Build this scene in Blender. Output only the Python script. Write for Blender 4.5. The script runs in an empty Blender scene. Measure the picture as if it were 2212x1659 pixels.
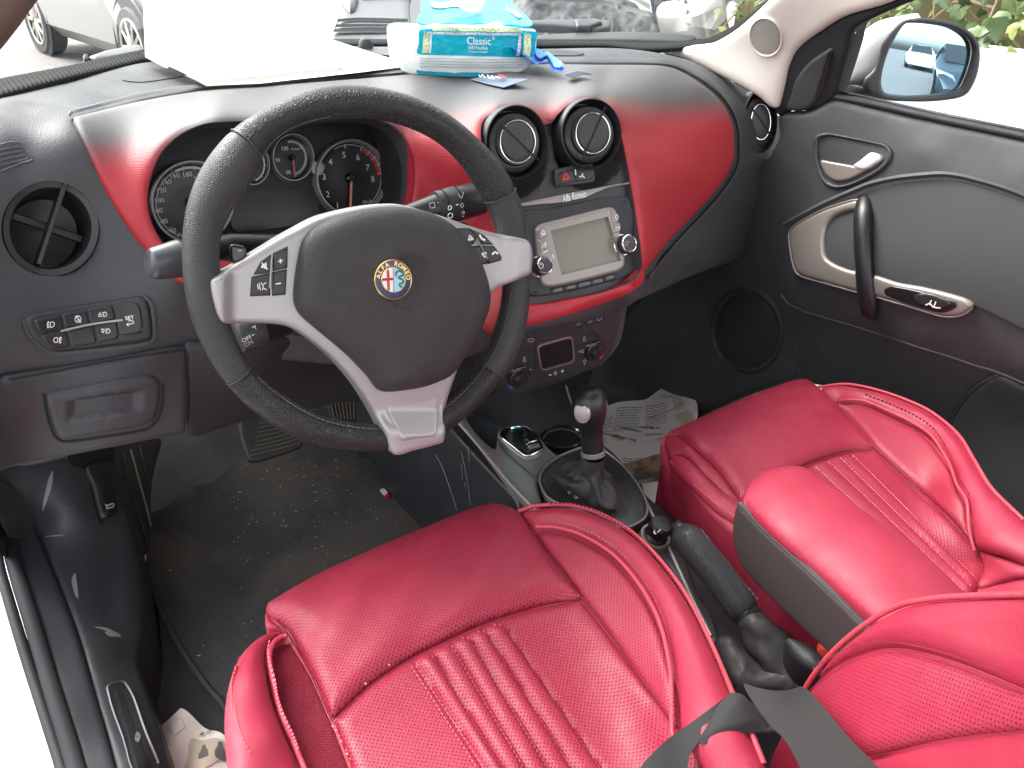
import bpy, math, random
import numpy as np
from mathutils import Vector, Matrix
from mathutils.geometry import delaunay_2d_cdt
random.seed(7); np.random.seed(7)
scene = bpy.context.scene
COL = scene.collection
# ------------------------------------------------------------------ camera
FOC = 1700.0; CX = 1106.0; CY = 829.5; PW = 2212.0
_a, _b, _r = math.radians(37), math.radians(30), math.radians(2)
_f = np.array([math.sin(_a)*math.cos(_b), math.cos(_a)*math.cos(_b), -math.sin(_b)])
_r0 = np.array([math.cos(_a), -math.sin(_a), 0.0]); _u0 = np.cross(_r0, _f)
CR = math.cos(_r)*_r0 + math.sin(_r)*_u0
CU = -math.sin(_r)*_r0 + math.cos(_r)*_u0
CF = _f
CAM = np.array([-.34, -.72, .97])
cd = bpy.data.cameras.new('camera'); cam = bpy.data.objects.new('camera', cd); COL.objects.link(cam)
M = Matrix.Identity(4)
for i in range(3):
    M[i][0] = CR[i]; M[i][1] = CU[i]; M[i][2] = -CF[i]; M[i][3] = CAM[i]
cam.matrix_world = M
cd.sensor_width = 36; cd.lens = 36*FOC/PW; cd.clip_start = .01; cd.clip_end = 300
scene.camera = cam
# ------------------------------------------------------------------ world, sun, exposure
SUN_EL, SUN_AZ = 50, -22         # azimuth clockwise from +Y
world = bpy.data.worlds.new('World'); scene.world = world; world.use_nodes = True
wn = world.node_tree.nodes; wl = world.node_tree.links
bg = wn['Background']
sky = wn.new('ShaderNodeTexSky'); sky.sky_type = 'NISHITA'; sky.sun_disc = False
sky.sun_elevation = math.radians(SUN_EL); sky.sun_rotation = math.radians(SUN_AZ)
sky.air_density = 1.2; sky.dust_density = 4; sky.ozone_density = 1
hs = wn.new('ShaderNodeHueSaturation'); hs.inputs['Saturation'].default_value = .22
wl.new(sky.outputs[0], hs.inputs['Color']); wl.new(hs.outputs[0], bg.inputs['Color'])
bg.inputs['Strength'].default_value = .15
sl = bpy.data.lights.new('sun', 'SUN'); sl.energy = .7; sl.angle = math.radians(35); sl.color = (1, .96, .9)
so = bpy.data.objects.new('sun', sl); COL.objects.link(so)
_sd = Vector((math.sin(math.radians(SUN_AZ))*math.cos(math.radians(SUN_EL)), math.cos(math.radians(SUN_AZ))*math.cos(math.radians(SUN_EL)), math.sin(math.radians(SUN_EL))))
so.rotation_euler = _sd.to_track_quat('Z', 'Y').to_euler(); so.location = (-2, -3, 5)
scene.view_settings.view_transform = 'Standard'; scene.view_settings.look = 'None'
scene.view_settings.exposure = 2.3; scene.view_settings.gamma = 1
# ------------------------------------------------------------------ pixel rays onto real surfaces
def rays(uv):
    uv = np.atleast_2d(np.asarray(uv, float))
    d = CF[None]*FOC + CR[None]*(uv[:, 0:1]-CX) - CU[None]*(uv[:, 1:2]-CY)
    return d/FOC
class Axis:
    """surface given as x, y or z = smooth function of the viewing direction (thin plate spline through known points)"""
    def __init__(s, ax, pts, smooth=0.0):
        s.ax = 'xyz'.index(ax); p = np.array(pts, float)
        s.c = p[:, :2]/1000; v = p[:, 2]; n = len(p)
        if n < 3:
            s.w = None; s.k = v.mean(); return
        K = s.phi(s.c, s.c)+np.eye(n)*smooth; Q = np.hstack([np.ones((n, 1)), s.c])
        A = np.vstack([np.hstack([K, Q]), np.hstack([Q.T, np.zeros((3, 3))])])
        s.w = np.linalg.lstsq(A, np.concatenate([v, np.zeros(3)]), rcond=None)[0]
    @staticmethod
    def phi(a, b):
        d = np.sqrt(((a[:, None]-b[None])**2).sum(2))+1e-9
        return d*d*np.log(d)
    def val(s, uv):
        uv = np.atleast_2d(np.asarray(uv, float))/1000
        if s.w is None: return np.full(len(uv), s.k)
        return np.hstack([s.phi(uv, s.c), np.ones((len(uv), 1)), uv])@s.w
    def __call__(s, uv):
        d = rays(uv); t = (s.val(uv)-CAM[s.ax])/d[:, s.ax]
        return CAM+d*t[:, None]
class Plane:
    def __init__(s, p, n): s.p = np.array(p, float); s.n = np.array(n, float); s.n /= np.linalg.norm(s.n)
    def __call__(s, uv):
        d = rays(uv); t = ((s.p-CAM)@s.n)/(d@s.n)
        return CAM+d*t[:, None]
def plane3(a, b, c): a, b, c = map(np.array, (a, b, c)); return Plane(a, np.cross(b-a, c-a))
def at(F, u, v): return F([(u, v)])[0]
def AX(ax, u, v, val): return Axis(ax, [(0, 0, val)])([(u, v)])[0]
def normals(F, uv, e=1.5):
    uv = np.atleast_2d(np.asarray(uv, float))
    du = F(uv+[e, 0])-F(uv-[e, 0]); dv = F(uv+[0, e])-F(uv-[0, e])
    n = np.cross(du, dv); n /= np.linalg.norm(n, axis=1)[:, None]+1e-12
    P = F(uv); s = np.sign(((CAM-P)*n).sum(1)); s[s == 0] = 1
    return n*s[:, None]
def shift(F, off):
    return lambda uv: F(uv)+normals(F, uv)*off
def nz(v, k, seed=0, oct=3):
    from mathutils import noise
    return np.array([noise.fractal((p[0]*k, p[1]*k, seed), 1.0, 2.0, oct) for p in v])
def nrm(v): v = np.asarray(v, float); return v/np.linalg.norm(v)
# ------------------------------------------------------------------ curves
def spl(pts, closed=True, step=6, sharp=()):
    """Catmull-Rom through the points, resampled; points whose index is in sharp stay corners ('all' = polygon)"""
    p = [np.array(q, float) for q in pts]; n = len(p); out = []
    segs = n if closed else n-1
    if sharp == 'all': sharp = range(n)
    for i in range(segs):
        a, b = p[i], p[(i+1) % n]
        z = p[(i-1) % n] if (closed or i > 0) else 2*a-b
        c = p[(i+2) % n] if (closed or i+2 < n) else 2*b-a
        L = np.linalg.norm(b-a)
        def tan(p0, p1, p2):
            d0 = np.linalg.norm(p1-p0)+1e-9; d1 = np.linalg.norm(p2-p1)+1e-9
            t = (p1-p0)*d0+(p2-p1)*d1; t = t/(d0*d0+d1*d1); m = np.linalg.norm(t)   # follows the longer neighbour: short chords become round corners
            return t/m if m > 1 else t
        ta = nrm(b-a) if i in sharp else tan(z, a, b)
        tb = nrm(b-a) if ((i+1) % n) in sharp else tan(a, b, c)
        k = max(1, int(round(L/step)))
        for j in range(k):
            t = j/k; h = t*t
            out.append((2*t*h-3*h+1)*a+(t*h-2*h+t)*ta*L+(-2*t*h+3*h)*b+(t*h-h)*tb*L)
    if not closed: out.append(p[-1])
    return np.array(out)
def inside(poly, q):
    x, y = q[:, 0], q[:, 1]; r = np.zeros(len(q), bool)
    a = poly; b = np.roll(poly, -1, 0)
    for (x0, y0), (x1, y1) in zip(a, b):
        if y0 == y1: continue
        c = ((y0 > y) != (y1 > y)) & (x < (x1-x0)*(y-y0)/(y1-y0)+x0)
        r ^= c
    return r
def segdist(poly, q, closed=True):
    a = poly if closed else poly[:-1]; b = np.roll(poly, -1, 0) if closed else poly[1:]
    out = np.full(len(q), 1e9)
    for i in range(0, len(q), 4000):
        Q = q[i:i+4000][:, None]; ab = (b-a)[None]; 
        t = np.clip(((Q-a[None])*ab).sum(2)/((ab**2).sum(2)+1e-12), 0, 1)
        out[i:i+4000] = np.sqrt(((Q-a[None]-ab*t[..., None])**2).sum(2)).min(1)
    return out
# ------------------------------------------------------------------ objects
def tag(o, label=None, cat=None, group=None, kind=None):
    if label: o['label'] = label
    if cat: o['category'] = cat
    if group: o['group'] = group
    if kind: o['kind'] = kind
    return o
def thing(name, label, cat, loc, group=None):
    o = bpy.data.objects.new(name, None); COL.objects.link(o); o.location = Vector(loc); o.empty_display_size = .02
    o.matrix_world = Matrix.Translation(Vector(loc))
    return tag(o, label, cat, group)
def wloc(o):
    v = Vector((0, 0, 0))
    while o: v = v+o.location; o = o.parent
    return v
def mesh(name, V, Fc, mat, parent=None, uv=None, smooth=True, mats=None, mi=None, sharp=None):
    me = bpy.data.meshes.new(name); o = bpy.data.objects.new(name, me)
    V = np.asarray(V, float)
    if hasattr(mat, 'm'): mat = mat.m
    if parent is not None:
        org = np.array(wloc(parent))
    elif len(V):
        org = np.array([V[:, 0].mean(), V[:, 1].mean(), V[:, 2].min()])
    if parent is None: o.location = Vector(org); base = org
    else: base = org; o.parent = parent
    me.from_pydata([tuple(v) for v in (V-base)], [], [tuple(int(k) for k in f) for f in Fc])
    if isinstance(mat, (list, tuple)):
        for m_ in mat: me.materials.append(m_)
    else: me.materials.append(mat)
    if mi is not None: me.polygons.foreach_set('material_index', np.asarray(mi, dtype=np.int32))
    if uv is not None:
        L = me.uv_layers.new(name='UVMap'); li = np.zeros(len(me.loops), np.int32); me.loops.foreach_get('vertex_index', li)
        L.data.foreach_set('uv', np.asarray(uv, float)[li].astype(np.float32).ravel())
    me.update()
    if smooth:
        me.polygons.foreach_set('use_smooth', [True]*len(me.polygons))
        try: me.set_sharp_from_angle(angle=math.radians(sharp or 40))
        except Exception: pass
    COL.objects.link(o); return o
def triangulate(poly, pts, holes=()):
    """2D Delaunay of outline + interior points, with holes"""
    loops = [poly]+list(holes); V = []; E = []
    for L in loops:
        s = len(V); V += [tuple(p) for p in L]; E += [(s+i, s+(i+1) % len(L)) for i in range(len(L))]
    V += [tuple(p) for p in pts]
    v, e, f, ov, oe, of = delaunay_2d_cdt([Vector(p) for p in V], E, [], 0, 1e-5)
    v = np.array([tuple(p) for p in v]); f = np.array([t for t in f if len(t) == 3])
    c = v[f].mean(1); k = inside(poly, c)
    for h in holes: k &= ~inside(h, c)
    return v, f[k]
def panel(name, outline, F, mat, parent=None, off=0.0, puff=0.0, r=.006, s=9, thick=.004, disp=None, step=6, sharp=(),
          holes=(), sdir=None, closed_back=False, uvf=None, wob=0, hr=True, raw=False):
    """a padded or flat piece lying on surface F: outline in photo pixels, real thickness, edges rounded over r metres"""
    poly = np.array(outline, float) if raw else spl(outline, True, step, sharp)
    if len(poly) and ((poly*np.roll(poly[:, ::-1]*[1, -1], -1, 0)).sum()) < 0: poly = poly[::-1]
    holes = [np.array(h, float) if raw else spl(h, True, step) for h in holes]
    cen = poly.mean(0); dep = np.linalg.norm(at(F, *cen)-CAM); m2p = FOC/dep
    lo, hi = poly.min(0), poly.max(0)
    gx, gy = np.meshgrid(np.arange(lo[0], hi[0], s), np.arange(lo[1], hi[1], s*.87)); gx = gx+(np.arange(gx.shape[0]) % 2)[:, None]*s*.5
    g = np.stack([gx.ravel(), gy.ravel()], 1); g = g[inside(poly, g)] if len(g) else g
    for h in holes: g = g[~inside(h, g)]
    allb = [poly]+holes
    def bd(q):
        d = segdist(poly, q)
        if hr:
            for h in holes: d = np.minimum(d, segdist(h, q))
        return d
    def bda(q):
        d = segdist(poly, q)
        for h in holes: d = np.minimum(d, segdist(h, q))
        return d
    if len(g): g = g[bda(g) > s*.45]
    rp = r*m2p
    if puff and rp > 1.5:
        ring = []
        for li, L in enumerate(allb):
            if li and not hr: continue
            t = np.roll(L, -1, 0)-np.roll(L, 1, 0); n = np.stack([-t[:, 1], t[:, 0]], 1); n /= np.linalg.norm(n, axis=1)[:, None]+1e-9
            for sg in (1, -1):
                for k in (.12, .35, .65, 1.0):
                    q = L+n*sg*rp*k; q = q[inside(poly, q)]
                    for h in holes: q = q[~inside(h, q)] if len(q) else q
                    if len(q): q = q[bda(q) > rp*k*.93]; ring.append(q[::max(1, int(k*rp/step/2))])
        if ring:
            ring = np.vstack(ring)
            if len(g): g = g[bda(g) > rp*1.15] if rp < 40 else g
            g = np.vstack([g, ring]) if len(g) else ring
    v, f = triangulate(poly, g, holes)
    d = bd(v)/m2p
    h = np.full(len(v), off)
    if puff: h = h+puff*np.sqrt(np.clip(1-(1-np.clip(d/max(r, 1e-6), 0, 1))**2, 0, 1))
    if disp is not None: h = h+disp(v, d)
    N = normals(F, v); P = F(v)+N*h[:, None]
    # orientation towards the camera
    t = P[f]; nn = np.cross(t[:, 1]-t[:, 0], t[:, 2]-t[:, 0]); fl = ((CAM-t.mean(1))*nn).sum(1) < 0
    f[fl] = f[fl][:, ::-1]
    # skirt
    edges = {}
    for a, b, c in f:
        for x, y in ((a, b), (b, c), (c, a)):
            if (y, x) in edges: del edges[(y, x)]
            else: edges[(x, y)] = 1
    bv = sorted({x for e in edges for x in e}); idx = {x: len(P)+i for i, x in enumerate(bv)}
    if sdir is None: Q = P[bv]-N[bv]*(thick+h[bv][:, None]-off if puff else thick)
    else: Q = P[bv]+np.array(sdir)[None]
    V = np.vstack([P, Q]); Fc = [tuple(x) for x in f]+[(y, x, idx[x], idx[y]) for x, y in edges]
    if closed_back and sdir is None:
        k = len(V); m = {x: i for i, x in enumerate(range(len(P)))}
        B = P-N*thick; V = np.vstack([V, B]); Fc += [(k+c, k+b, k+a) for a, b, c in f]
    if uvf is None:
        n0 = nrm(N.mean(0)); e1 = np.cross([0, 0, 1.], n0) if abs(n0[2]) < .8 else np.array([1., 0, 0]); e1 = nrm(e1-n0*(e1@n0)); e2 = np.cross(n0, e1)
        uv = np.stack([V@e1, V@e2], 1)
    else: uv = uvf(V)
    return mesh(name, V, Fc, mat, parent, uv, sharp=50)
def stroke(name, lines, F, mat, parent=None, w=3, off=.0006, step=4, smooth=True):
    """thin flat marks (symbols, seams) laid on surface F; all strokes of one symbol form one mesh"""
    V = []; Fc = []; UV = []
    for L in lines:
        L = [tuple(map(float, q)) for q in L]
        cl = len(L) > 3 and L[0] == L[-1]
        p = spl(L[:-1] if cl else L, cl, step, () if smooth else 'all') if len(L) > 2 else spl(L, False, step, 'all')
        if cl: p = np.vstack([p, p[:1]])
        t = np.gradient(p, axis=0); t /= np.linalg.norm(t, axis=1)[:, None]+1e-9; n = np.stack([-t[:, 1], t[:, 0]], 1)
        N = normals(F, p)
        a = F(p+n*w/2)+N*off; b = F(p-n*w/2)+N*off; m = F(p)+N*off*1.25; k = len(V)
        for i in range(len(p)): V += [a[i], m[i], b[i]]
        for i in range(len(p)-1):
            j = k+3*i; Fc += [(j, j+1, j+4, j+3), (j+1, j+2, j+5, j+4)]
    V = np.array(V); Fc = np.array(Fc)
    T = V[Fc]; nn = np.cross(T[:, 1]-T[:, 0], T[:, 2]-T[:, 0]); fl = ((CAM-T.mean(1))*nn).sum(1) < 0; Fc[fl] = Fc[fl][:, ::-1]
    return mesh(name, V, Fc, mat, parent)
def tube(name, P, R, mat, parent=None, n=14, closed=False, caps=True, ell=None, up=None, prof=None):
    """tube through 3D points P with radii R; ell = (a,b) squash in the frame given by up"""
    P = np.asarray(P, float); m = len(P); R = np.full(m, R) if np.isscalar(R) else np.asarray(R, float)
    T = (np.roll(P, -1, 0)-np.roll(P, 1, 0)) if closed else np.gradient(P, axis=0)
    T /= np.linalg.norm(T, axis=1)[:, None]+1e-12
    u = np.array(up if up is not None else (0, 0, 1.), float)
    V = []; prev = None
    for i in range(m):
        if up is not None or prev is None:
            a = u-T[i]*(u@T[i])
            if np.linalg.norm(a) < 1e-3: a = np.array([1., 0, 0])-T[i]*T[i][0]
        else: a = prev-T[i]*(prev@T[i])
        a = nrm(a); prev = a; b = np.cross(T[i], a)
        for j in range(n):
            th = 2*math.pi*j/n; ea, eb = ell if ell else (1, 1)
            V.append(P[i]+R[i]*(a*math.cos(th)*ea+b*math.sin(th)*eb))
    Fc = []
    for i in range(m if closed else m-1):
        for j in range(n):
            k = (j+1) % n; i2 = (i+1) % m
            Fc.append((i*n+j, i*n+k, i2*n+k, i2*n+j))
    if caps and not closed:
        Fc.append(tuple(range(n))[::-1]); Fc.append(tuple((m-1)*n+j for j in range(n)))
    L = np.concatenate([[0], np.cumsum(np.linalg.norm(np.diff(P, axis=0), axis=1))])
    uv = np.array([[L[i], R.mean()*2*math.pi*abs(((j/n)*2+1) % 2-1)] for i in range(m) for j in range(n)])
    return mesh(name, V, Fc, mat, parent, uv, sharp=60)
def lathe(name, prof, c, axis, mat, parent=None, n=32, xdir=None, sx=1, sy=1, twist=None):
    """profile [(radius, height)...] turned about axis at c"""
    w = nrm(axis); x = np.array(xdir if xdir is not None else ((1., 0, 0) if abs(w[0]) < .9 else (0, 1., 0)), float)
    x = nrm(x-w*(x@w)); y = np.cross(w, x); c = np.array(c, float); V = []; Fc = []
    for rr, hh in prof:
        for j in range(n):
            th = 2*math.pi*j/n; q = rr*(1+(twist(j/n) if twist else 0))
            V.append(c+x*q*math.cos(th)*sx+y*q*math.sin(th)*sy+w*hh)
    for i in range(len(prof)-1):
        for j in range(n):
            k = (j+1) % n; Fc.append((i*n+j, i*n+k, (i+1)*n+k, (i+1)*n+j))
    if prof[0][0] > 1e-6: Fc.append(tuple(range(n))[::-1])
    if prof[-1][0] > 1e-6: Fc.append(tuple((len(prof)-1)*n+j for j in range(n)))
    return mesh(name, V, Fc, mat, parent, sharp=35)
def box(name, lo, hi, mat, parent=None, bev=.0):
    lo, hi = np.array(lo, float), np.array(hi, float); c = (lo+hi)/2; h = (hi-lo)/2
    V = []; b = min(bev, h.min()*.9)
    for sx in (-1, 1):
        for sy in (-1, 1):
            for sz in (-1, 1):
                s = np.array([sx, sy, sz]); 
                for k in range(3):
                    q = h-b; q = q.copy(); q[k] = h[k]; V.append(c+s*q)
    import itertools
    from mathutils import geometry
    import bmesh
    bm = bmesh.new()
    for p in (V if b else [c+h*np.array(s) for s in itertools.product((-1, 1), repeat=3)]): bm.verts.new(p)
    bmesh.ops.convex_hull(bm, input=bm.verts); bmesh.ops.dissolve_limit(bm, angle_limit=.02, verts=bm.verts, edges=bm.edges)
    bmesh.ops.recalc_face_normals(bm, faces=bm.faces)
    bm.verts.index_update(); Vv = [v.co[:] for v in bm.verts]; Ff = [[v.index for v in f.verts] for f in bm.faces]; bm.free()
    return mesh(name, Vv, Ff, mat, parent, smooth=False)
_tc = {}
def textmesh(s, shear=0, bold=0):
    k = (s, shear, bold)
    if k not in _tc:
        c = bpy.data.curves.new('t', 'FONT'); c.body = s; c.align_x = 'CENTER'; c.align_y = 'CENTER'; c.size = 1; c.extrude = 0; c.shear = shear; c.offset = bold; c.resolution_u = 3
        o = bpy.data.objects.new('t', c); COL.objects.link(o); dg = bpy.context.evaluated_depsgraph_get()
        me = bpy.data.meshes.new_from_object(o.evaluated_get(dg)); V = np.array([v.co[:] for v in me.vertices]); Fc = [tuple(p.vertices) for p in me.polygons]
        bpy.data.objects.remove(o); bpy.data.curves.remove(c); bpy.data.meshes.remove(me); _tc[k] = (V, Fc)
    return _tc[k]
def text(name, s, uv, F, mat, parent=None, size=14, ang=0, off=.0008, shear=0, bold=0, sx=1, flip=False, d=8):
    """lettering on surface F: centre pixel, size in photo pixels (cap height about .7 of it), ang = baseline direction in the photo, degrees up"""
    V, Fc = textmesh(s, shear, bold)
    if not len(V): return None
    a = math.radians(ang); c = np.array(uv, float)
    p0 = at(F, *c); ex = nrm(F([c+d*np.array([math.cos(a), -math.sin(a)])])[0]-p0)
    n = normals(F, [c])[0]; ey = np.cross(n, ex)
    k = size*np.linalg.norm(p0-CAM)/FOC
    W = p0+k*(V[:, 0:1]*sx*ex+V[:, 1:2]*ey)+n*off
    return mesh(name, W, Fc, mat, parent, smooth=False)
# ------------------------------------------------------------------ materials
class Mt:
    def __init__(s, name, col, rough=.5, metal=0, spec=.5):
        s.m = bpy.data.materials.new(name); s.m.use_nodes = True; s.t = s.m.node_tree; s.n = s.t.nodes; s.l = s.t.links
        s.b = s.n['Principled BSDF']; s.b.inputs['Base Color'].default_value = (*col, 1); s.b.inputs['Roughness'].default_value = rough
        s.b.inputs['Metallic'].default_value = metal; s.b.inputs['Specular IOR Level'].default_value = spec; s.col = col; s.rough = rough
        s.h = None; s.c = None
    def node(s, ty, **kw):
        n = s.n.new(ty)
        for k, v in kw.items():
            if k.startswith('i_'): n.inputs[k[2:]].default_value = v
            else: setattr(n, k, v)
        return n
    def co(s, uv=False):
        return s.node('ShaderNodeTexCoord').outputs['UV' if uv else 'Object']
    def tex(s, kind, scale, co=None, detail=3, **kw):
        co = co or s.co(); n = s.node('ShaderNodeTex'+kind); n.inputs['Scale'].default_value = scale
        if kind == 'Noise': n.inputs['Detail'].default_value = detail
        for k, v in kw.items(): setattr(n, k, v)
        s.l.new(co, n.inputs['Vector']); return n.outputs[0]
    def math(s, op, a, b=None, c=None):
        n = s.node('ShaderNodeMath', operation=op)
        for i, v in enumerate((a, b, c)):
            if v is None: continue
            if hasattr(v, 'node'): s.l.new(v, n.inputs[i])
            else: n.inputs[i].default_value = v
        return n.outputs[0]
    def ramp(s, v, a, b, c0=0, c1=1):
        n = s.node('ShaderNodeMapRange'); n.inputs['From Min'].default_value = a; n.inputs['From Max'].default_value = b
        n.inputs['To Min'].default_value = c0; n.inputs['To Max'].default_value = c1; n.interpolation_type = 'SMOOTHSTEP'
        s.l.new(v, n.inputs['Value']); return n.outputs[0]
    def mix(s, f, a, b):
        n = s.node('ShaderNodeMix', data_type='RGBA')
        if hasattr(f, 'node'): s.l.new(f, n.inputs[0])
        else: n.inputs[0].default_value = f
        for i, v in ((6, a), (7, b)):
            if hasattr(v, 'node'): s.l.new(v, n.inputs[i])
            else: n.inputs[i].default_value = (*v, 1)
        return n.outputs[2]
    def color(s, v): s.l.new(v, s.b.inputs['Base Color']); s.c = v; return s
    def roughn(s, v): s.l.new(v, s.b.inputs['Roughness']); return s
    def bump(s, v, dist=.001, strength=1, inv=False):
        n = s.node('ShaderNodeBump'); n.inputs['Distance'].default_value = dist; n.inputs['Strength'].default_value = strength; n.invert = inv
        s.l.new(v, n.inputs['Height'])
        if s.h is not None: s.l.new(s.h, n.inputs['Normal'])
        s.h = n.outputs[0]; s.l.new(s.h, s.b.inputs['Normal']); return s
    def spots(s, base, col, scale=9, lo=.62, hi=.72, detail=6):
        f = s.ramp(s.tex('Noise', scale, detail=detail), lo, hi); return s.mix(f, base, col)
def grain(name, col, rough=.5, scale=700, dist=.0004, spec=.5, vary=.25, dust=.0):
    m = Mt(name, col, rough, 0, spec)
    n1 = m.tex('Noise', 14, detail=5)
    c = m.mix(n1, tuple(x*(1-vary) for x in col), tuple(x*(1+vary) for x in col))
    if dust: c = m.mix(m.math('MULTIPLY', m.ramp(m.tex('Noise', 260, detail=4), .62, .78), dust), c, (.30, .28, .25))
    m.color(c); m.roughn(m.ramp(m.tex('Noise', 22, detail=6), .3, .7, rough-.06, rough+.08))
    m.bump(m.tex('Voronoi', scale, feature='SMOOTH_F1'), dist)
    return m
def perf(m, pitch=.0052, rad=.17, dark=(.09, .004, .01), col=None, stretch=.9):
    """staggered needle holes on UV metres"""
    uv = m.co(True); sp = m.node('ShaderNodeSeparateXYZ'); m.l.new(uv, sp.inputs[0]); fs = None
    for o in (0, .5):
        a = m.math('SUBTRACT', m.math('FRACT', m.math('ADD', m.math('DIVIDE', sp.outputs[0], pitch), o+50)), .5)
        b = m.math('SUBTRACT', m.math('FRACT', m.math('ADD', m.math('DIVIDE', sp.outputs[1], pitch*stretch), o+50)), .5)
        d = m.math('SQRT', m.math('ADD', m.math('MULTIPLY', a, a), m.math('MULTIPLY', b, b)))
        f = m.ramp(d, rad*.75, rad*1.3, 1, 0)
        fs = f if fs is None else m.math('MAXIMUM', fs, f)
    m.color(m.mix(fs, m.c, dark)); m.bump(fs, .0008, .8, inv=True); return m
def leather(name, col, rough=.36, scale=420, dist=.0005, vary=.15, wr=.6, spec=.45):
    m = Mt(name, col, rough, 0, spec)
    m.color(m.mix(m.tex('Noise', 7, detail=5), tuple(x*(1-vary) for x in col), tuple(x*(1+vary) for x in col)))
    m.roughn(m.ramp(m.tex('Noise', 30, detail=6), .3, .7, rough-.05, rough+.1))
    m.bump(m.tex('Noise', 38, detail=8), .004, .28)
    if wr:
        w = m.node('ShaderNodeTexVoronoi', feature='DISTANCE_TO_EDGE'); w.inputs['Scale'].default_value = scale*.75; m.l.new(m.co(), w.inputs['Vector'])
        m.bump(m.ramp(w.outputs[0], 0, .14), dist, wr)
    return m
RED = (.315, .019, .046)
M_red = leather('red_leather', RED, .42, 950, .0003, wr=.45)
M_redp = perf(leather('red_perforated_leather', RED, .43, 950, .0002, wr=.3), rad=.145, dark=(.12, .006, .014))
M_redmesh = perf(leather('dark_red_mesh', (.19, .010, .026), .7, 900, .0004, spec=.2), .0036, .22)
M_redpipe = leather('red_piping', (.52, .05, .08), .4)
M_stitch = Mt('pink_thread', (.56, .12, .16), .6).m
M_seam = Mt('dark_red_seam_thread', (.20, .006, .02), .7).m  # dark red of the seam lines and the darker stitching
M_blk = grain('black_grained_plastic', (.034, .035, .039), .48, 700, .00028, vary=.12)
M_blk2 = grain('black_lower_plastic', (.022, .0225, .026), .55, 700, .0004)
M_dash = grain('black_soft_dash_skin', (.050, .051, .055), .55, 650, .00028, vary=.1, spec=.38)
M_gloss = Mt('black_gloss_plastic', (.012, .012, .013), .18).m
M_satinblk = grain('satin_black_plastic', (.018, .018, .019), .35, 1500, .0001)
M_knob = grain('polished_worn_black', (.012, .012, .013), .30, 900, .0002)
M_void = Mt('matt_black_underside', (.012, .012, .014), .9).m
M_leath = leather('black_grained_leather', (.022, .022, .024), .31, 620, .0011, wr=.9)
M_hub = leather('black_airbag_skin', (.034, .031, .032), .50, 640, .0007, wr=.8)
M_leathp = leather('black_perforated_leather', (.022, .022, .024), .38, 620, .0006, wr=.5)
perf(M_leathp, .0046, .13, (.10, .10, .10))
M_soft = leather('black_soft_boot_leather', (.040, .038, .039), .42, 800, .0004, wr=.4)
M_silver = Mt('satin_silver_paint', (.34, .325, .33), .38, .45); M_silver.bump(M_silver.tex('Noise', 1800), .0001); M_silver = M_silver
M_champ = Mt('champagne_silver_plastic', (.27, .245, .225), .38, .45); M_champ.bump(M_champ.tex('Noise', 1500), .0001)
M_chrome = Mt('chrome', (.75, .75, .76), .12, 1).m
M_white = Mt('white_print', (.75, .75, .75), .5).m
M_dimprint = Mt('grey_print', (.33, .33, .33), .5).m
M_stitchg = Mt('grey_thread', (.14, .14, .14), .6).m
M_redprint = Mt('red_print', (.65, .03, .03), .5).m
M_blueprint = Mt('blue_print', (.05, .16, .6), .5).m
def carpet(name, col):
    m = Mt(name, col, 1, 0, .08)
    c = m.mix(m.tex('Noise', 8, detail=8), tuple(x*.4 for x in col), tuple(x*1.9 for x in col))
    c = m.mix(m.ramp(m.tex('Noise', 5.5, detail=10), .50, .62, 0, .7), c, (.125, .105, .085))
    v = m.node('ShaderNodeTexVoronoi'); v.inputs['Scale'].default_value = 140; m.l.new(m.co(), v.inputs['Vector'])
    c = m.mix(m.math('MULTIPLY', m.ramp(v.outputs[0], .05, .09, 1, 0), m.ramp(m.tex('Noise', 22), .52, .62)), c, (.5, .43, .34))
    m.color(c); m.bump(m.tex('Noise', 900, detail=5), .003, .8); m.bump(m.tex('Noise', 12, detail=3), .02, .3); return m
M_carpet = carpet('dusty_black_carpet', (.085, .085, .090))
M_mat = carpet('dusty_black_mat', (.072, .070, .072))
# dashboard cover: ribbed skin dyed black at the top edge and fading to red on its face
def fade():
    m = Mt('red_black_fade_skin', RED, .47, 0, .5)
    g = m.node('ShaderNodeNewGeometry'); sp = m.node('ShaderNodeSeparateXYZ'); m.l.new(g.outputs['Position'], sp.inputs[0])
    zz = m.math('ADD', m.math('ADD', sp.outputs[2], m.math('MULTIPLY', sp.outputs[1], .35)), m.math('MULTIPLY', sp.outputs[0], .04))
    f = m.ramp(zz, .782, .838)
    red = m.mix(m.tex('Noise', 9), (.34, .014, .024), (.42, .022, .034))
    m.color(m.mix(f, red, (.060, .056, .057)))
    w = m.node('ShaderNodeTexWave', wave_type='BANDS', bands_direction='DIAGONAL'); w.inputs['Scale'].default_value = 230; w.inputs['Distortion'].default_value = .0
    m.l.new(m.co(), w.inputs['Vector']); m.bump(w.outputs[1], .00022, .7); m.bump(m.tex('Noise', 900), .0004, .6)
    return m
M_fade = fade()
M_redsoft = grain('red_soft_skin', (.42, .018, .028), .46, 800, .0003)
def thin(m, f, col):
    o = [n for n in m.n if n.type == 'OUTPUT_MATERIAL'][0]; t = m.node('ShaderNodeBsdfTranslucent'); t.inputs[0].default_value = (*col, 1); x = m.node('ShaderNodeMixShader'); x.inputs[0].default_value = f
    m.l.new(m.b.outputs[0], x.inputs[1]); m.l.new(t.outputs[0], x.inputs[2]); m.l.new(x.outputs[0], o.inputs[0]); return m
def paper():
    m = Mt('white_paper', (.88, .88, .87), .6); m.bump(m.tex('Noise', 30), .003, .3); return thin(m, .45, (.92, .92, .92))
M_paper = paper()
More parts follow.
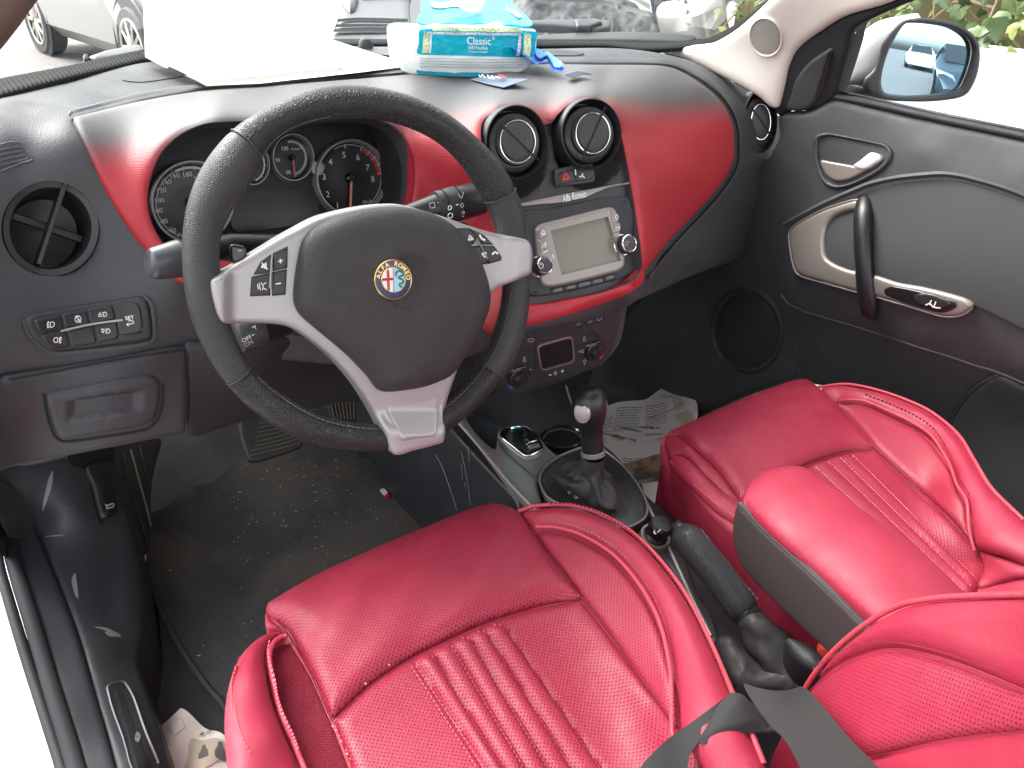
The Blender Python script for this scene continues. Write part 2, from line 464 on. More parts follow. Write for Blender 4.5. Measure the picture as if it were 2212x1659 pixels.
def glass(name, tint=(1, 1, 1), gloss=.05):
    m = bpy.data.materials.new(name); m.use_nodes = True; t = m.node_tree; t.nodes.clear()
    o = t.nodes.new('ShaderNodeOutputMaterial'); a = t.nodes.new('ShaderNodeBsdfTransparent'); a.inputs[0].default_value = (*tint, 1)
    g = t.nodes.new('ShaderNodeBsdfGlossy'); g.inputs['Roughness'].default_value = gloss; f = t.nodes.new('ShaderNodeFresnel'); f.inputs[0].default_value = 1.45
    x = t.nodes.new('ShaderNodeMixShader'); t.links.new(f.outputs[0], x.inputs[0]); t.links.new(a.outputs[0], x.inputs[1]); t.links.new(g.outputs[0], x.inputs[2]); t.links.new(x.outputs[0], o.inputs[0]); return m
M_glass = glass('windscreen_glass', (.96, .985, .97), .02)
M_lens = glass('clear_instrument_lens', (.95, .95, .95), .04)
for k, v in list(globals().items()):
    if isinstance(v, Mt): globals()[k] = v.m
# ------------------------------------------------------------------ dashboard
SP = Plane((.31, -.005, .60), (-.05, -.90, .43))             # plane of the radio stack
HP = Plane((.30, .035, .455), (-.05, -.985, -.10))           # plane of the climate panel
def spy(u, v, o=0): return (u, v, float(at(SP, u, v)[1])+o)
DY = Axis('y', [(-60, 250, .24), (0, 203, .30), (150, 165, .385), (310, 128, .48), (520, 108, .52), (720, 96, .53), (1000, 97, .49), (1130, 100, .44), (1300, 97, .41),
    (1400, 104, .37), (1500, 128, .33), (1560, 160, .29), (1620, 195, .26), (1665, 212, .24),
    (155, 262, .215), (300, 225, .285), (440, 203, .32), (600, 190, .34), (800, 175, .35), (1000, 160, .345), (1150, 145, .335), (1300, 145, .30), (1420, 145, .275),
    (1500, 175, .235), (1570, 240, .20), (1585, 330, .175), (1555, 400, .155), (1480, 490, .12), (1402, 585, .025),
    (240, 440, .165), (320, 555, .14), (380, 605, .12), (250, 300, .20), (300, 330, .175), (325, 400, .145), (345, 345, .145), (385, 300, .15), (440, 272, .15), (500, 266, .15), (600, 262, .15), (680, 258, .15), (760, 256, .15),
    (820, 262, .145), (868, 292, .135), (892, 345, .125), (890, 420, .12), (860, 480, .12), (470, 240, .20), (620, 225, .24), (760, 215, .24), (850, 230, .2),
    (930, 300, .115), (960, 420, .10), (1000, 250, .13), (950, 520, .08), (1000, 620, .05), (700, 600, .10), (450, 600, .12),
    (900, 190, .25), (1050, 200, .20), (1200, 195, .18), (1150, 222, .12), (1350, 200, .17), (1300, 185, .20),
    spy(1040, 285, -.012), spy(1075, 238, -.01), spy(1110, 235, -.01), spy(1145, 249, -.01), spy(1185, 268, -.008), spy(1210, 243, -.01), spy(1240, 220, -.01), spy(1275, 214, -.01),
    spy(1312, 230, -.01), spy(1340, 280, -.002), spy(1356, 340, -.002), spy(1370, 420, -.002), spy(1384, 500, -.002), spy(1390, 570, -.002), spy(1386, 596, -.004), spy(1357, 614, -.004), spy(1330, 626, -.004), spy(1357, 630, -.001), spy(1225, 680, -.001), spy(1136, 705, -.001), spy(1290, 636, -.004), spy(1200, 655, -.004), spy(1130, 662, -.004), spy(1066, 722, .008), spy(1265, 530, 0), spy(1300, 400, 0), spy(1180, 400, 0),
    (1450, 270, .155), (1500, 330, .15), (1480, 400, .12), (1430, 500, .06), (1400, 300, .11),
    (110, 490, .17), (0, 420, .155), (50, 330, .19), (0, 290, .2), (190, 700, .125), (30, 700, .105), (330, 740, .115), (0, 800, .09), (400, 780, .12), (230, 870, .10), (30, 960, .095), (390, 930, .105), (60, 1010, .095),
    (1640, 260, .205), (1600, 430, .17), (1690, 420, .21), (1500, 540, .12), (1400, 640, .03), (1340, 700, .05), (1600, 560, .2), (1700, 600, .25), (-60, 1000, .05),
    ], smooth=1e-5)
dash = thing('dashboard', 'black and red dashboard with round air vents, dials and radio, below the windscreen', 'dashboard', (.3, .3, .35))
BROW = [(322, 455), (323, 400), (345, 340), (385, 298), (440, 272), (500, 266), (600, 262), (680, 258), (760, 256), (822, 263), (868, 292), (890, 345), (892, 400), (880, 452), (850, 500), (780, 540), (600, 565), (450, 560), (375, 545), (340, 505)]
VL = [(107+104*math.cos(t), 494+103*math.sin(t)) for t in np.linspace(0, 2*math.pi, 24, endpoint=False)]
def extr(name, outline, F, vec, mat, parent, closed=True, step=6, sharp=(), flare=1.0):
    p = spl(outline, closed, step, sharp); A = F(p); c = A.mean(0); B = c+(A-c)*flare+np.array(vec); n = len(p)
    return mesh(name, np.vstack([A, B]), [(i, (i+1) % n, n+(i+1) % n, n+i) for i in range(n if closed else n-1)], mat, parent)
# the cover
COVER = [(155, 262), (160, 258), (300, 225), (440, 201), (600, 188), (800, 172), (1000, 155), (1150, 143), (1300, 143), (1415, 144), (1460, 153), (1510, 182), (1550, 216), (1577, 262), (1584, 315), (1577, 362), (1545, 410), (1480, 480), (1420, 545), (1390, 585), (1385, 608),
    (1357, 630), (1293, 657), (1225, 679), (1136, 705), (1092, 716), (1066, 723), (1040, 710), (1010, 672), (960, 640), (800, 625), (500, 615), (400, 612), (378, 603), (320, 545), (270, 480), (225, 405), (185, 320)]
STACK = [(1040, 300), (1044, 264), (1072, 240), (1108, 236), (1145, 250), (1172, 268), (1190, 266), (1208, 246), (1236, 223), (1272, 216), (1310, 232), (1335, 275), (1350, 335), (1362, 400), (1375, 480), (1385, 555), (1381, 592), (1355, 612), (1290, 634), (1200, 653), (1140, 660), (1118, 645), (1122, 560), (1118, 470), (1100, 420), (1070, 385), (1048, 345)]
# the black body skin
BODY = 1
panel('body', [(-60, 240), (0, 202), (150, 163), (310, 126), (520, 106), (720, 94), (1000, 92), (1130, 98), (1300, 96), (1400, 103), (1500, 126), (1570, 160), (1625, 196), (1668, 212), (1690, 260), (1700, 360), (1700, 470), (1640, 545), (1500, 600), (1392, 650),
    (1320, 690), (1100, 730), (1060, 760), (900, 800), (600, 780), (420, 765), (404, 750), (200, 790), (20, 812), (-60, 820)], DY, M_dash, dash, off=-.006, puff=.006, r=.02, s=14, sdir=(0, .03, -.01),
    holes=[BROW, VL, STACK], hr=False)
cover = panel('padded_cover', COVER, DY, M_fade, dash, off=.001, puff=.006, r=.010, s=11, sdir=(0, .016, -.004), holes=[BROW, STACK], sharp=(0,))
cover['label'] = 'padded ribbed cover fading from black on top to red on its face'
# raised roll along the groove, defroster grille
stroke('groove_lip', [[(150, 262), (158, 252), (300, 216), (440, 194), (600, 181), (800, 166), (1000, 150), (1150, 137), (1300, 137), (1420, 138), (1465, 146), (1520, 176), (1562, 212), (1590, 262), (1596, 315), (1590, 366), (1555, 420), (1490, 492), (1430, 556), (1396, 600)]], DY, M_dash, dash, w=9, off=.0055)
DG = Axis('y', [(700, 95, .52), (900, 100, .50), (700, 140, .45), (900, 140, .42)])
panel('defroster_grille', [(715, 104), (880, 108), (880, 128), (850, 124), (800, 122), (770, 128), (740, 116)], shift(DY, .003), M_blk, dash, puff=.002, r=.004, thick=.006, s=8)
for uv in ((330, 170), (1130, 118)):
    panel('defroster_slot', [(uv[0]-65, uv[1]+4), (uv[0]-30, uv[1]-6), (uv[0]+40, uv[1]-12), (uv[0]+75, uv[1]-8), (uv[0]+40, uv[1]), (uv[0]-20, uv[1]+8)] if uv[0] < 600 else [(1080, 113), (1130, 108), (1220, 110), (1262, 116), (1240, 121), (1130, 119)], DY, M_blk2, dash, off=.001, thick=.003)
lathe('sun_sensor', [(.012, 0), (.012, .004), (.0105, .012), (.007, .017), (0, .019)], at(DY, 790, 108), (0, -.1, 1), M_blk, dash)
for i, (u, v) in enumerate(((1550, 150), (1572, 158), (1590, 166), (1608, 176))):
    stroke('side_demister_slot', [[(u-9, v-4), (u+9, v+3)]], DY, M_void, dash, w=5, off=.001)
# ---- side slot vent at the far left
panel('side_demister', [(-50, 345), (0, 318), (40, 312), (58, 332), (66, 345), (0, 368), (-50, 390)], DY, M_void, dash, off=-.0035, thick=.002)
for k in range(4):
    stroke('side_demister_slat', [[(-50, 352+k*12-k*2), (0, 326+k*11), (44+k*5, 318+k*9)]], DY, M_blk, dash, w=5, off=.001)
stroke('side_demister_rim', [[(-50, 342), (0, 315), (40, 310), (60, 332), (70, 347), (40, 356), (0, 372)]], DY, M_dash, dash, w=4, off=.002)
# ---- round vents
def ringmesh(name, F, c, rx, ry, prof, mat, parent, rot=0, n=48):
    """ring on surface F around pixel c: prof = [(radius fraction, height m)]"""
    V = []; a = math.radians(rot)
    for k, (q, h) in enumerate(prof):
        th = np.linspace(0, 2*math.pi, n, endpoint=False)
        x = rx*q*np.cos(th); y = ry*q*np.sin(th)
        uv = np.stack([c[0]+x*math.cos(a)-y*math.sin(a), c[1]+x*math.sin(a)+y*math.cos(a)], 1)
        P = F(uv); N = nrm(normals(F, [c])[0]); V.append(P+N*h)
    Fc = []
    for i in range(len(prof)-1):
        for j in range(n): Fc.append((i*n+j, i*n+(j+1) % n, (i+1)*n+(j+1) % n, (i+1)*n+j))
    Fc.append(tuple((len(prof)-1)*n+j for j in range(n)))
    V = np.vstack(V); 
    f0 = Fc[0]; nn = np.cross(V[f0[1]]-V[f0[0]], V[f0[2]]-V[f0[0]])
    return mesh(name, V, Fc, mat, parent, sharp=35)
def vplane(u, v, n, ax='y', val=None):
    p = at(DY, u, v) if val is None else AX('y', u, v, val)
    return Plane(p, n)
# left vent, open with its flap turned edge on
LP = vplane(107, 497, (.05, -.93, .36))
vl = mesh('air_vent', np.zeros((0, 3)), [], M_blk, dash)
vl['label'] = 'round air vent with its flap turned fully open'
ringmesh('vent_ring', LP, (108, 494), 108, 108, [(1.0, -.012), (1.0, .000), (.985, .004), (.95, .006), (.82, .004), (.78, -.002), (.775, -.02), (.74, -.065), (0.3, -.07)], M_satinblk, vl)
q = at(Plane(at(LP, 107, 495), LP.n), 107, 495)
Lc = at(LP, 110, 485); Lr = .057
vy = nrm(at(LP, 135, 415)-at(LP, 88, 556)); vx = np.cross(vy, LP.n)
def slab(name, c, ax, ay, az, h, mat, parent, bev=.15):
    """rounded slab centred at c with half sizes h along ax, ay, az"""
    V = []; Fc = []; m = [(-1, -1), (1, -1), (1, 1), (-1, 1)]
    k = min(h)*bev*2
    for sz, ins in ((-1, k), (-1+.001, 0), (1-.001, 0), (1, k)):
        for x, y in m:
            z = sz*h[2]*(1 if ins else (1-k/h[2]))
            V.append(c+ax*x*(h[0]-ins)+ay*y*(h[1]-ins)+az*z)
    for i in range(3):
        for j in range(4): Fc.append((i*4+j, i*4+(j+1) % 4, i*4+4+(j+1) % 4, i*4+4+j))
    Fc += [(3, 2, 1, 0), (12, 13, 14, 15)]
    return mesh(name, V, Fc, mat, parent, smooth=False)
slab('flap', Lc-LP.n*.006, vx, vy, np.array(LP.n), (.0022, .043, .017), M_satinblk, vl)
slab('crossbar', Lc-LP.n*.034, vx, vy, np.array(LP.n), (.034, .004, .003), M_satinblk, vl)
slab('thumb_wheel', Lc+vx*.038-vy*.018-LP.n*.012, vx, vy, np.array(LP.n), (.004, .004, .004), M_silver, vl)
def closed_vent(c, rx, ry, P, slot, rings, tilt=0, part_label=None, open_flap=False):
    v = mesh('air_vent', np.zeros((0, 3)), [], M_blk, dash)
    if part_label: v['label'] = part_label
    ringmesh('vent_ring', P, c, rx, ry, [(1.03, -.02), (1.02, .004), (1.0, .010), (.97, .011), (.93, .006), (.91, -.008), (.89, -.011), (.5, -.012)], M_satinblk, v)
    cc = (c[0]-rx*.02, c[1]+ry*.02)
    ringmesh('vent_barrel', P, cc, rx*.88, ry*.86, [(1, -.012), (.99, .000), (.93, .006), (.88, .0075), (.74, .0080), (.70, .012), (.60, .013), (.3, .013)], M_satinblk, v)
    d = (c[0]-rx*.02, c[1]+ry*.0)
    a = slot
    ringmesh('flap', P, d, rx*.50, ry*.52, [(1, .012), (.98, .0150), (.9, .0158), (.5, .0165), (.01, .0168)], M_blk, v)
    t0 = math.radians(slot)
    for s in (0, 1):
        arc = [(d[0]+rx*.56*math.cos(t0+math.pi*s+x), d[1]+ry*.57*math.sin(t0+math.pi*s+x)) for x in np.linspace(.05, math.pi-.05, 16)]
        stroke('chrome_arc', [arc], shift(P, .0138), M_chrome, v, w=1.9, off=.0008)
    stroke('flap_slot', [[(d[0]+rx*.80*math.cos(t0), d[1]+ry*.82*math.sin(t0)), (d[0]-rx*.80*math.cos(t0), d[1]-ry*.82*math.sin(t0))]], shift(P, .0158), M_void, v, w=3.2, off=.0015)
    stroke('vane_slot', [[(d[0]+rx*q*math.cos(x), d[1]+ry*q*math.sin(x)) for x in np.linspace(1.1, 1.9, 7)] for q in (.72, .77)], shift(P, .0085), M_void, v, w=1.6, off=.0006)
    return v
V1 = Plane(at(SP, 1107, 310)+np.array([0, -.010, 0]), (-.10, -.95, .30)); V2 = Plane(at(SP, 1270, 292)+np.array([0, -.010, 0]), (-.10, -.95, .30))
VR = Plane(at(DY, 1640, 258), (-.50, -.84, .2))
# ---- the radio stack
def grow(o, k):
    p = spl(o, True, 6); t = np.roll(p, -1, 0)-np.roll(p, 1, 0); n = np.stack([t[:, 1], -t[:, 0]], 1); n /= np.linalg.norm(n, axis=1)[:, None]
    a = (p*np.roll(p[:, ::-1]*[1, -1], -1, 0)).sum(); return [tuple(x) for x in (p+n*k*np.sign(a))[::3]]
def stackdisp(v, d):
    out = np.zeros(len(v))
    for (cx, cy, rx, ry) in ((1113, 330, 78, 100), (1278, 310, 78, 100)):
        q = np.sqrt(((v[:, 0]-cx)/rx)**2+((v[:, 1]-cy)/ry)**2); out -= .028*np.clip(1-q**4, 0, 1)*(v[:, 1] > cy-60)
    return out
panel('stack_panel', grow(STACK, 5), SP, M_blk, dash, off=-.007, puff=.003, r=.004, s=7, thick=.03, disp=stackdisp)
closed_vent((1107, 308), 67, 80, V1, 38, 3, part_label='round air vent left of the pair above the radio')
closed_vent((1268, 290), 65, 76, V2, -62, 3, part_label='round air vent right of the pair above the radio')
closed_vent((1638, 263), 37, 67, VR, 38, 3, part_label='round air vent at the dashboard end beside the door')
# hazard and lock buttons
hz = panel('switch_block', [(1196, 372), (1202, 365), (1240, 356), (1272, 352), (1280, 358), (1284, 388), (1282, 394), (1205, 404), (1199, 400)], SP, M_blk, dash, off=.001, puff=.002, r=.002, s=6)
panel('hazard_button', [(1200, 374), (1234, 366), (1238, 394), (1204, 400)], SP, M_satinblk, hz, off=.003, puff=.0012, r=.0015, s=5, sharp='all')
panel('lock_button', [(1237, 365), (1270, 358), (1277, 388), (1241, 394)], SP, M_satinblk, hz, off=.003, puff=.0012, r=.0015, s=5, sharp='all')
S1 = shift(SP, .0045)
stroke('hazard_triangle', [[(1210, 391), (1227, 387), (1215, 374), (1210, 391)], [(1213, 388), (1222, 386), (1216, 379), (1213, 388)]], S1, M_redprint, hz, w=1.8, smooth=False)
stroke('lock_symbol', [[(1246, 384), (1254, 382), (1258, 386)], [(1252, 382), (1254, 376)], [(1238, 368), (1239, 380)]], S1, M_white, hz, w=2.6, smooth=False)
stroke('lamp_mark', [[(1248, 367), (1258, 364)]], S1, M_dimprint, hz, w=1.5)
# silver name strip
strip = panel('name_strip', [(1116, 441), (1180, 427), (1250, 413), (1320, 400), (1361, 393), (1360, 398), (1320, 405), (1290, 416), (1262, 428), (1230, 434), (1200, 440), (1170, 442), (1120, 447)], SP, M_champ, dash, off=.001, puff=.0015, r=.002, s=6)
text('script_lettering', 'Alfa Romeo', (1236, 426), shift(SP, .0034), M_white, strip, size=21, ang=13, shear=.35, bold=.01, sx=.62)
# radio
rad = panel('radio', [(1128, 462), (1180, 452), (1300, 428), (1350, 425), (1364, 445), (1372, 500), (1381, 560), (1372, 585), (1330, 605), (1230, 630), (1160, 640), (1138, 628), (1132, 560)], SP, M_blk2, dash, off=.000, puff=.002, r=.003, s=9)
bz = panel('radio_bezel', [(1152, 500), (1158, 488), (1175, 481), (1240, 465), (1300, 450), (1318, 449), (1327, 460), (1336, 510), (1345, 560), (1343, 577), (1328, 588), (1260, 606), (1190, 621), (1170, 618), (1161, 600), (1156, 550)], SP, M_champ, rad, off=.003, puff=.0045, r=.0045, s=6,
    holes=[spl([(1182, 500), (1306, 470), (1334, 564), (1206, 595)], True, 5, 'all')], hr=False)
panel('screen_rim', [(1178, 496), (1310, 464), (1340, 568), (1202, 600)], SP, M_chrome, rad, off=.004, puff=.003, r=.0008, s=6, sharp='all', holes=[[(1182, 499.5), (1307, 469), (1335, 565), (1205, 595.5)]], hr=False)
def screenmat():
    m = Mt('unlit_resistive_screen', (.17, .165, .125), .33, 0, .5); m.bump(m.tex('Noise', 1500), .0002, .3); return m.m
M_screen = screenmat()
panel('screen', [(1180, 497), (1309, 466), (1338, 567), (1203, 598)], SP, M_screen, rad, off=.0035, thick=.003, sharp='all', s=10)
def button(name, o, F, parent, mat=M_satinblk, off=.003, puff=.0014, r=.0014, sh='all', s=5):
    return panel(name, o, F, mat, parent, off=off, puff=puff, r=r, s=s, sharp=sh)
SB = shift(SP, .0072)
for o in ([(1155, 497), (1166, 492), (1172, 496), (1174, 514), (1157, 518)], [(1157, 520), (1174, 517), (1177, 534), (1168, 544), (1160, 545)], [(1311, 456), (1322, 458), (1328, 473), (1330, 481), (1314, 484)], [(1315, 486), (1331, 483), (1333, 494), (1328, 504), (1318, 506)]):
    button('radio_button', o, SP, rad, M_champ, off=.0075, puff=.0010, r=.001)
SBB = shift(SP, .0092)
stroke('eject_symbol', [[(1160, 508), (1169, 506), (1163, 499), (1160, 508)], [(1161, 511), (1169, 509)]], SBB, M_white, rad, w=2, smooth=False)
stroke('mute_symbol', [[(1162, 532), (1166, 531), (1170, 525), (1170, 538), (1166, 533)], [(1161, 538), (1172, 525)]], SBB, M_white, rad, w=1.3, smooth=False)
stroke('brightness_symbol', [[(1322, 466), (1326, 470), (1323, 476), (1319, 473), (1322, 466)]], SBB, M_white, rad, w=1.4)
stroke('back_symbol', [[(1320, 495), (1328, 493), (1328, 499), (1322, 500)]], SBB, M_white, rad, w=1.4)
text('volume_lettering', 'VOL', (1183, 545), SB, M_dimprint, rad, size=7, ang=14)
stroke('volume_arrow', [[(1166, 548), (1176, 543)], [(1186, 551), (1189, 560)]], SB, M_white, rad, w=2.2)
text('tune_lettering', 'TUNE', (1319, 515), SB, M_dimprint, rad, size=6.5, ang=14)
text('scroll_lettering', 'SCROLL', (1320, 522), SB, M_dimprint, rad, size=6, ang=14)
stroke('tune_arrow', [[(1326, 512), (1333, 508)], [(1319, 529), (1322, 537)]], SB, M_white, rad, w=2.2)
def knob(c, r_, P, parent, txt=None, sym=None):
    p = at(P, *c); n = P.n*np.sign((CAM-p)@P.n); R_ = r_*np.linalg.norm(p-CAM)/FOC
    k = lathe('knob', [(R_*1.08, 0), (R_*1.1, .003), (R_*1.0, .0035), (R_*.98, .012), (R_*.93, .017)], p, n, M_satinblk, parent, 48, twist=lambda t: .018*(1 if (t*48) % 2 < 1 else -1))
    lathe('knob_ring', [(R_*.93, .0165), (R_*.95, .0185), (R_*.88, .0195), (R_*.80, .0185)], p, n, M_chrome, parent, 40)
    lathe('knob_cap', [(R_*.80, .018), (R_*.76, .0195), (R_*.3, .0200), (0, .0200)], p, n, M_blk, parent, 40)
    lathe('knob_skirt_ring', [(R_*1.12, .001), (R_*1.16, .003), (R_*1.08, .0042)], p, n, M_chrome, parent, 40)
    F2 = Plane(p+n*.0202, n)
    return k, F2
k, F2 = knob((1160, 577), 20, SP, rad); cc = np.array([1168, 574])
stroke('power_symbol', [[(cc[0]+5*math.cos(t), cc[1]+6*math.sin(t)) for t in np.linspace(-1.0, 4.1, 12)], [(cc[0], cc[1]-8), (cc[0], cc[1])]], F2, M_white, rad, w=1.4)
k, F2 = knob((1341, 530), 20, SP, rad)
text('knob_lettering', 'BROWSE', (1350, 524), F2, M_dimprint, rad, size=5.5, ang=12); text('knob_lettering', 'ENTER', (1350, 530), F2, M_dimprint, rad, size=5.5, ang=12)
for (a, b), (c, d), t in (((1186, 622), (1213, 616), 'RADIO'), ((1214, 616), (1242, 610), 'MEDIA'), ((1243, 610), (1271, 603), 'SETTINGS'), ((1272, 603), (1299, 597), 'PHONE'), ((1300, 596), (1322, 589), 'MORE')):
    bt = button('radio_key', [(a, b+2), (c, d+2), (c+3, d+14), (a+3, b+14)], SP, rad, M_blk, off=.002, puff=.002, r=.0012)
    text('key_lettering', t, ((a+c)/2+2, (b+d)/2+8), shift(SP, .0042), M_dimprint, rad, size=7.5, ang=13, sx=.9)
for c in ((1348, 436), (1358, 550), (1130, 650), (1145, 640), (1155, 632)):
    if c[0] < 1140 or c[0] > 1150: stroke('screw_hole', [[(c[0]-2, c[1]), (c[0]+2, c[1])]], SP, M_void, rad, w=4.5, off=.0022)
# ---- climate panel
hv = thing('x', None, None, (0, 0, 0)); bpy.data.objects.remove(hv)
HVO = [(1092, 712), (1120, 700), (1200, 678), (1300, 652), (1334, 640), (1338, 670), (1330, 720), (1312, 760), (1285, 782), (1262, 788), (1235, 806), (1190, 820), (1150, 830), (1125, 838), (1100, 832), (1086, 818), (1080, 800), (1085, 760)]
hvp = panel('climate_panel', HVO, HP, M_blk2, dash, off=.0, puff=.012, r=.018, s=9, thick=.05)
lip = panel('climate_panel_lip', [(1062, 712), (1092, 705), (1334, 640), (1362, 625), (1352, 690), (1338, 745), (1300, 790), (1262, 806), (1200, 832), (1150, 846), (1118, 852), (1092, 846), (1075, 828), (1066, 770)], HP, M_blk, dash, off=-.006, puff=.014, r=.016, s=10, thick=.10)
HF = shift(HP, .012)
def inner(o, k): c = np.mean(o, 0); return [tuple(c+(np.array(p)-c)*k) for p in o]
panel('climate_face', inner(HVO, .93), HP, M_blk2, hvp, off=.0112, puff=.0014, r=.002, s=9)
HF = shift(HP, .0129)
LCD = [(1152, 742), (1160, 736), (1215, 721), (1222, 724), (1226, 765), (1220, 771), (1165, 786), (1158, 783)]
panel('display_frame', [(1148, 742), (1157, 733), (1215, 717), (1225, 721), (1230, 766), (1222, 775), (1165, 790), (1155, 786)], HF, Mt('brownish_frame', (.20, .13, .12), .4, .3).m, hvp, off=.0, puff=.0016, r=.001, holes=[LCD], s=5, hr=False)
panel('display', LCD, HF, Mt('dark_unlit_display', (.016, .014, .015), .5, spec=.1).m, hvp, off=-.0002, thick=.001, s=8)
for c, lab in (((1272, 746), 'r'), ((1110, 800), 'l')):
    k = lathe('dial', [(.0165, -.002), (.0165, .004), (.015, .0055), (.0105, .006), (.010, .010), (.009, .0115), (0, .0118)], at(HF, *c), -HP.n if HP.n[1] > 0 else HP.n, M_satinblk, hvp, 36)
    text('dial_lettering', 'AUTO', (c[0]+4, c[1]-1), Plane(at(HF, *c)+np.array([0, -.0122, 0]), HP.n), M_dimprint, hvp, size=9, ang=10)
stroke('cold_arc', [[(1284, 729), (1289, 738), (1290, 748)]], HF, M_blueprint, hvp, w=2.2, off=.0025)
stroke('warm_arc', [[(1290, 749), (1288, 757), (1282, 764)]], HF, M_redprint, hvp, w=2.2, off=.0025)
stroke('cold_arc', [[(1084, 818), (1089, 823), (1094, 826)]], HF, M_blueprint, hvp, w=2.5, off=.0025)
for c, a in (((1250, 722), 0), ((1243, 749), -90), ((1251, 773), 180), ((1121, 765), 0), ((1131, 788), 90), ((1124, 812), 180)):
    t = math.radians(a); R2 = lambda x, y: (c[0]+x*math.cos(t)-y*math.sin(t), c[1]+x*math.sin(t)+y*math.cos(t))
    stroke('arrow_symbol', [[R2(-3, 5), R2(3, 5), R2(0, -6), R2(-3, 5)]], HF, M_dimprint, hvp, w=1.3, smooth=False)
stroke('minus_symbol', [[(1174, 800), (1180, 799)]], HF, M_white, hvp, w=1.6)
stroke('plus_symbol', [[(1200, 792), (1206, 791)], [(1203, 788), (1203, 795)]], HF, M_white, hvp, w=1.5)
stroke('fan_symbol', [[(1188+4*math.cos(t)*abs(math.cos(2*t)), 796+5*math.sin(t)*abs(math.cos(2*t))) for t in np.linspace(0, 6.28, 26)]], HF, M_dimprint, hvp, w=1.1)
text('key_lettering', 'OFF', (1237, 691), HF, M_dimprint, hvp, size=7, ang=12); text('key_lettering', 'MAX', (1262, 687), HF, M_dimprint, hvp, size=5, ang=12)
stroke('defrost_symbol', [[(1256, 680), (1260, 676), (1268, 675), (1270, 679), (1266, 682), (1259, 683), (1256, 680)]], HF, M_dimprint, hvp, w=1.3)
stroke('rear_demist_symbol', [[(1277, 676), (1286, 673), (1287, 681), (1278, 683), (1277, 676)]], HF, M_dimprint, hvp, w=1.3, smooth=False)
stroke('recirculation_symbol', [[(1128, 727), (1132, 722), (1139, 721), (1142, 725), (1135, 728), (1128, 727)]], HF, M_dimprint, hvp, w=1.3)
stroke('key_gap', [[(1145, 705), (1146, 795)], [(1232, 715), (1266, 706)], [(1233, 738), (1262, 730)], [(1234, 762), (1266, 753)], [(1235, 785), (1262, 776)], [(1100, 752), (1145, 741)], [(1118, 778), (1146, 770)], [(1125, 800), (1146, 795)], [(1228, 700), (1292, 683)], [(1292, 663), (1294, 684)], [(1250, 676), (1251, 692)], [(1170, 805), (1212, 794)], [(1168, 797), (1170, 806)], [(1210, 785), (1213, 795)]], HF, M_void, hvp, w=1.2, off=.0004)
stroke('dial_ribs', [[(1264+k*2, 706+k*4), (1273+k*3, 708+k*4), (1280+k*2, 713+k*4)] for k in range(3)], HF, M_satinblk, hvp, w=1.6, off=.0015)
# ---- light switch panel on the left
L2 = DY
sw = panel('light_switch_panel', [(52, 690), (70, 678), (150, 662), (250, 648), (300, 640), (318, 648), (325, 680), (328, 720), (318, 735), (250, 745), (170, 755), (110, 758), (75, 735), (58, 712)], DY, M_blk2, dash, off=.001, puff=.004, r=.005, s=8)
LSW = shift(DY, .004)
keys = [[(65, 692), (126, 680), (134, 712), (82, 722), (74, 712)], [(128, 679), (184, 669), (192, 702), (135, 711)], [(186, 668), (242, 658), (250, 690), (193, 701)], [(244, 657), (294, 651), (304, 664), (308, 712), (302, 720), (256, 725)], [(82, 724), (138, 714), (147, 749), (112, 752), (92, 742)], [(140, 713), (199, 703), (207, 742), (149, 749)], [(201, 702), (251, 692), (255, 724), (255, 731), (209, 741)]]
for o in keys: button('light_switch', o, LSW, sw, M_satinblk, off=.0, puff=.0022, r=.002)
LSF = shift(DY, .0070)
tube('divider_bar', LSF(spl([(124, 716), (195, 702), (264, 692)], False, 8))+0, .0013, M_silver, sw, 8)
stroke('front_fog_symbol', [[(100, 697), (100, 707), (106, 706), (109, 700), (105, 696), (100, 697)], [(92, 698), (97, 697)], [(91, 703), (97, 702)], [(92, 708), (98, 706)], [(95, 695), (93, 702), (95, 709)]], LSF, M_white, sw, w=1.7)
stroke('rear_fog_symbol', [[(116, 729), (109, 730), (107, 735), (110, 738), (116, 738), (116, 729)], [(119, 731), (126, 729)], [(119, 735), (126, 733)], [(119, 739), (125, 738)], [(123, 727), (121, 733), (123, 741)]], LSF, M_white, sw, w=1.7)
stroke('start_stop_symbol', [[(163+7*math.cos(t), 691+7*math.sin(t)) for t in np.linspace(0, 6.283, 14)], [(157, 684), (170, 698)]], LSF, M_white, sw, w=1.4)
text('start_stop_lettering', 'S', (163, 691), LSF, M_white, sw, size=13, ang=8)
for dy, up in ((681, 1), (716, -1)):
    x = 212 if up > 0 else 218
    stroke('headlamp_level_symbol', [[(x+11, dy-5), (x+11, dy+5), (x+16, dy+3), (x+18, dy-1), (x+15, dy-5), (x+11, dy-5)], [(x-1, dy+4*up), (x+5, dy+3*up), (x+2, dy-4*up), (x-1, dy+4*up)], [(x+7, dy-4), (x+9, dy-4)], [(x+7, dy), (x+9, dy)], [(x+7, dy+4), (x+9, dy+4)]], LSF, M_white, sw, w=1.6)
text('key_lettering', 'SET', (279, 687), LSF, M_white, sw, size=10, ang=9, bold=.02)
stroke('set_arrow', [[(273, 701), (283, 699), (288, 697), (287, 693), (276, 693)], [(276, 698), (272, 701), (277, 704)]], LSF, M_white, sw, w=1.8)
stroke('switch_panel_lip', [[(48, 690), (60, 722), (95, 755), (130, 764), (250, 752), (322, 740), (333, 720), (328, 660), (312, 640)]], DY, M_dash, sw, w=9, off=.0025)  # raised lip of dash skin round the switch panel
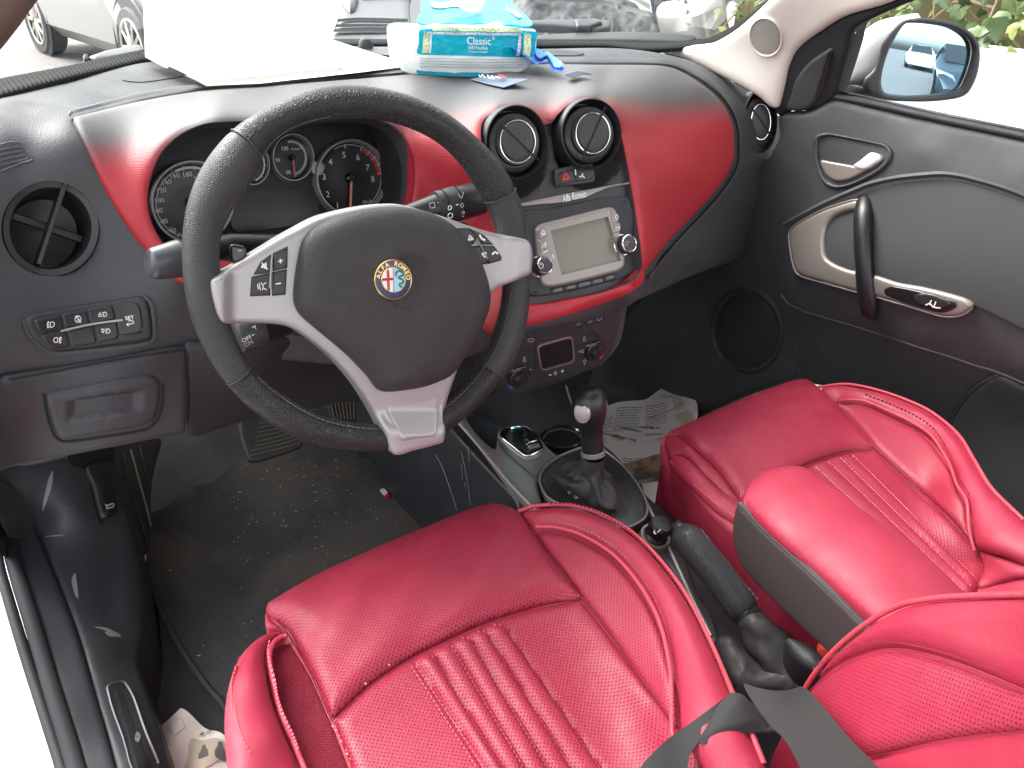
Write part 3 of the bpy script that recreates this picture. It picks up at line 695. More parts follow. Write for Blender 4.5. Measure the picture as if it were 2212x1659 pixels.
# ---- lower box with its handle lid
low = panel('lower_panel', [(-60, 830), (5, 820), (12, 812), (120, 793), (260, 768), (397, 748), (405, 800), (402, 930), (380, 940), (200, 975), (50, 1003), (-60, 1015)], DY, M_blk, dash, off=-.002, puff=.006, r=.010, s=12, thick=.06)
def liddisp(v, d):
    q = np.maximum(np.abs(v[:, 0]-222-(870-v[:, 1])*.0)/75, np.abs(v[:, 1]-870+(v[:, 0]-222)*.14)/20); return -.007*np.clip(1.25-q**3, 0, 1)
panel('box_lid', [(94, 850), (110, 842), (200, 826), (310, 808), (332, 812), (342, 830), (338, 880), (325, 905), (300, 918), (210, 932), (140, 942), (118, 930), (100, 885)], DY, M_blk, low, off=.003, puff=.006, r=.008, s=7, thick=.01, disp=liddisp)
stroke('lid_gap', [[(90, 846), (98, 890), (115, 935), (140, 950), (220, 940), (310, 925), (335, 905), (346, 870), (348, 825)]], DY, M_void, low, w=6, off=.0048)
stroke('panel_gap', [[(12, 817), (120, 799), (260, 773), (398, 753)]], DY, M_void, dash, w=5, off=.004)
# ---- knee panel and column shroud
KF = Axis('y', [(400, 760, .12), (400, 930, .13), (560, 800, .12), (560, 900, .16), (760, 700, .12), (760, 860, .18), (1050, 720, .12), (1050, 840, .17)])
panel('knee_panel', [(397, 750), (450, 740), (700, 720), (1000, 690), (1062, 712), (1068, 760), (1075, 830), (1080, 850), (980, 862), (760, 868), (640, 890), (520, 912), (402, 936)], KF, M_blk2, dash, off=-.003, puff=.008, r=.012, s=14, thick=.08, sdir=(0, .12, .0))
stroke('knee_panel_gap', [[(402, 756), (404, 850), (400, 934)]], KF, M_void, dash, w=3, off=.0055)
# column shroud below the wheel boss
CP0 = AX('y', 640, 640, .02)

# closed underside of the dashboard, back to the bulkhead
def open_extr(name, pts, F, vec, mat, parent):
    A = F(spl(pts, False, 10)); B = A+np.array(vec); n = len(A)
    return mesh(name, np.vstack([A, B]), [(i, i+1, n+i+1, n+i) for i in range(n-1)], mat, parent)
open_extr('underside', [(1690, 250), (1697, 360), (1695, 470), (1640, 542), (1500, 597), (1392, 648), (1350, 690)], DY, (.0, .5, -.10), M_blk2, dash)
open_extr('underside', [(-60, 1000), (50, 995), (200, 968), (380, 934), (520, 905), (760, 860), (980, 850), (1080, 840)], KF, (.0, .5, .06), M_void, dash)
# ------------------------------------------------------------------ instrument cluster
CLP = Plane(AX('y', 600, 400, .225), (0, -.94, .34))
cl = panel('instrument_cluster', [(300, 440), (310, 360), (380, 270), (500, 230), (760, 225), (880, 250), (930, 340), (930, 460), (850, 560), (600, 600), (400, 590), (320, 540)], CLP, M_blk2, dash, off=-.004, thick=.02, s=14)
extr('cluster_hood_lining', BROW, shift(DY, .002), (0, .10, -.02), M_blk2, cl, flare=1.04)
extr('vent_throat', VL, DY, (0, .01, 0), M_blk2, dash)
M_dial = Mt('dial_face', (.020, .021, .024), .35).m
M_num = Mt('dial_print', (.62, .62, .60), .5).m
M_ndl = Mt('orange_needle', (.75, .09, .03), .4).m
def gauge(label, c, rx, ry, numerals, arcs, needle, size, ticks=None, rot=-8, numr=.72):
    g = mesh('gauge', np.zeros((0, 3)), [], M_blk, dash); g['label'] = label
    a0 = math.radians(rot)
    ringmesh('dial_face', CLP, c, rx*.95, ry*.95, [(1, .004), (.9, .002), (.4, .002)], M_dial, g, rot)
    ringmesh_hole(g, c, rx, ry, rot)
    def pt(deg, q):   # degrees clockwise from 12 o'clock in the dial's own frame
        t = math.radians(deg-90); x = rx*q*math.cos(t); y = ry*q*math.sin(t)
        return (c[0]+x*math.cos(a0)-y*math.sin(a0), c[1]+x*math.sin(a0)+y*math.cos(a0))
    F0 = shift(CLP, .0025)
    for t, dg in numerals: text('numeral', t, dg if isinstance(dg, tuple) else pt(dg, numr), F0, M_num, g, size=size, ang=-rot, bold=.012)
    for d0, d1, q, w, m in arcs: stroke('scale_arc', [[pt(x, q) for x in np.linspace(d0, d1, max(3, int(abs(d1-d0)/8)))]], F0, m, g, w=w, off=.0006)
    if ticks: stroke('scale_ticks', [[pt(x, .80), pt(x, .94)] for x in ticks], F0, M_num, g, w=1.6, off=.0014)
    if needle is not None:
        n0, n1 = pt(needle, .1), pt(needle, .86); 
        stroke('needle', [[n0, n1]], F0, M_ndl, g, w=size*.33, off=.006); stroke('needle_line', [[n0, n1]], F0, M_num, g, w=size*.1, off=.0068)
    ringmesh('hub', CLP, c, rx*.14, ry*.14, [(1, .002), (.95, .009), (.6, .011)], M_gloss, g)
    return g
def ringmesh_hole(g, c, rx, ry, rot):
    n = 64; prof = [(1.06, -.004), (1.06, .006), (1.03, .011), (.99, .011), (.955, .005), (.95, .001)]
    V = []; a = math.radians(rot); N = nrm(normals(CLP, [c])[0])
    for q, h in prof:
        th = np.linspace(0, 2*math.pi, n, endpoint=False); x = rx*q*np.cos(th); y = ry*q*np.sin(th)
        V.append(CLP(np.stack([c[0]+x*math.cos(a)-y*math.sin(a), c[1]+x*math.sin(a)+y*math.cos(a)], 1))+N*h)
    Fc = [(i*n+j, i*n+(j+1) % n, (i+1)*n+(j+1) % n, (i+1)*n+j) for i in range(len(prof)-1) for j in range(n)]
    mesh('bezel', np.vstack(V), Fc, M_silver, g)
sp_num = [(str(20*k), -143+22.2*(k-1)) for k in range(1, 11)]
gauge('speedometer with white numerals 20 to 200', (412, 438), 86, 86, [('20', (395, 511)), ('40', (372, 499)), ('60', (354, 479)), ('80', (343, 456)), ('100', (343, 434)), ('120', (347, 412)), ('140', (358, 395)), ('160', (376, 381)), ('180', (403, 378)), ('200', (429, 387))], [(-155, -25, .88, 3, M_dimprint), (-20, 150, .88, 5, M_num)], None, 13, ticks=list(np.arange(-150, 150, 18)))
gauge('fuel gauge with white scale', (540, 355), 36, 45, [('2', (549, 353))], [(40, 170, .82, 3.5, M_num)], None, 11, ticks=[62, 100, 140])
gauge('water temperature gauge reading 50 90 130', (628, 342), 43, 49, [('50', (621, 373)), ('90', (598, 347)), ('130', (613, 322))], [(-10, 170, .72, 5, M_dimprint)], 178, 10, rot=-4, numr=.62)
text('gauge_lettering', 'Acqua°C', (640, 322), shift(CLP, .0025), M_num, cl, size=7, ang=6)
gauge('rev counter with red zone from 6 to 8', (754, 385), 74, 79, [('1', (727, 445)), ('2', (706, 421)), ('3', (698, 383)), ('4', (712, 351)), ('5', (741, 336)), ('6', (771, 341)), ('7', (792, 363)), ('8', (803, 388))], [(-30, 180, .92, 3.5, M_num), (25, 85, .84, 6, M_redprint)], 182, 17, ticks=[-10, 22, 38, 52, 66, 82], rot=0)
text('gauge_script', 'Alfa Romeo', (797, 436), shift(CLP, .003), M_num, cl, size=10, ang=4, shear=.35, sx=.75)
panel('trip_display', [(505, 420), (560, 412), (660, 402), (685, 410), (690, 465), (675, 480), (560, 498), (510, 500), (498, 470)], CLP, M_gloss, cl, off=.0, thick=.003, s=10)
panel('bezel_bridge', [(668, 350), (690, 350), (700, 360), (690, 380), (672, 375)], CLP, M_silver, cl, off=.004, puff=.002, r=.002, s=5)
# ------------------------------------------------------------------ steering wheel
_t, _y = math.radians(16), math.radians(-3.6)
WN = np.array([math.sin(_y)*math.cos(_t), -math.cos(_y)*math.cos(_t), math.sin(_t)]); WC = np.array([.0012, -.0253, .653])
WP = Plane(WC, WN)
wheel = thing('steering_wheel', 'black leather three-spoke steering wheel with silver spokes and a round badge', 'steering wheel', WC)
OUT = [(745, 187), (850, 200), (911, 216), (955, 240), (1014, 285), (1065, 336), (1099, 381), (1127, 446), (1140, 508), (1144, 560), (1144, 625), (1137, 701), (1110, 783), (1075, 831), (1014, 896), (945, 944), (890, 962), (835, 973), (759, 972), (652, 951), (583, 913), (497, 835), (446, 756), (412, 666), (401, 591), (400, 540), (401, 508), (408, 456), (432, 388), (477, 319), (522, 271), (563, 247), (618, 220), (686, 194)]
INN = [(755, 253), (840, 260), (890, 276), (945, 305), (1000, 360), (1024, 401), (1044, 429), (1060, 463), (1070, 500), (1084, 560), (1086, 608), (1082, 653), (1069, 701), (1048, 756), (1014, 804), (955, 865), (890, 905), (804, 917), (759, 913), (686, 896), (618, 859), (549, 804), (511, 742), (494, 701), (478, 640), (472, 590), (470, 530), (474, 494), (487, 463), (508, 432), (532, 400), (549, 364), (566, 328), (594, 296), (635, 274), (686, 259)]
def polar(pts, th, c=(774, 582)):
    p = np.array(pts, float)-c; a = np.arctan2(p[:, 1], p[:, 0]); r = np.hypot(p[:, 0], p[:, 1]); o = np.argsort(a); a, r = a[o], r[o]
    a = np.concatenate([a-2*math.pi, a, a+2*math.pi]); r = np.tile(r, 3); return np.interp(th, a, r)
NT = 220; TH = np.linspace(-math.pi, math.pi, NT, endpoint=False)
ro, ri = polar(OUT, TH), polar(INN, TH)
def sm(a, k=4):
    w = np.ones(2*k+1)/(2*k+1); return np.convolve(np.concatenate([a[-k:], a, a[:k]]), w, 'valid')
ro, ri = sm(ro, 3), sm(ri, 3)
rc = (ro+ri)/2; hw = (ro-ri)/2
cxy = np.stack([774+rc*np.cos(TH), 582+rc*np.sin(TH)], 1); RC = WP(cxy)
dr = np.linalg.norm(RC-CAM, axis=1); RR = hw*dr/FOC
# foreshortening of the in-plane half width is taken back where the rim is seen edge-on
segs = [('grip_leather', M_leathp, -0.48, 0.66), ('grip_leather', M_leathp, 2.42, 3.98), ('rim_leather', M_leath, .66, 2.42), ('rim_leather', M_leath, 3.98, 5.80)]
def seg(name, mat, a, b):
    n = int((b-a)/(2*math.pi)*NT)+1; th = np.linspace(a, b, n); t = (th+math.pi) % (2*math.pi)
    f = lambda arr: np.interp(t, np.append(TH+math.pi, 2*math.pi), np.append(arr, arr[0]))
    P = np.stack([f(RC[:, k]) for k in range(3)], 1); R = f(RR)
    R = R.copy(); R[0] *= .965; R[-1] *= .965
    return tube(name, P, R, mat, wheel, n=28, up=WN, ell=(1.04, 1.0))
for nm, m, a, b in segs: seg(nm, m, a, b)
for a in (-.48, .66, 2.42, 3.98):
    t = (a+math.pi) % (2*math.pi); f = lambda arr: np.interp(t, np.append(TH+math.pi, 2*math.pi), np.append(arr, arr[0]))
    c = np.array([f(RC[:, k]) for k in range(3)]); tt = nrm(np.cross(WN, c-RC.mean(0))); R = f(RR)*1.01
    tube('leather_seam', [c+R*(WN*math.cos(x)*1.04+nrm(c-RC.mean(0))*math.sin(x)) for x in np.linspace(0, 2*math.pi, 24, endpoint=False)], .0008, M_blk, wheel, 6, closed=True)
# stitching along the inside of the rim
for a, b in ((.15, 1.25), (1.45, 2.35), (3.98, 4.5)):
    V = []; Fc = []
    n = int((b-a)*60)
    for i in range(n):
        th = a+(b-a)*i/n; t = (th+math.pi) % (2*math.pi); f = lambda arr: np.interp(t, np.append(TH+math.pi, 2*math.pi), np.append(arr, arr[0]))
        c = np.array([f(RC[:, k]) for k in range(3)]); R = f(RR); rd = nrm(RC.mean(0)-c); tg = np.cross(WN, rd)
        q = c+R*1.02*(rd*.80+WN*.62); s = (1 if i % 2 else -1); d = nrm(tg*.8+np.cross(tg, rd)*s*.7); k = len(V)
        for e in (-1, 1):
            for g in ((.0004, 0), (0, .0006), (-.0004, 0)):
                V.append(q+d*e*.0022+np.cross(d, rd)*g[0]+rd*g[1]*.8+WN*g[1]*.6)
        Fc += [(k, k+1, k+4, k+3), (k+1, k+2, k+5, k+4)]
    mesh('rim_stitching', V, Fc, M_stitchg, wheel)
# spokes
def wdisp(v, d): # trim dishes towards the hub
    q = np.hypot(v[:, 0]-845, v[:, 1]-620); e = lambda x: np.clip(x, 0, 1)**2*(3-2*np.clip(x, 0, 1))
    return .012*np.clip(1-q/330, 0, 1)+.012*e((v[:, 1]-880)/50)+.011*e((505-v[:, 0])/40)+.011*e((v[:, 0]-1060)/35)
LS = [(446, 604), (456, 596), (500, 573), (560, 536), (620, 500), (700, 462), (830, 440), (930, 462), (1000, 486), (1060, 503), (1100, 511), (1122, 518), (1131, 535), (1132, 560), (1128, 588), (1115, 596), (1080, 612), (1045, 640), (1018, 690), (992, 760), (968, 830), (952, 890), (944, 944), (930, 952), (880, 965), (838, 973), (820, 930), (795, 880), (760, 826), (712, 772), (655, 725), (610, 702), (550, 697), (490, 698), (470, 690), (458, 668), (448, 630)]
spk = panel('spoke_trim', LS, WP, M_silver, wheel, off=.004, puff=.006, r=.006, s=9, thick=.014, disp=wdisp)
HUBO = [(624, 640), (628, 590), (636, 545), (648, 512), (680, 483), (730, 462), (790, 450), (845, 447), (905, 458), (955, 484), (992, 522), (1018, 565), (1034, 610), (1038, 650), (1026, 690), (1004, 735), (980, 775), (962, 800), (940, 815), (900, 828), (860, 834), (824, 838), (802, 834), (780, 806), (735, 760), (690, 722), (650, 688), (632, 668)]
def hubdisp(v, d):
    q = ((v[:, 0]-835)/260)**2+((v[:, 1]-600)/270)**2; o = .016*np.clip(1-q, 0, 1)**.7
    # lower centre is pinched into a wedge between two flutes
    k = np.clip((v[:, 1]-690)/120, 0, 1); x = v[:, 0]-(860-(v[:, 1]-700)*.05)
    o = o+.005*k*np.clip(1-(x/75)**2, 0, 1)
    e = np.hypot((v[:, 0]-848)/56, (v[:, 1]-605)/60); return o-.0035*np.clip(1-e**6, 0, 1)
hub = panel('airbag_cover', HUBO, shift(WP, .012), M_hub, wheel, puff=.016, r=.020, s=7, thick=.026, disp=hubdisp)
text('embossed_lettering', 'SRS AIRBAG', (874, 780), shift(WP, .0400), M_hub, hub, size=15, ang=5, bold=.02, off=.0022)
# lower spoke: raised flutes either side of a flat tongue
tongue = panel('lower_spoke_panel', [(812, 850), (870, 842), (930, 832), (945, 826), (940, 860), (930, 905), (920, 930), (880, 936), (850, 940), (840, 915), (826, 880)], shift(WP, .0105), M_silver, wheel, off=.0004, puff=.0020, r=.004, s=6, thick=.006, disp=lambda v, d: .012*np.clip((v[:, 1]-880)/50, 0, 1))
for L in ([(775, 812), (800, 845), (820, 878), (834, 912)], [(968, 790), (955, 830), (944, 870), (936, 908)]):
    p = spl(L, False, 8); Q = shift(WP, .0095)(p)+WN*(.012*np.clip((p[:, 1:2]-880)/50, 0, 1)); tube('spoke_flute', Q, np.linspace(.006, .0035, len(Q)), M_silver, wheel, 12, up=WN, ell=(.7, 1.0))
# switch pads
WB = shift(WP, .0145)
PL = [[(541, 592), (556, 565), (578, 548), (580, 583), (570, 588)], [(582, 546), (613, 531), (612, 577), (582, 584)], [(537, 596), (578, 587), (576, 636), (534, 638)], [(581, 586), (611, 579), (608, 634), (580, 637)]]
PR = [[(968, 492), (998, 492), (1015, 512), (1008, 527), (990, 526)], [(1000, 493), (1030, 506), (1052, 528), (1022, 527), (1012, 512)], [(1005, 530), (1022, 529), (1038, 558), (1037, 569), (1020, 570)], [(1024, 529), (1053, 530), (1073, 558), (1066, 562), (1040, 569)]]
WB2 = lambda uv: WP(uv)+WN*(.0105+.012*np.clip(1-np.hypot(np.atleast_2d(uv)[:, 0:1]-845, np.atleast_2d(uv)[:, 1:2]-620)/330, 0, 1))
for o in PL+PR: panel('button', o, WB2, M_satinblk, wheel, off=.0, puff=.0020, r=.0018, s=4, sharp='all', thick=.004)
WS = lambda uv: WB2(uv)+WN*.0022
def plus(c, h=5): return [[(c[0]-h, c[1]+h*.2), (c[0]+h, c[1]-h*.2)], [(c[0]-h*.1, c[1]-h), (c[0]+h*.1, c[1]+h)]]
stroke('plus_symbol', plus((596, 562)), WS, M_white, wheel, w=2.2)
stroke('minus_symbol', [[(586, 611), (597, 609)]], WS, M_white, wheel, w=2.4)
stroke('mute_symbol', [[(556, 574), (562, 570), (566, 566), (565, 578), (560, 575), (556, 576)], [(557, 566), (569, 580)]], WS, M_white, wheel, w=2.4)
stroke('voice_symbol', [[(548, 612), (550, 622)], [(551, 609), (554, 624)], [(555, 608), (560, 616), (558, 624)], [(560, 612), (566, 608)], [(561, 620), (567, 623)]], WS, M_white, wheel, w=1.7)
tube('button_divider', WS([(578, 555), (576, 590), (574, 620)])+WN*.0003, .0012, M_champ, wheel, 8)
tube('button_divider', WS([(1013, 514), (1022, 531), (1036, 558)])+WN*.0003, .0009, M_champ, wheel, 8)
stroke('up_symbol', [[(994, 518), (1005, 516), (997, 507), (994, 518)], [(997, 515), (1001, 514)]], WS, M_white, wheel, w=2.6, smooth=False)
stroke('down_symbol', [[(1023, 546), (1033, 544), (1030, 555), (1023, 546)], [(1027, 548), (1030, 548)]], WS, M_white, wheel, w=2.6, smooth=False)
stroke('call_symbol', [[(1019, 506), (1023, 514), (1031, 518)]], WS, M_white, wheel, w=4)
stroke('hang_up_symbol', [[(1046, 549), (1052, 543), (1059, 547)]], WS, M_white, wheel, w=4)
# badge
BP = Plane(at(shift(WP, .0440), 848, 605), WN); bc = (848, 604); bx, by = 40, 43
M_gold = Mt('worn_gold_metal', (.62, .42, .16), .3, 1).m; M_navy = Mt('navy_enamel', (.012, .018, .09), .2).m; M_cream = Mt('white_enamel', (.78, .78, .74), .25).m
M_sky = Mt('light_blue_enamel', (.30, .55, .75), .25).m; M_crs = Mt('red_enamel', (.50, .012, .03), .25).m; M_grn = Mt('green_enamel', (.01, .16, .07), .25).m
badge = ringmesh('badge', BP, bc, bx, by, [(1.02, -.004), (1.02, .0015), (.99, .0022), (.95, .0018), (.94, .0006)], M_gold, wheel)
ringmesh('blue_ring', BP, bc, bx*.95, by*.95, [(1, .0008), (.9, .0010), (.3, .0010)], M_navy, badge)
def el(q, a, b, k=24): return [(bc[0]+bx*q*math.cos(t), bc[1]+by*q*math.sin(t)) for t in np.linspace(a, b, k)]
tl = math.radians(-88)
panel('white_field', el(.62, tl, tl-math.pi), BP, M_cream, badge, off=.0016, thick=.001, sharp=(0, 23), s=5)
panel('blue_field', el(.62, tl, tl+math.pi), BP, M_sky, badge, off=.0016, thick=.001, sharp=(0, 23), s=5)
stroke('gold_circle', [el(.64, 0, 2*math.pi, 40)[:-1]+[el(.64, 0, 2*math.pi, 40)[0]]], BP, M_gold, badge, w=1.8, off=.0022)
stroke('gold_divider', [[(847, 578), (849, 630)]], BP, M_gold, badge, w=1.2, off=.0023)
stroke('cross', [[(824, 604), (847, 602)], [(836, 583), (838, 627)]], BP, M_crs, badge, w=5.5, off=.0021, smooth=False)
stroke('serpent', [[(858, 584), (864, 586), (869, 590), (868, 595), (861, 597), (860, 601), (867, 603), (870, 608), (866, 612), (861, 613), (862, 618), (867, 620), (866, 626)], [(857, 586), (853, 590)]], BP, M_grn, badge, w=4, off=.0022)
stroke('serpent_prey', [[(856, 590), (852, 594), (850, 592)], [(854, 593), (855, 598)]], BP, M_crs, badge, w=1.8, off=.0024)
stroke('serpent_crown', [[(856, 579), (863, 580)]], BP, M_gold, badge, w=2, off=.0024)
for i, ch in enumerate('ALFA ROMEO'):
    if ch == ' ': continue
    a = math.radians(-168+i*(160/9.)); text('badge_letter', ch, (bc[0]+bx*.80*math.cos(a), bc[1]+by*.80*math.sin(a)), BP, M_gold, badge, size=13, ang=-(math.degrees(a)+90), off=.0016, bold=.03, d=4)
# column and shroud behind the hub
shr = thing('steering_column_shroud', 'black plastic shroud round the steering column, behind the wheel', 'column shroud', WC-WN*.06)
cdir = -WN
def shell(name, sections, mat, parent, n=20, exp=3.0, cap=True):
    """loft of superellipse sections: (centre, half width vector, half height vector)"""
    V = []; Fc = []
    for c, a, b in sections:
        for j in range(n):
            t = 2*math.pi*j/n; x, y = math.cos(t), math.sin(t); k = (abs(x)**exp+abs(y)**exp)**(-1/exp)
            V.append(np.array(c)+np.array(a)*x*k+np.array(b)*y*k)
    for i in range(len(sections)-1):
        for j in range(n): Fc.append((i*n+j, i*n+(j+1) % n, (i+1)*n+(j+1) % n, (i+1)*n+j))
    if cap: Fc += [tuple(range(n))[::-1], tuple((len(sections)-1)*n+j for j in range(n))]
    return mesh(name, V, Fc, mat, parent, sharp=50)
wx = nrm(np.cross([0, 0, 1.], -WN))*-1; wy = np.cross(WN, wx); wy = wy*np.sign(wy[2])
shell('shroud', [(WC-WN*.030, wx*.045, wy*.045), (WC-WN*.04, wx*.058, wy*.052), (WC-WN*.09-wy*.01, wx*.075, wy*.06), (WC-WN*.20-wy*.02, wx*.08, wy*.065)], M_blk2, shr)
tube('hub_boss', [WC+WN*.0, WC-WN*.04], .035, M_blk2, wheel, 24)
# ------------------------------------------------------------------ stalks
st = thing('indicator_stalk', 'short dark indicator stalk with a rounded end, left of the steering wheel', 'stalk', AX('y', 400, 560, .05))
def SY(u, v, y): return AX('y', u, v, y)
pts = [SY(328, 566, .045), SY(333, 566, .046), SY(345, 565, .047), (SY(385, 558, .05)), SY(400, 556, .052), SY(470, 545, .07), SY(560, 535, .09)]
tube('stalk_arm', [SY(395, 557, .052), SY(440, 545, .056), SY(500, 528, .065), SY(600, 530, .08)], [.017, .013, .011, .012], M_satinblk, st, 16, ell=(1, .8))
tube('stalk_tip', [SY(322, 571, .045), SY(324, 571, .045), SY(332, 570, .046), SY(388, 558, .05), SY(392, 557, .05), SY(398, 556, .0505)], [.010, .0135, .0155, .0185, .0185, .014], Mt('dark_grey_satin', (.05, .05, .055), .32).m, st, 20, ell=(1, .85))
ws = thing('wiper_stalk', 'black wiper stalk with white symbols and two turning collars, right of the steering wheel', 'stalk', SY(960, 440, .03))
WA = [SY(800, 500, .05), SY(880, 472, .045), SY(955, 448, .04)]; WBp = [SY(948, 452, .04), SY(990, 440, .037), SY(1030, 430, .034), SY(1052, 424, .033)]
tube('stalk_arm', WA, [.013, .015, .018], M_satinblk, ws, 20, ell=(1, .8))
tube('stalk_collar', [SY(941, 452, .04), SY(943, 451.5, .04), SY(957, 448, .04), SY(985, 441, .038), SY(987, 440.5, .038)], [.016, .0205, .0205, .0212, .019], M_blk, ws, 24, ell=(1, .8))
tube('stalk_end', [SY(987, 440.5, .038), SY(989, 440, .038), SY(1040, 427, .035), SY(1046, 426, .035), SY(1049, 425, .035)], [.018, .0205, .0195, .0165, .010], M_satinblk, ws, 24, ell=(1, .8))
tube('stalk_collar_ribs', [SY(957, 448, .0385), SY(959, 447.5, .0385)], [.0214, .0214], M_satinblk, ws, 24, ell=(1, .8))
SF = Axis('y', [(950, 400, .034), (950, 450, .0165), (950, 490, .022), (1040, 380, .03), (1040, 430, .012), (1040, 470, .018)])
SFp = Plane(SY(990, 440, .0195), (-.35, -.80, .48))
stroke('wiper_mark', [[(968, 448), (973, 444), (976, 448), (972, 454), (968, 452), (968, 448)], [(968, 463), (976, 461), (977, 469), (969, 471), (968, 463)], [(985, 443), (990, 442)]], SFp, M_white, ws, w=1.6)
stroke('wiper_mark', [[(995, 443), (999, 439), (1002, 443), (999, 448), (995, 447), (995, 443)], [(998, 458), (1003, 457), (1003, 461), (998, 462), (998, 458)], [(998, 468), (1003, 467)], [(990, 419), (997, 428), (1001, 415)]], SFp, M_dimprint, ws, w=1.5)
stroke('rear_wiper_mark', [[(927, 440), (938, 437), (940, 448), (930, 450), (927, 440)], [(944, 436), (948, 440)]], Plane(SY(935, 455, .022), (-.35, -.80, .48)), M_dimprint, ws, w=1.6, smooth=False)
# shift paddles and cruise stalk
pd = thing('gearshift_paddle', 'black shift paddle with a white minus sign, seen left of the hub', 'paddle', SY(510, 545, .01))
panel('blade', [(497, 532), (505, 527), (530, 535), (532, 570), (515, 572), (500, 565)], Plane(SY(510, 545, .0), WN), M_gloss, pd, puff=.003, r=.003, s=5, thick=.004, closed_back=True)
stroke('minus_sign', [[(512, 541), (519, 541)]], Plane(SY(510, 545, .0), WN), M_white, pd, w=2.5, off=.0036)
pd2 = thing('gearshift_paddle', 'black shift paddle tip peeping out under the wiper stalk', 'paddle', SY(990, 485, .01))
panel('blade', [(955, 486), (975, 480), (1000, 478), (1010, 484), (1012, 492), (985, 500), (960, 500)], Plane(SY(990, 485, -.002), WN), M_gloss, pd2, puff=.003, r=.003, s=5, thick=.004, closed_back=True)
cr = thing('cruise_control_stalk', 'short black stalk lettered OFF and ON below the left spoke', 'stalk', SY(545, 715, .03))
tube('stalk_arm', [SY(620, 700, .05), SY(560, 712, .04)], [.012, .015], M_satinblk, cr, 16)
tube('stalk_collar', [SY(562, 711, .04), SY(560, 712, .04), SY(512, 725, .035), SY(506, 727, .035)], [.014, .0185, .0185, .012], M_blk, cr, 22)
CF_ = Plane(SY(535, 722, .012), (-.2, -.85, .35))
text('stalk_lettering', 'OFF', (533, 732), CF_, M_white, cr, size=12, ang=28); text('stalk_lettering', 'ON', (537, 742), CF_, M_dimprint, cr, size=12, ang=28)
stroke('stalk_symbols', [[(549, 703), (553, 711)], [(544, 708), (552, 704)], [(544, 725), (549, 722)]], CF_, M_white, cr, w=1.8)
# ------------------------------------------------------------------ seats
def lerpline(top, bot, v): return top[0]+(bot[0]-top[0])*(v-top[1])/(bot[1]-top[1])
def ribs(tops, bots, amp=.0045):
    def f(v, d):
        X = np.stack([lerpline(a, b, v[:, 1]) for a, b in zip(tops, bots)], 1); out = np.zeros(len(v))
        for i in range(X.shape[1]-1):
            t = (v[:, 0]-X[:, i])/(X[:, i+1]-X[:, i]); k = (t > 0) & (t < 1)
            out[k] += amp*np.sin(math.pi*t[k])**.55
        for i in range(X.shape[1]):
            w = (X[:, -1]-X[:, 0])/(X.shape[1]-1)*.16; out -= .0022*np.exp(-((v[:, 0]-X[:, i])/w)**2)
        return out*np.clip(d/.012, 0, 1)
    return f
def polyline(F, pts, off=0., step=7):
    p = spl(pts, False, step); return F(p)+normals(F, p)*off
def stitches(name, F, pts, parent, mat=None, gap=9, ln=5.5, w=1.8, off=.004, jit=0):
    p = spl(pts, False, 1.0); L = np.concatenate([[0], np.cumsum(np.hypot(*np.diff(p, axis=0).T))]); out = []
    for s in np.arange(0, L[-1]-ln, gap):
        a = [np.interp(s, L, p[:, k]) for k in (0, 1)]; b = [np.interp(s+ln, L, p[:, k]) for k in (0, 1)]; out.append([tuple(a), tuple(b)])
    return stroke(name, out, F, mat or M_stitch, parent, w=w, off=off)
seatF = Axis('z', [(575, 1300, .322), (700, 1225, .322), (850, 1160, .324), (1000, 1100, .324), (1060, 1082, .322), (1110, 1085, .320),
    (640, 1330, .330), (760, 1280, .334), (900, 1215, .337), (1060, 1150, .336), (1150, 1160, .328), (1175, 1185, .328), (1256, 1290, .324), (1050, 1345, .325), (900, 1400, .324), (780, 1480, .322), (715, 1553, .320), (660, 1450, .322), (615, 1380, .318),
    (760, 1659, .312), (1100, 1659, .305), (1400, 1540, .312), (1320, 1400, .316), (1000, 1500, .312), (1450, 1640, .314),
    (1150, 1100, .330), (1230, 1100, .338), (1310, 1125, .342), (1380, 1170, .346), (1440, 1235, .350), (1500, 1325, .354), (1560, 1450, .358), (1640, 1650, .362), (1330, 1230, .340), (1400, 1340, .346), (1460, 1480, .350), (1490, 1600, .35),
    (560, 1375, .332), (515, 1420, .340), (490, 1500, .346), (484, 1600, .350), (600, 1480, .318), (560, 1480, .342), (570, 1600, .345), (640, 1600, .316)], smooth=1e-6)
ds = thing('driver_seat', 'red perforated leather seat with ribbed centre, nearest the camera below the steering wheel', 'car seat', (0, -.3, .0))
SO = [(575, 1298), (640, 1258), (720, 1216), (850, 1160), (980, 1106), (1040, 1085), (1068, 1080), (1098, 1086), (1122, 1100), (1175, 1092), (1235, 1093), (1300, 1113), (1370, 1155), (1435, 1222), (1490, 1300), (1540, 1400), (1585, 1505), (1625, 1590), (1668, 1700), (1500, 1760), (900, 1760), (500, 1740), (485, 1640), (479, 1560), (485, 1490), (510, 1420), (555, 1373), (603, 1354), (576, 1330)]
panel('cushion_base', SO, seatF, M_red, ds, off=-.014, puff=.008, r=.012, s=16, thick=.01, sdir=(0, .0, -.24))
FC = [(573, 1302), (582, 1292), (640, 1258), (720, 1216), (850, 1160), (980, 1106), (1040, 1085), (1070, 1081), (1098, 1087), (1125, 1103), (1150, 1142), (1178, 1184), (1225, 1245), (1256, 1288), (1205, 1296), (1150, 1308), (1050, 1340), (960, 1380), (880, 1420), (800, 1472), (745, 1522), (715, 1552), (700, 1520), (668, 1450), (640, 1400), (610, 1348), (582, 1322)]
def fcd(v, d):   # loose leather: soft folds beside the seams
    return .0012*np.sin(v[:, 0]*.05+v[:, 1]*.03)*np.clip(d/.02, 0, 1)
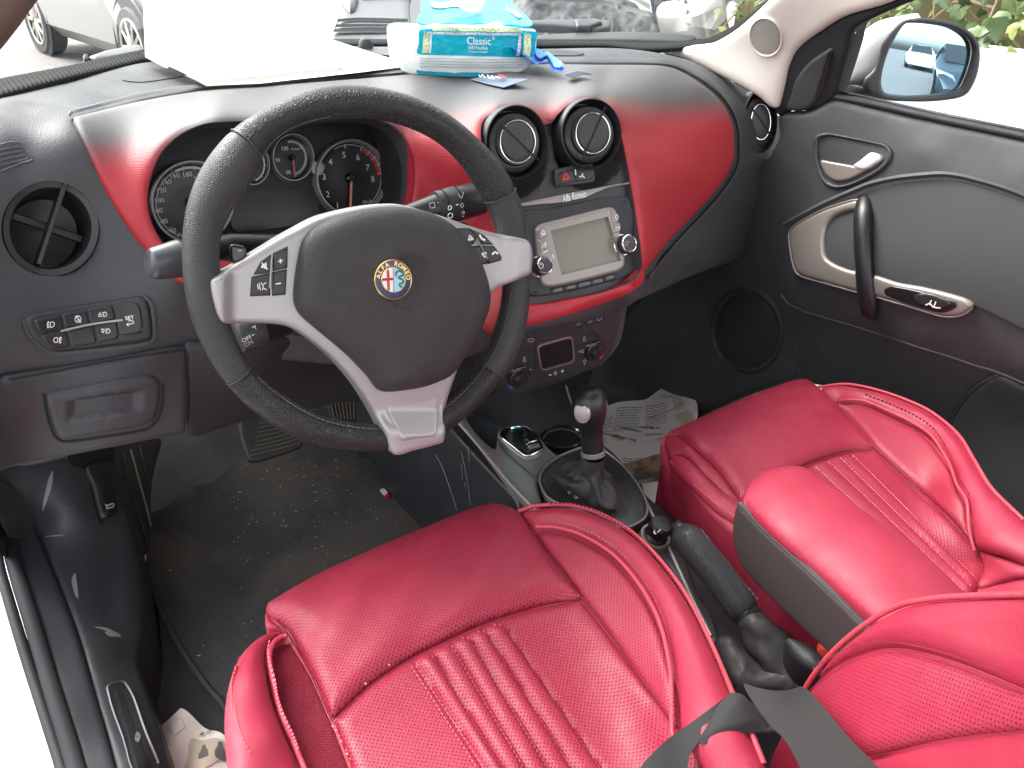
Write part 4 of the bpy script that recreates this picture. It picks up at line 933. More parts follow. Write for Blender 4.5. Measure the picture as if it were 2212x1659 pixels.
panel('front_cushion', FC, seatF, M_redp, ds, off=-.008, puff=.014, r=.020, s=9, thick=.02, disp=fcd, sharp=(19 if False else 21,))
panel('front_cushion_side', [(573, 1304), (582, 1320), (608, 1352), (640, 1405), (668, 1455), (640, 1400), (604, 1354), (576, 1338)], seatF, M_red, ds, off=-.010, puff=.004, r=.006, s=7, sdir=(0, -.0, -.08))
tops = [(887, 1413), (921, 1390), (963, 1369), (997, 1350), (1031, 1337), (1065, 1322)]; bots = [(1046, 1659), (1083, 1659), (1129, 1659), (1180, 1659), (1232, 1659), (1296, 1659)]
CC = [(719, 1556), (748, 1526), (802, 1476), (882, 1424), (962, 1384), (1052, 1345), (1152, 1312), (1208, 1300), (1256, 1293), (1300, 1352), (1350, 1425), (1400, 1500), (1452, 1572), (1500, 1640), (1540, 1720), (1300, 1750), (1000, 1750), (800, 1750), (760, 1659), (735, 1600)]
panel('centre_cushion', CC, seatF, M_redp, ds, off=-.008, puff=.0105, r=.015, s=7, thick=.02, disp=ribs(tops, bots, .006), sharp=(0, 8))
for a, b in zip(tops, bots):
    for k in (-5, 5): stitches('rib_stitching', seatF, [(a[0]+k*1.1+6, a[1]+30), (b[0]+k*1.4, b[1]+20)], ds, off=.0042, gap=11, ln=7, w=2.2, mat=M_stitch)
RB = [(1124, 1106), (1150, 1095), (1190, 1091), (1240, 1093), (1300, 1112), (1370, 1154), (1435, 1221), (1490, 1299), (1540, 1398), (1585, 1503), (1625, 1588), (1668, 1700), (1560, 1730), (1510, 1660), (1468, 1585), (1462, 1500), (1448, 1420), (1425, 1345), (1385, 1272), (1328, 1207), (1262, 1164), (1205, 1146), (1160, 1146), (1140, 1128)]
panel('side_bolster', RB, seatF, M_red, ds, off=-.010, puff=.022, r=.032, s=9, thick=.02)
RI = [(1158, 1147), (1205, 1150), (1260, 1168), (1324, 1210), (1380, 1275), (1420, 1348), (1442, 1422), (1456, 1500), (1460, 1572), (1452, 1568), (1402, 1496), (1352, 1421), (1302, 1348), (1260, 1288), (1226, 1240), (1182, 1184)]
panel('bolster_insert', RI, seatF, M_redp, ds, off=-.006, puff=.009, r=.010, s=8, thick=.02, sharp=(0, 8))
tube('piping', polyline(seatF, [(1158, 1145), (1205, 1147), (1262, 1165), (1328, 1208), (1384, 1273), (1424, 1346), (1447, 1421), (1460, 1500), (1464, 1580), (1480, 1625)], .006), .0022, M_redpipe, ds, 8)
tube('piping', polyline(seatF, [(1120, 1106), (1150, 1096), (1190, 1092), (1240, 1094), (1300, 1113), (1370, 1155), (1435, 1222), (1490, 1300), (1540, 1400), (1585, 1505), (1625, 1590), (1650, 1650)], .001), .0026, M_redpipe, ds, 8)
stitches('seam_stitching', seatF, [(1210, 1141), (1265, 1158), (1335, 1202), (1392, 1268), (1432, 1342), (1455, 1418), (1468, 1500), (1474, 1575)], ds, off=.0105, w=1.8)
stitches('seam_stitching', seatF, [(1190, 1100), (1240, 1102), (1298, 1122), (1364, 1163), (1428, 1229), (1481, 1306), (1530, 1405), (1574, 1508)], ds, off=.0085, w=1.6, mat=M_seam)
LB = [(606, 1357), (556, 1374), (512, 1420), (487, 1490), (481, 1560), (487, 1640), (505, 1740), (560, 1750), (640, 1740), (665, 1720), (640, 1640), (605, 1560), (584, 1490), (576, 1430), (584, 1396), (608, 1380), (622, 1378), (615, 1366)]
panel('side_bolster', LB, seatF, M_red, ds, off=-.008, puff=.018, r=.024, s=9, thick=.02)
panel('mesh_insert', [(610, 1384), (588, 1400), (582, 1432), (590, 1488), (612, 1558), (646, 1638), (690, 1740), (790, 1750), (756, 1659), (730, 1598), (712, 1556), (692, 1510), (660, 1445), (632, 1396), (622, 1384)], seatF, M_redmesh, ds, off=-.007, puff=.003, r=.006, s=9, thick=.01)
tube('piping', polyline(seatF, [(622, 1378), (606, 1380), (585, 1396), (577, 1430), (585, 1490), (607, 1560), (642, 1640), (672, 1710)], .004), .0026, M_redpipe, ds, 8)
tube('piping', polyline(seatF, [(512, 1450), (504, 1500), (508, 1570), (530, 1640), (560, 1720)], .0060), .0016, M_redpipe, ds, 8)
stitches('seam_stitching', seatF, [(516, 1440), (509, 1500), (513, 1570), (537, 1640)], ds, off=.0105, w=1.8); stitches('seam_stitching', seatF, [(570, 1400), (566, 1430), (573, 1490), (594, 1560), (630, 1640)], ds, off=.0100, w=1.8)
# seams between the cushions
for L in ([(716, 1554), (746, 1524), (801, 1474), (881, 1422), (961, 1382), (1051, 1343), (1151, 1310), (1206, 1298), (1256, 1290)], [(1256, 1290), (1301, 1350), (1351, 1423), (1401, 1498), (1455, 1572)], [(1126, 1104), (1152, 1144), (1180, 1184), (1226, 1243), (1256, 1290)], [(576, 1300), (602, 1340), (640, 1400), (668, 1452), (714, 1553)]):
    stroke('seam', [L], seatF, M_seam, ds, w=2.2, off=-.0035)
# crumbs caught in the seam
V = []; Fc = []; random.seed(9)
for u, v in ((719, 1570), (727, 1578), (733, 1590), (750, 1630), (756, 1640), (841, 1437), (790, 1478), (748, 1622), (738, 1602)):
    c = at(shift(seatF, .001), u, v); s = random.uniform(.0008, .0014); k = len(V)
    V += [c+np.array(q)*s for q in ((1, 0, 0), (0, 1.2, .2), (-1, .1, 0), (0, -1, .1), (.1, 0, 1.1))]; Fc += [(k, k+1, k+4), (k+1, k+2, k+4), (k+2, k+3, k+4), (k+3, k, k+4)]
o_ = mesh('crumbs', V, Fc, Mt('yellow_crumb', (.50, .38, .17), .7), smooth=False); tag(o_, 'few yellow crumbs caught in the left seam of the driver seat', 'crumbs', kind='stuff')
# driver backrest, lower right corner of the photo
BKF = Axis('x', [(1650, 1659, .225), (1730, 1490, .235), (1760, 1450, .235), (1800, 1405, .235), (1851, 1360, .235), (1908, 1322, .235), (1965, 1299, .23), (2060, 1288, .225), (2212, 1284, .215), (1800, 1550, .19), (1900, 1450, .20), (2050, 1400, .20), (2212, 1420, .19), (1900, 1640, .15), (2100, 1600, .14), (2212, 1600, .13)])
DB = [(1652, 1690), (1650, 1659), (1657, 1618), (1685, 1560), (1730, 1492), (1756, 1455), (1794, 1409), (1850, 1361), (1908, 1324), (1965, 1301), (2060, 1289), (2212, 1284), (2300, 1284), (2300, 1760), (1652, 1760)]
panel('backrest_base', DB, BKF, M_red, ds, off=-.012, puff=.008, r=.012, s=16, thick=.01, sdir=(.03, -.16, -.05))
panel('backrest_bolster', [(1735, 1492), (1758, 1456), (1796, 1410), (1851, 1362), (1909, 1325), (1965, 1302), (2060, 1290), (2212, 1285), (2300, 1285), (2300, 1520), (2212, 1489), (2097, 1444), (2003, 1414), (1927, 1401), (1870, 1410), (1813, 1433), (1779, 1456), (1748, 1490)], BKF, M_red, ds, off=-.010, puff=.018, r=.028, s=10, thick=.02)
panel('backrest_insert', [(1742, 1500), (1782, 1459), (1815, 1437), (1871, 1414), (1927, 1405), (2002, 1418), (2096, 1448), (2212, 1493), (2300, 1525), (2300, 1560), (2212, 1574), (2110, 1584), (2022, 1598), (1940, 1618), (1872, 1632), (1810, 1590), (1770, 1545)], BKF, M_redp, ds, off=-.006, puff=.010, r=.016, s=9, thick=.02)
panel('backrest_centre', [(1655, 1700), (1660, 1640), (1690, 1580), (1735, 1505), (1765, 1548), (1806, 1594), (1872, 1637), (1942, 1623), (2024, 1603), (2112, 1589), (2212, 1579), (2300, 1566), (2300, 1760), (1660, 1760)], BKF, M_redmesh if False else M_red, ds, off=-.006, puff=.010, r=.014, s=11, thick=.02)
tube('piping', polyline(BKF, [(1735, 1494), (1760, 1455), (1797, 1410), (1852, 1361), (1909, 1324), (1965, 1301), (2060, 1289), (2212, 1284), (2290, 1284)], .0), .0026, M_redpipe, ds, 8)
stroke('seam', [[(1744, 1494), (1781, 1458), (1814, 1435), (1870, 1412), (1927, 1403), (2002, 1416), (2096, 1446), (2212, 1491), (2290, 1520)]], BKF, M_seam, ds, w=2.5, off=-.001)
stitches('seam_stitching', BKF, [(1776, 1450), (1812, 1426), (1870, 1402), (1928, 1392), (2004, 1404), (2100, 1434), (2212, 1478)], ds, off=.0085, w=2.2, gap=10, ln=7)
stroke('seam', [[(1872, 1634), (1942, 1620), (2022, 1600), (2112, 1586), (2212, 1577), (2290, 1565)]], BKF, M_seam, ds, w=2.5, off=-.001)
stitches('seam_stitching', BKF, [(1872, 1626), (1942, 1612), (2022, 1592), (2112, 1578), (2212, 1569)], ds, off=.0045, w=2)
# ---- passenger seat
psF = Axis('z', [(1429, 944, .298), (1446, 929, .300), (1500, 904, .302), (1600, 860, .304), (1700, 822, .304), (1740, 815, .303), (1480, 960, .315), (1600, 920, .318), (1720, 870, .318), (1800, 880, .315), (1893, 967, .312), (1820, 880, .31), (1740, 1005, .312), (1600, 1075, .308), (1525, 985, .314), (2118, 1220, .295), (2090, 1275, .290), (1900, 1150, .298), (2000, 1070, .302),
    (1765, 836, .312), (1830, 831, .322), (1900, 846, .328), (1968, 869, .333), (2019, 896, .338), (2071, 941, .342), (2105, 996, .345), (2143, 1057, .347), (2212, 1125, .352), (1960, 940, .325), (2060, 1080, .33), (2150, 1190, .33), (2212, 1220, .34), (1500, 1010, .315), (1590, 1090, .310), (1455, 1000, .296)], smooth=1e-6)
ps = thing('passenger_seat', 'red perforated leather seat with ribbed centre, on the far side beside the closed door', 'car seat', (.6, -.3, 0))
panel('cushion_base', [(1430, 944), (1446, 930), (1500, 905), (1600, 861), (1700, 823), (1738, 816), (1770, 836), (1830, 832), (1900, 846), (1968, 870), (2019, 897), (2071, 942), (2105, 997), (2143, 1058), (2212, 1125), (2290, 1180), (2290, 1330), (1900, 1330), (1700, 1220), (1560, 1120), (1450, 1010)], psF, M_red, ps, off=-.014, puff=.008, r=.01, s=16, sdir=(0, 0, -.22), thick=.01)
P1 = [(1431, 942), (1446, 929), (1500, 904), (1600, 860), (1700, 822), (1735, 815), (1752, 820), (1775, 840), (1820, 881), (1862, 930), (1892, 966), (1840, 971), (1780, 987), (1740, 1002), (1700, 1022), (1640, 1060), (1604, 1078), (1582, 1048), (1549, 1007), (1505, 966), (1470, 938)]
panel('front_cushion', P1, psF, M_redp, ps, off=-.006, puff=.012, r=.016, s=8, thick=.02, sharp=(10,))
panel('front_cushion_side', [(1431, 943), (1447, 932), (1470, 941), (1505, 969), (1549, 1010), (1582, 1051), (1602, 1078), (1600, 1082), (1560, 1056), (1490, 990), (1462, 980), (1445, 988)], psF, M_redp, ps, off=-.007, puff=.006, r=.008, s=6, thick=.02)
panel('side_bolster', [(1446, 990), (1460, 982), (1486, 992), (1556, 1058), (1600, 1086), (1610, 1130), (1560, 1110), (1500, 1058), (1456, 1018)], psF, M_red, ps, off=-.005, puff=.012, r=.014, s=7, thick=.02)
psS = Axis('x', [(1430, 950, .455), (1440, 1100, .43), (1590, 1100, .40), (1600, 1300, .39), (1760, 1400, .35)])
panel('seat_side', [(1429, 946), (1446, 990), (1500, 1056), (1560, 1108), (1600, 1130), (1700, 1230), (1800, 1330), (1770, 1420), (1690, 1370), (1600, 1300), (1520, 1210), (1460, 1150), (1438, 1112), (1431, 1020)], psS, M_red, ps, off=.0, puff=.008, r=.012, s=12, thick=.02)
tube('piping', polyline(psF, [(1450, 1000), (1478, 1026), (1540, 1085), (1592, 1122)], .002), .002, M_redpipe, ps, 8)
ptop = [(1765, 993), (1795, 984), (1822, 978), (1850, 974)]; pbot = [(2066, 1284), (2088, 1275), (2108, 1262), (2125, 1248)]
def ribsx(tops, bots, amp):
    T = np.array(tops, float); B = np.array(bots, float)
    def f(v, d):
        dirs = B-T; L = np.hypot(*dirs.T); out = np.zeros(len(v)); D = []
        for i in range(len(T)):
            n = np.array([-dirs[i][1], dirs[i][0]])/L[i]; D.append(-((v-T[i])@n))
        for i in range(len(T)-1):
            t = D[i]/(D[i]-D[i+1]+1e-9); k = (t > 0) & (t < 1); out[k] += amp*np.sin(math.pi*t[k])**.6
        return out*np.clip(d/.01, 0, 1)
    return f
panel('centre_cushion', [(1894, 969), (1840, 975), (1782, 991), (1742, 1006), (1700, 1028), (1640, 1066), (1700, 1150), (1800, 1240), (1930, 1320), (2090, 1290), (2118, 1250), (2120, 1222), (2102, 1186), (2050, 1126), (1990, 1066), (1940, 1014)], psF, M_redp, ps, off=-.007, puff=.010, r=.014, s=5, thick=.02, sharp=(0,), disp=ribsx([(1752, 1003), (1780, 992), (1806, 984), (1833, 978)], [(2062, 1290), (2082, 1282), (2098, 1272), (2112, 1258)], .0028))
for k in range(4):
    a = [(1752, 1003), (1780, 992), (1806, 984), (1833, 978)][k]; b = [(2062, 1290), (2082, 1282), (2098, 1272), (2112, 1258)][k]
    stitches('rib_stitching', psF, [(a[0]+8, a[1]+10), b], ps, off=.004, gap=8, ln=5, w=1.8)
panel('bolster_insert', [(1895, 966), (1866, 931), (1824, 882), (1812, 870), (1865, 874), (1916, 895), (1966, 920), (2006, 948), (2032, 982), (2053, 1018), (2067, 1058), (2086, 1090), (2093, 1144), (2106, 1184), (2096, 1174), (2054, 1122), (1994, 1062), (1942, 1010)], psF, M_redp, ps, off=-.006, puff=.008, r=.010, s=7, thick=.02)
panel('side_bolster', [(1768, 838), (1800, 831), (1832, 831), (1900, 845), (1968, 869), (2019, 896), (2071, 941), (2105, 996), (2143, 1057), (2173, 1087), (2212, 1125), (2290, 1180), (2290, 1240), (2212, 1220), (2160, 1204), (2112, 1188), (2098, 1144), (2090, 1090), (2071, 1056), (2057, 1016), (2036, 979), (2009, 944), (1968, 917), (1916, 892), (1865, 871), (1817, 868), (1795, 855)], psF, M_red, ps, off=-.008, puff=.018, r=.026, s=8, thick=.02)
tube('piping', polyline(psF, [(1812, 868), (1865, 871), (1916, 892), (1968, 917), (2009, 944), (2036, 979), (2057, 1016), (2071, 1056), (2090, 1090), (2098, 1144), (2112, 1188)], .005), .0022, M_redpipe, ps, 8)
stitches('seam_stitching', psF, [(1870, 864), (1920, 885), (1973, 910), (2015, 938), (2043, 974), (2064, 1012), (2079, 1052), (2098, 1088)], ps, off=.0105, w=1.7, mat=M_seam)
tube('piping', polyline(psF, [(1768, 836), (1832, 830), (1900, 844), (1968, 868), (2019, 895), (2071, 940), (2105, 995), (2143, 1056), (2212, 1124)], .0), .0026, M_redpipe, ps, 8)
for L in ([(1893, 967), (1840, 973), (1781, 989), (1741, 1004), (1700, 1025)], [(1894, 968), (1942, 1012), (1992, 1064), (2052, 1124), (2104, 1184), (2120, 1222)], [(1775, 842), (1820, 882), (1863, 931), (1893, 967)], [(1470, 939), (1505, 967), (1549, 1008), (1582, 1049), (1603, 1078)], [(2113, 1189), (2160, 1206), (2212, 1222), (2290, 1242)]):
    stroke('seam', [L], psF, M_seam, ps, w=2.2, off=-.002)
PBF = Axis('y', [(2090, 1280, -.47), (2212, 1242, -.49), (2290, 1300, -.52), (2150, 1330, -.49), (2118, 1215, -.45), (2212, 1225, -.455), (2290, 1240, -.47)])
panel('backrest', [(2086, 1282), (2120, 1262), (2212, 1242), (2300, 1228), (2300, 1420), (2080, 1400)], PBF, M_red, ps, off=-.004, puff=.014, r=.02, s=10, thick=.05)
panel('backrest_junction', [(2116, 1192), (2160, 1207), (2212, 1223), (2290, 1243), (2290, 1262), (2212, 1246), (2150, 1256), (2112, 1262), (2122, 1230)], psF, M_red, ps, off=-.004, puff=.006, r=.010, s=8, thick=.02)
tube('piping', polyline(PBF, [(2086, 1283), (2130, 1262), (2212, 1243), (2300, 1230)], .002), .0026, M_redpipe, ps, 8)
# ---- centre armrest
arm = thing('centre_armrest', 'padded armrest with a red leather top and a black side, between the two seats', 'armrest', (.35, -.45, .3))
amF = Axis('z', [(1598, 1085, .388), (1612, 1058, .392), (1640, 1022, .392), (1680, 1006, .392), (1730, 1006, .390), (1600, 1110, .388), (1700, 1080, .404), (1780, 1130, .408), (1900, 1240, .410), (2000, 1290, .408), (1760, 1220, .394), (1880, 1345, .396), (1940, 1400, .396), (1800, 1045, .396), (1940, 1150, .398), (2090, 1278, .400)])
AT = [(1602, 1106), (1600, 1084), (1608, 1056), (1625, 1034), (1650, 1017), (1685, 1007), (1722, 1005), (1748, 1013), (1790, 1042), (1860, 1096), (1940, 1160), (2020, 1225), (2092, 1286), (2160, 1345), (2040, 1460), (1960, 1410), (1886, 1346), (1820, 1285), (1740, 1214), (1660, 1145), (1610, 1096)]
panel('padded_top', AT, amF, M_red, arm, off=-.003, puff=.014, r=.034, s=8, thick=.008)
amS = Axis('x', [(1598, 1084, .326), (1588, 1150, .324), (1600, 1210, .320), (1740, 1213, .300), (1740, 1330, .298), (1900, 1358, .278), (1800, 1410, .288)])
panel('side_panel', [(1598, 1084), (1610, 1096), (1658, 1147), (1737, 1219), (1815, 1292), (1892, 1368), (1952, 1420), (1900, 1500), (1830, 1440), (1770, 1385), (1700, 1320), (1640, 1262), (1605, 1220), (1590, 1180), (1586, 1150), (1590, 1110)], amS, Mt('dark_brown_grey_plastic', (.045, .034, .034), .5).m, arm, off=.001, puff=.004, r=.005, s=12, thick=.02, sharp=(0,))
tube('hinge_edge', polyline(amS, [(1598, 1086), (1610, 1097), (1658, 1147), (1737, 1219), (1815, 1292), (1892, 1368)], .003), .0014, M_blk2, arm, 8)
# ------------------------------------------------------------------ centre console
cons = thing('centre_console', 'silver and black centre console between the seats', 'centre console', (.32, 0, .0))
coF = Axis('z', [(945, 850, .262), (985, 905, .252), (1075, 950, .250), (1160, 1085, .248), (1120, 930, .262), (1270, 1120, .248), (1290, 980, .248), (1390, 1110, .246), (1330, 1160, .244), (1210, 955, .240), (1410, 1160, .238), (1475, 1140, .22), (1620, 1310, .21), (1700, 1480, .20), (1500, 1300, .21), (1600, 1480, .19)], smooth=1e-6)
# tunnel block under everything
M_side = grain('scuffed_black_console_side', (.022, .023, .027), .42, 1200, .0002, dust=.25)
csF = Axis('x', [(700, 960, .20), (980, 960, .235), (900, 1100, .215), (1160, 1090, .235), (1010, 1150, .225), (800, 1000, .21), (880, 880, .25), (1000, 860, .25)])
panel('console_side', [(640, 985), (760, 965), (850, 970), (930, 900), (955, 895), (979, 927), (1046, 1002), (1132, 1092), (1160, 1122), (1160, 1160), (1100, 1160), (930, 1200), (880, 1120), (830, 1050), (790, 990)], csF, M_side, cons, off=-.002, thick=.01, s=16, puff=.004, r=.006)
stroke('panel_joint', [[(944, 980), (960, 1010), (985, 1080), (990, 1100)]], csF, M_stitchg, cons, w=1.6, off=.0035)
stroke('panel_joint', [[(1001, 975), (1012, 1030), (1021, 1090)]], csF, M_stitchg, cons, w=1.2, off=.0035)
for L in ([(1001, 1000), (1003, 1035)], [(1016, 965), (1017, 995)], [(1007, 1040), (1009, 1052)]): stroke('scuff', [L], csF, M_stitchg, cons, w=1.4, off=.0033)
panel('console_deck', [(940, 850), (1010, 880), (1100, 920), (1130, 915), (1300, 950), (1400, 1060), (1460, 1110), (1510, 1160), (1640, 1320), (1760, 1440), (1760, 1560), (1560, 1560), (1500, 1420), (1430, 1250), (1330, 1150), (1250, 1120), (1160, 1115), (1050, 980), (960, 880)], coF, M_blk2, cons, off=-.010, thick=.12, s=16, puff=.003, r=.005)
# dark upright front of the tunnel below the climate panel
tfF = Axis('y', [(900, 850, .33), (1200, 850, .26), (1060, 900, .26), (1300, 850, .24), (1230, 950, .14)])
panel('tunnel_front', [(900, 820), (1000, 800), (1270, 770), (1250, 900), (1240, 985), (1180, 970), (1100, 930), (1010, 890), (930, 880)], tfF, M_blk2, cons, off=.0, thick=.03, s=18)
stroke('tunnel_edge_line', [[(1222, 835), (1232, 868), (1246, 905)]], tfF, Mt('dull_yellow_edge', (.30, .29, .18), .6).m, cons, w=4, off=.002)
# silver frame: long arm, bridge with the selector switch, ring
SILV = [(940, 852), (952, 848), (985, 862), (1006, 905), (1032, 942), (1068, 973), (1075, 950), (1082, 935), (1105, 925), (1130, 925), (1165, 950), (1185, 972), (1210, 988), (1245, 985), (1215, 1000), (1180, 1018), (1167, 1035), (1163, 1055), (1170, 1085), (1160, 1108), (1140, 1092), (1100, 1050), (1050, 990), (1010, 942), (975, 900)]
panel('silver_frame', SILV, coF, M_champ, cons, off=.000, puff=.006, r=.006, s=7, thick=.03)
stroke('frame_edge', [[(1078, 955), (1084, 972), (1110, 1000), (1150, 1035), (1162, 1050)]], coF, M_blk2, cons, w=2, off=.0068)
panel('selector_pod', [(1076, 948), (1084, 934), (1105, 925), (1130, 926), (1150, 940), (1166, 962), (1172, 985), (1160, 996), (1138, 1000), (1118, 990), (1094, 970)], coF, M_champ, cons, off=.004, puff=.007, r=.008, s=6, thick=.02)
panel('selector_bezel', [(1083, 952), (1090, 936), (1112, 929), (1134, 932), (1155, 950), (1170, 978), (1164, 988), (1143, 996), (1130, 994), (1104, 972)], coF, M_chrome, cons, off=.0095, puff=.003, r=.004, s=5, thick=.01)
panel('drive_mode_switch', [(1126, 950), (1146, 942), (1158, 958), (1166, 980), (1144, 988), (1134, 968)], coF, M_gloss, cons, off=.0115, puff=.002, r=.002, s=4, thick=.008, sharp='all')
panel('switch_rocker', [(1130, 964), (1152, 958), (1157, 966), (1134, 972)], coF, M_chrome, cons, off=.0135, puff=.002, r=.0015, s=4, thick=.004, sharp='all')
panel('switch_rocker', [(1137, 976), (1158, 970), (1162, 978), (1142, 984)], coF, M_champ, cons, off=.0135, puff=.001, r=.0015, s=4, thick=.004, sharp='all')
panel('switch_well', [(1092, 941), (1110, 933), (1130, 936), (1140, 944), (1126, 948), (1108, 948)], coF, M_chrome, cons, off=.0115, puff=.001, r=.002, s=4, thick=.006)
# cup holder
c0 = at(shift(coF, -.006), 1215, 950)
lathe('cup_holder', [(.036, .012), (.034, .014), (.031, .012), (.030, -.03), (.005, -.035), (0, -.035)], c0, (0, .05, 1), M_gloss, cons, 36)
stroke('cup_holder_rim', [[(1169, 955), (1180, 940), (1210, 933), (1245, 942), (1262, 960)]], shift(coF, .006), M_blk, cons, w=4, off=.001)
# selector ring
RG = [(1162, 1050), (1170, 1025), (1195, 1003), (1235, 985), (1280, 972), (1310, 985), (1345, 1015), (1372, 1050), (1392, 1090), (1396, 1120), (1385, 1142), (1350, 1160), (1310, 1150), (1250, 1120), (1200, 1105), (1175, 1085)]
panel('selector_surround', RG, coF, M_satinblk, cons, off=.004, puff=.010, r=.008, s=7, thick=.04)
rim = spl([(1165, 1052), (1173, 1028), (1197, 1006), (1237, 988), (1280, 977), (1308, 990), (1342, 1020), (1369, 1054), (1388, 1092), (1391, 1119), (1381, 1137), (1350, 1152), (1312, 1146), (1250, 1116), (1202, 1100), (1178, 1083)], True, 7)
tube('selector_chrome_ring', coF(rim)+normals(coF, rim)*.0125, .0020, M_champ, cons, 8, closed=True)
panel('gate_plate', [(1174, 1052), (1182, 1032), (1200, 1016), (1222, 1006), (1250, 1060), (1290, 1112), (1310, 1138), (1250, 1110), (1204, 1094), (1184, 1078)], coF, Mt('grey_black_gate', (.035, .036, .036), .4).m, cons, off=.0135, puff=.001, r=.002, s=7, thick=.006)
GF = shift(coF, .0148)
for t, uv in (('P', (1207, 1053)), ('R', (1230, 1082)), ('N', (1243, 1092))): text('gate_letter', t, uv, GF, M_white, cons, size=15, ang=-55, bold=.02)
# lighter
lp = at(coF, 1413, 1163)
lt = thing('cigarette_lighter', 'round black cigarette lighter plug with a white symbol, in its ringed socket', 'lighter', lp)
lathe('socket_ring', [(.0225, -.006), (.0225, .004), (.021, .007), (.018, .007), (.0165, .002), (.0165, -.002)], lp, (0, -.25, 1), M_champ, cons, 32)
la = nrm((.08, -.25, 1))
lathe('plug', [(.0155, -.004), (.0155, .006), (.012, .009), (.0115, .016), (.0145, .018), (.0165, .022), (.0165, .029), (.014, .0325), (.004, .0335), (0, .0335)], lp, la, M_knob, lt, 32, twist=lambda t: .01*(1 if (t*24) % 2 < 1 else -1))
LPl = Plane(lp+la*.0338, la); 
stroke('cigarette_symbol', [[(1420, 1151), (1426, 1144)], [(1414, 1146), (1412, 1152), (1417, 1155), (1415, 1150)]], LPl, M_white, lt, w=2)
# right hand rail of the console
tube('console_rail', coF(spl([(1393, 1088), (1430, 1160), (1465, 1235), (1500, 1310), (1535, 1380)], False, 12))+np.array([0, 0, .004]), .0035, M_champ, cons, 8)
panel('rear_tray_wall', [(1385, 1150), (1400, 1190), (1440, 1220), (1480, 1290), (1530, 1380), (1560, 1420), (1540, 1340), (1500, 1270), (1470, 1190), (1430, 1150)], coF, M_blk, cons, off=.001, puff=.004, r=.005, s=10, thick=.02)
# ---- gear lever
def X3(u, v, x=.30): return AX('x', u, v, x)
gl = thing('gear_lever', 'black gear lever with a rounded knob, shiny oval button and leather boot, beside the newspaper', 'gear lever', X3(1290, 1090))
KB = X3(1275, 880); KT = X3(1275, 905, .30)
ax_ = nrm(X3(1273, 868)-X3(1281, 978)); kc = X3(1281, 975)
Lk = np.linalg.norm(X3(1275, 838)-kc); s_ = Lk/.098
lathe('knob', [(.0125*s_, -.004), (.0155, 0), (.0152, .012), (.0153, .025), (.0165, .038*s_), (.0200, .049*s_), (.0232, .059*s_), (.0246, .071*s_), (.0236, .083*s_), (.0200, .0915*s_), (.0135, .097*s_), (.006, .0985*s_), (0, .099*s_)], kc, ax_, M_knob, gl, 40)
lathe('knob_collar', [(.0150, -.006), (.0172, -.005), (.0172, .001), (.0160, .002)], kc, ax_, M_champ, gl, 32)
# oval button on the driver's side
bp = kc+ax_*(.066*s_); toc = nrm(CAM-bp); sd = nrm(np.cross(ax_, toc)); bn = nrm(toc*.80-sd*.42-ax_*(toc@ax_)*.5)
lathe('release_button', [(.0125, -.004), (.0135, .0220), (.0125, .0236), (.0118, .0236), (.0108, .0248), (.006, .0256), (0, .0258)], bp, bn, Mt('pewter_button', (.40, .37, .37), .25, .5).m, gl, 32, xdir=ax_, sx=1.15, sy=.92)
# boot with folds
bc0 = X3(1305, 1110, .315); bt = X3(1281, 985)
V = []; Fc = []; nr, ns = 40, 72
btm = spl([(1188, 1042), (1222, 1008), (1262, 1005), (1300, 1030), (1340, 1062), (1366, 1095), (1368, 1120), (1345, 1138), (1310, 1130), (1270, 1100), (1230, 1078)], True, 4)
bot = coF(btm)+np.array([0, 0, .012]); L_ = np.concatenate([[0], np.cumsum(np.linalg.norm(np.diff(np.vstack([bot, bot[:1]]), axis=0), axis=1))])
cb = bot.mean(0)
for i in range(nr):
    t = i/(nr-1)
    for j in range(ns):
        s = L_[-1]*j/ns; q = np.array([np.interp(s, L_, np.append(bot[:, k], bot[0, k])) for k in range(3)])
        a = q-cb; ang = 2*math.pi*j/ns; ad = nrm([a[0], a[1], 0]); top = bt+ad*.0165
        e = 1-(1-t)**2.8; P = q*(1-e)+top*e; P[2] = q[2]*(1-t)+top[2]*t
        sag = .014*math.exp(-((t-.28)/.2)**2)*(.5+.5*math.cos(ang-5.2)); P = P+ad*sag
        w = math.sin(math.pi*min(1, t*1.25))**.7
        fold = w*(.0050*math.sin(ang*4+7*t+1.8*math.sin(7*t))+.0032*math.sin(ang*7-11*t)+.0016*math.sin(ang*13+18*t))*(1-t*.75)
        P = P+np.array([0, 0, 1])*.004*w*math.sin(ang*3+12*t)
        V.append(P+ad*fold)
for i in range(nr-1):
    for j in range(ns): Fc.append((i*ns+j, i*ns+(j+1) % ns, (i+1)*ns+(j+1) % ns, (i+1)*ns+j))
mesh('boot', V, Fc, M_soft, gl)
# ---- handbrake
hb = thing('handbrake', 'black leather handbrake lever with grey stitching and a sagging boot, left of the armrest', 'handbrake', X3(1620, 1400, .32))
H = lambda u, v, x=.325: AX('x', u, v, x)
tube('grip', [H(1471, 1160), H(1474, 1158), H(1484, 1162), H(1500, 1180), H(1530, 1215), H(1560, 1254), H(1590, 1294), H(1606, 1318), H(1611, 1325)], [.012, .0175, .0200, .0208, .0212, .0212, .0208, .0202, .0155], leather('grey_black_grip_leather', (.042, .043, .046), .36, 620, .0009, wr=.9), hb, 26, up=(0, .3, 1))
tube('release_button', [H(1458, 1131), H(1460, 1133), H(1474, 1146), H(1482, 1155)], [.0070, .0088, .0090, .010], M_knob, hb, 20, up=(0, .3, 1))
tube('grip_collar', [H(1606, 1318), H(1610, 1324), H(1622, 1338), H(1626, 1342)], [.017, .0185, .0180, .0155], M_leath, hb, 24, up=(0, .3, 1))
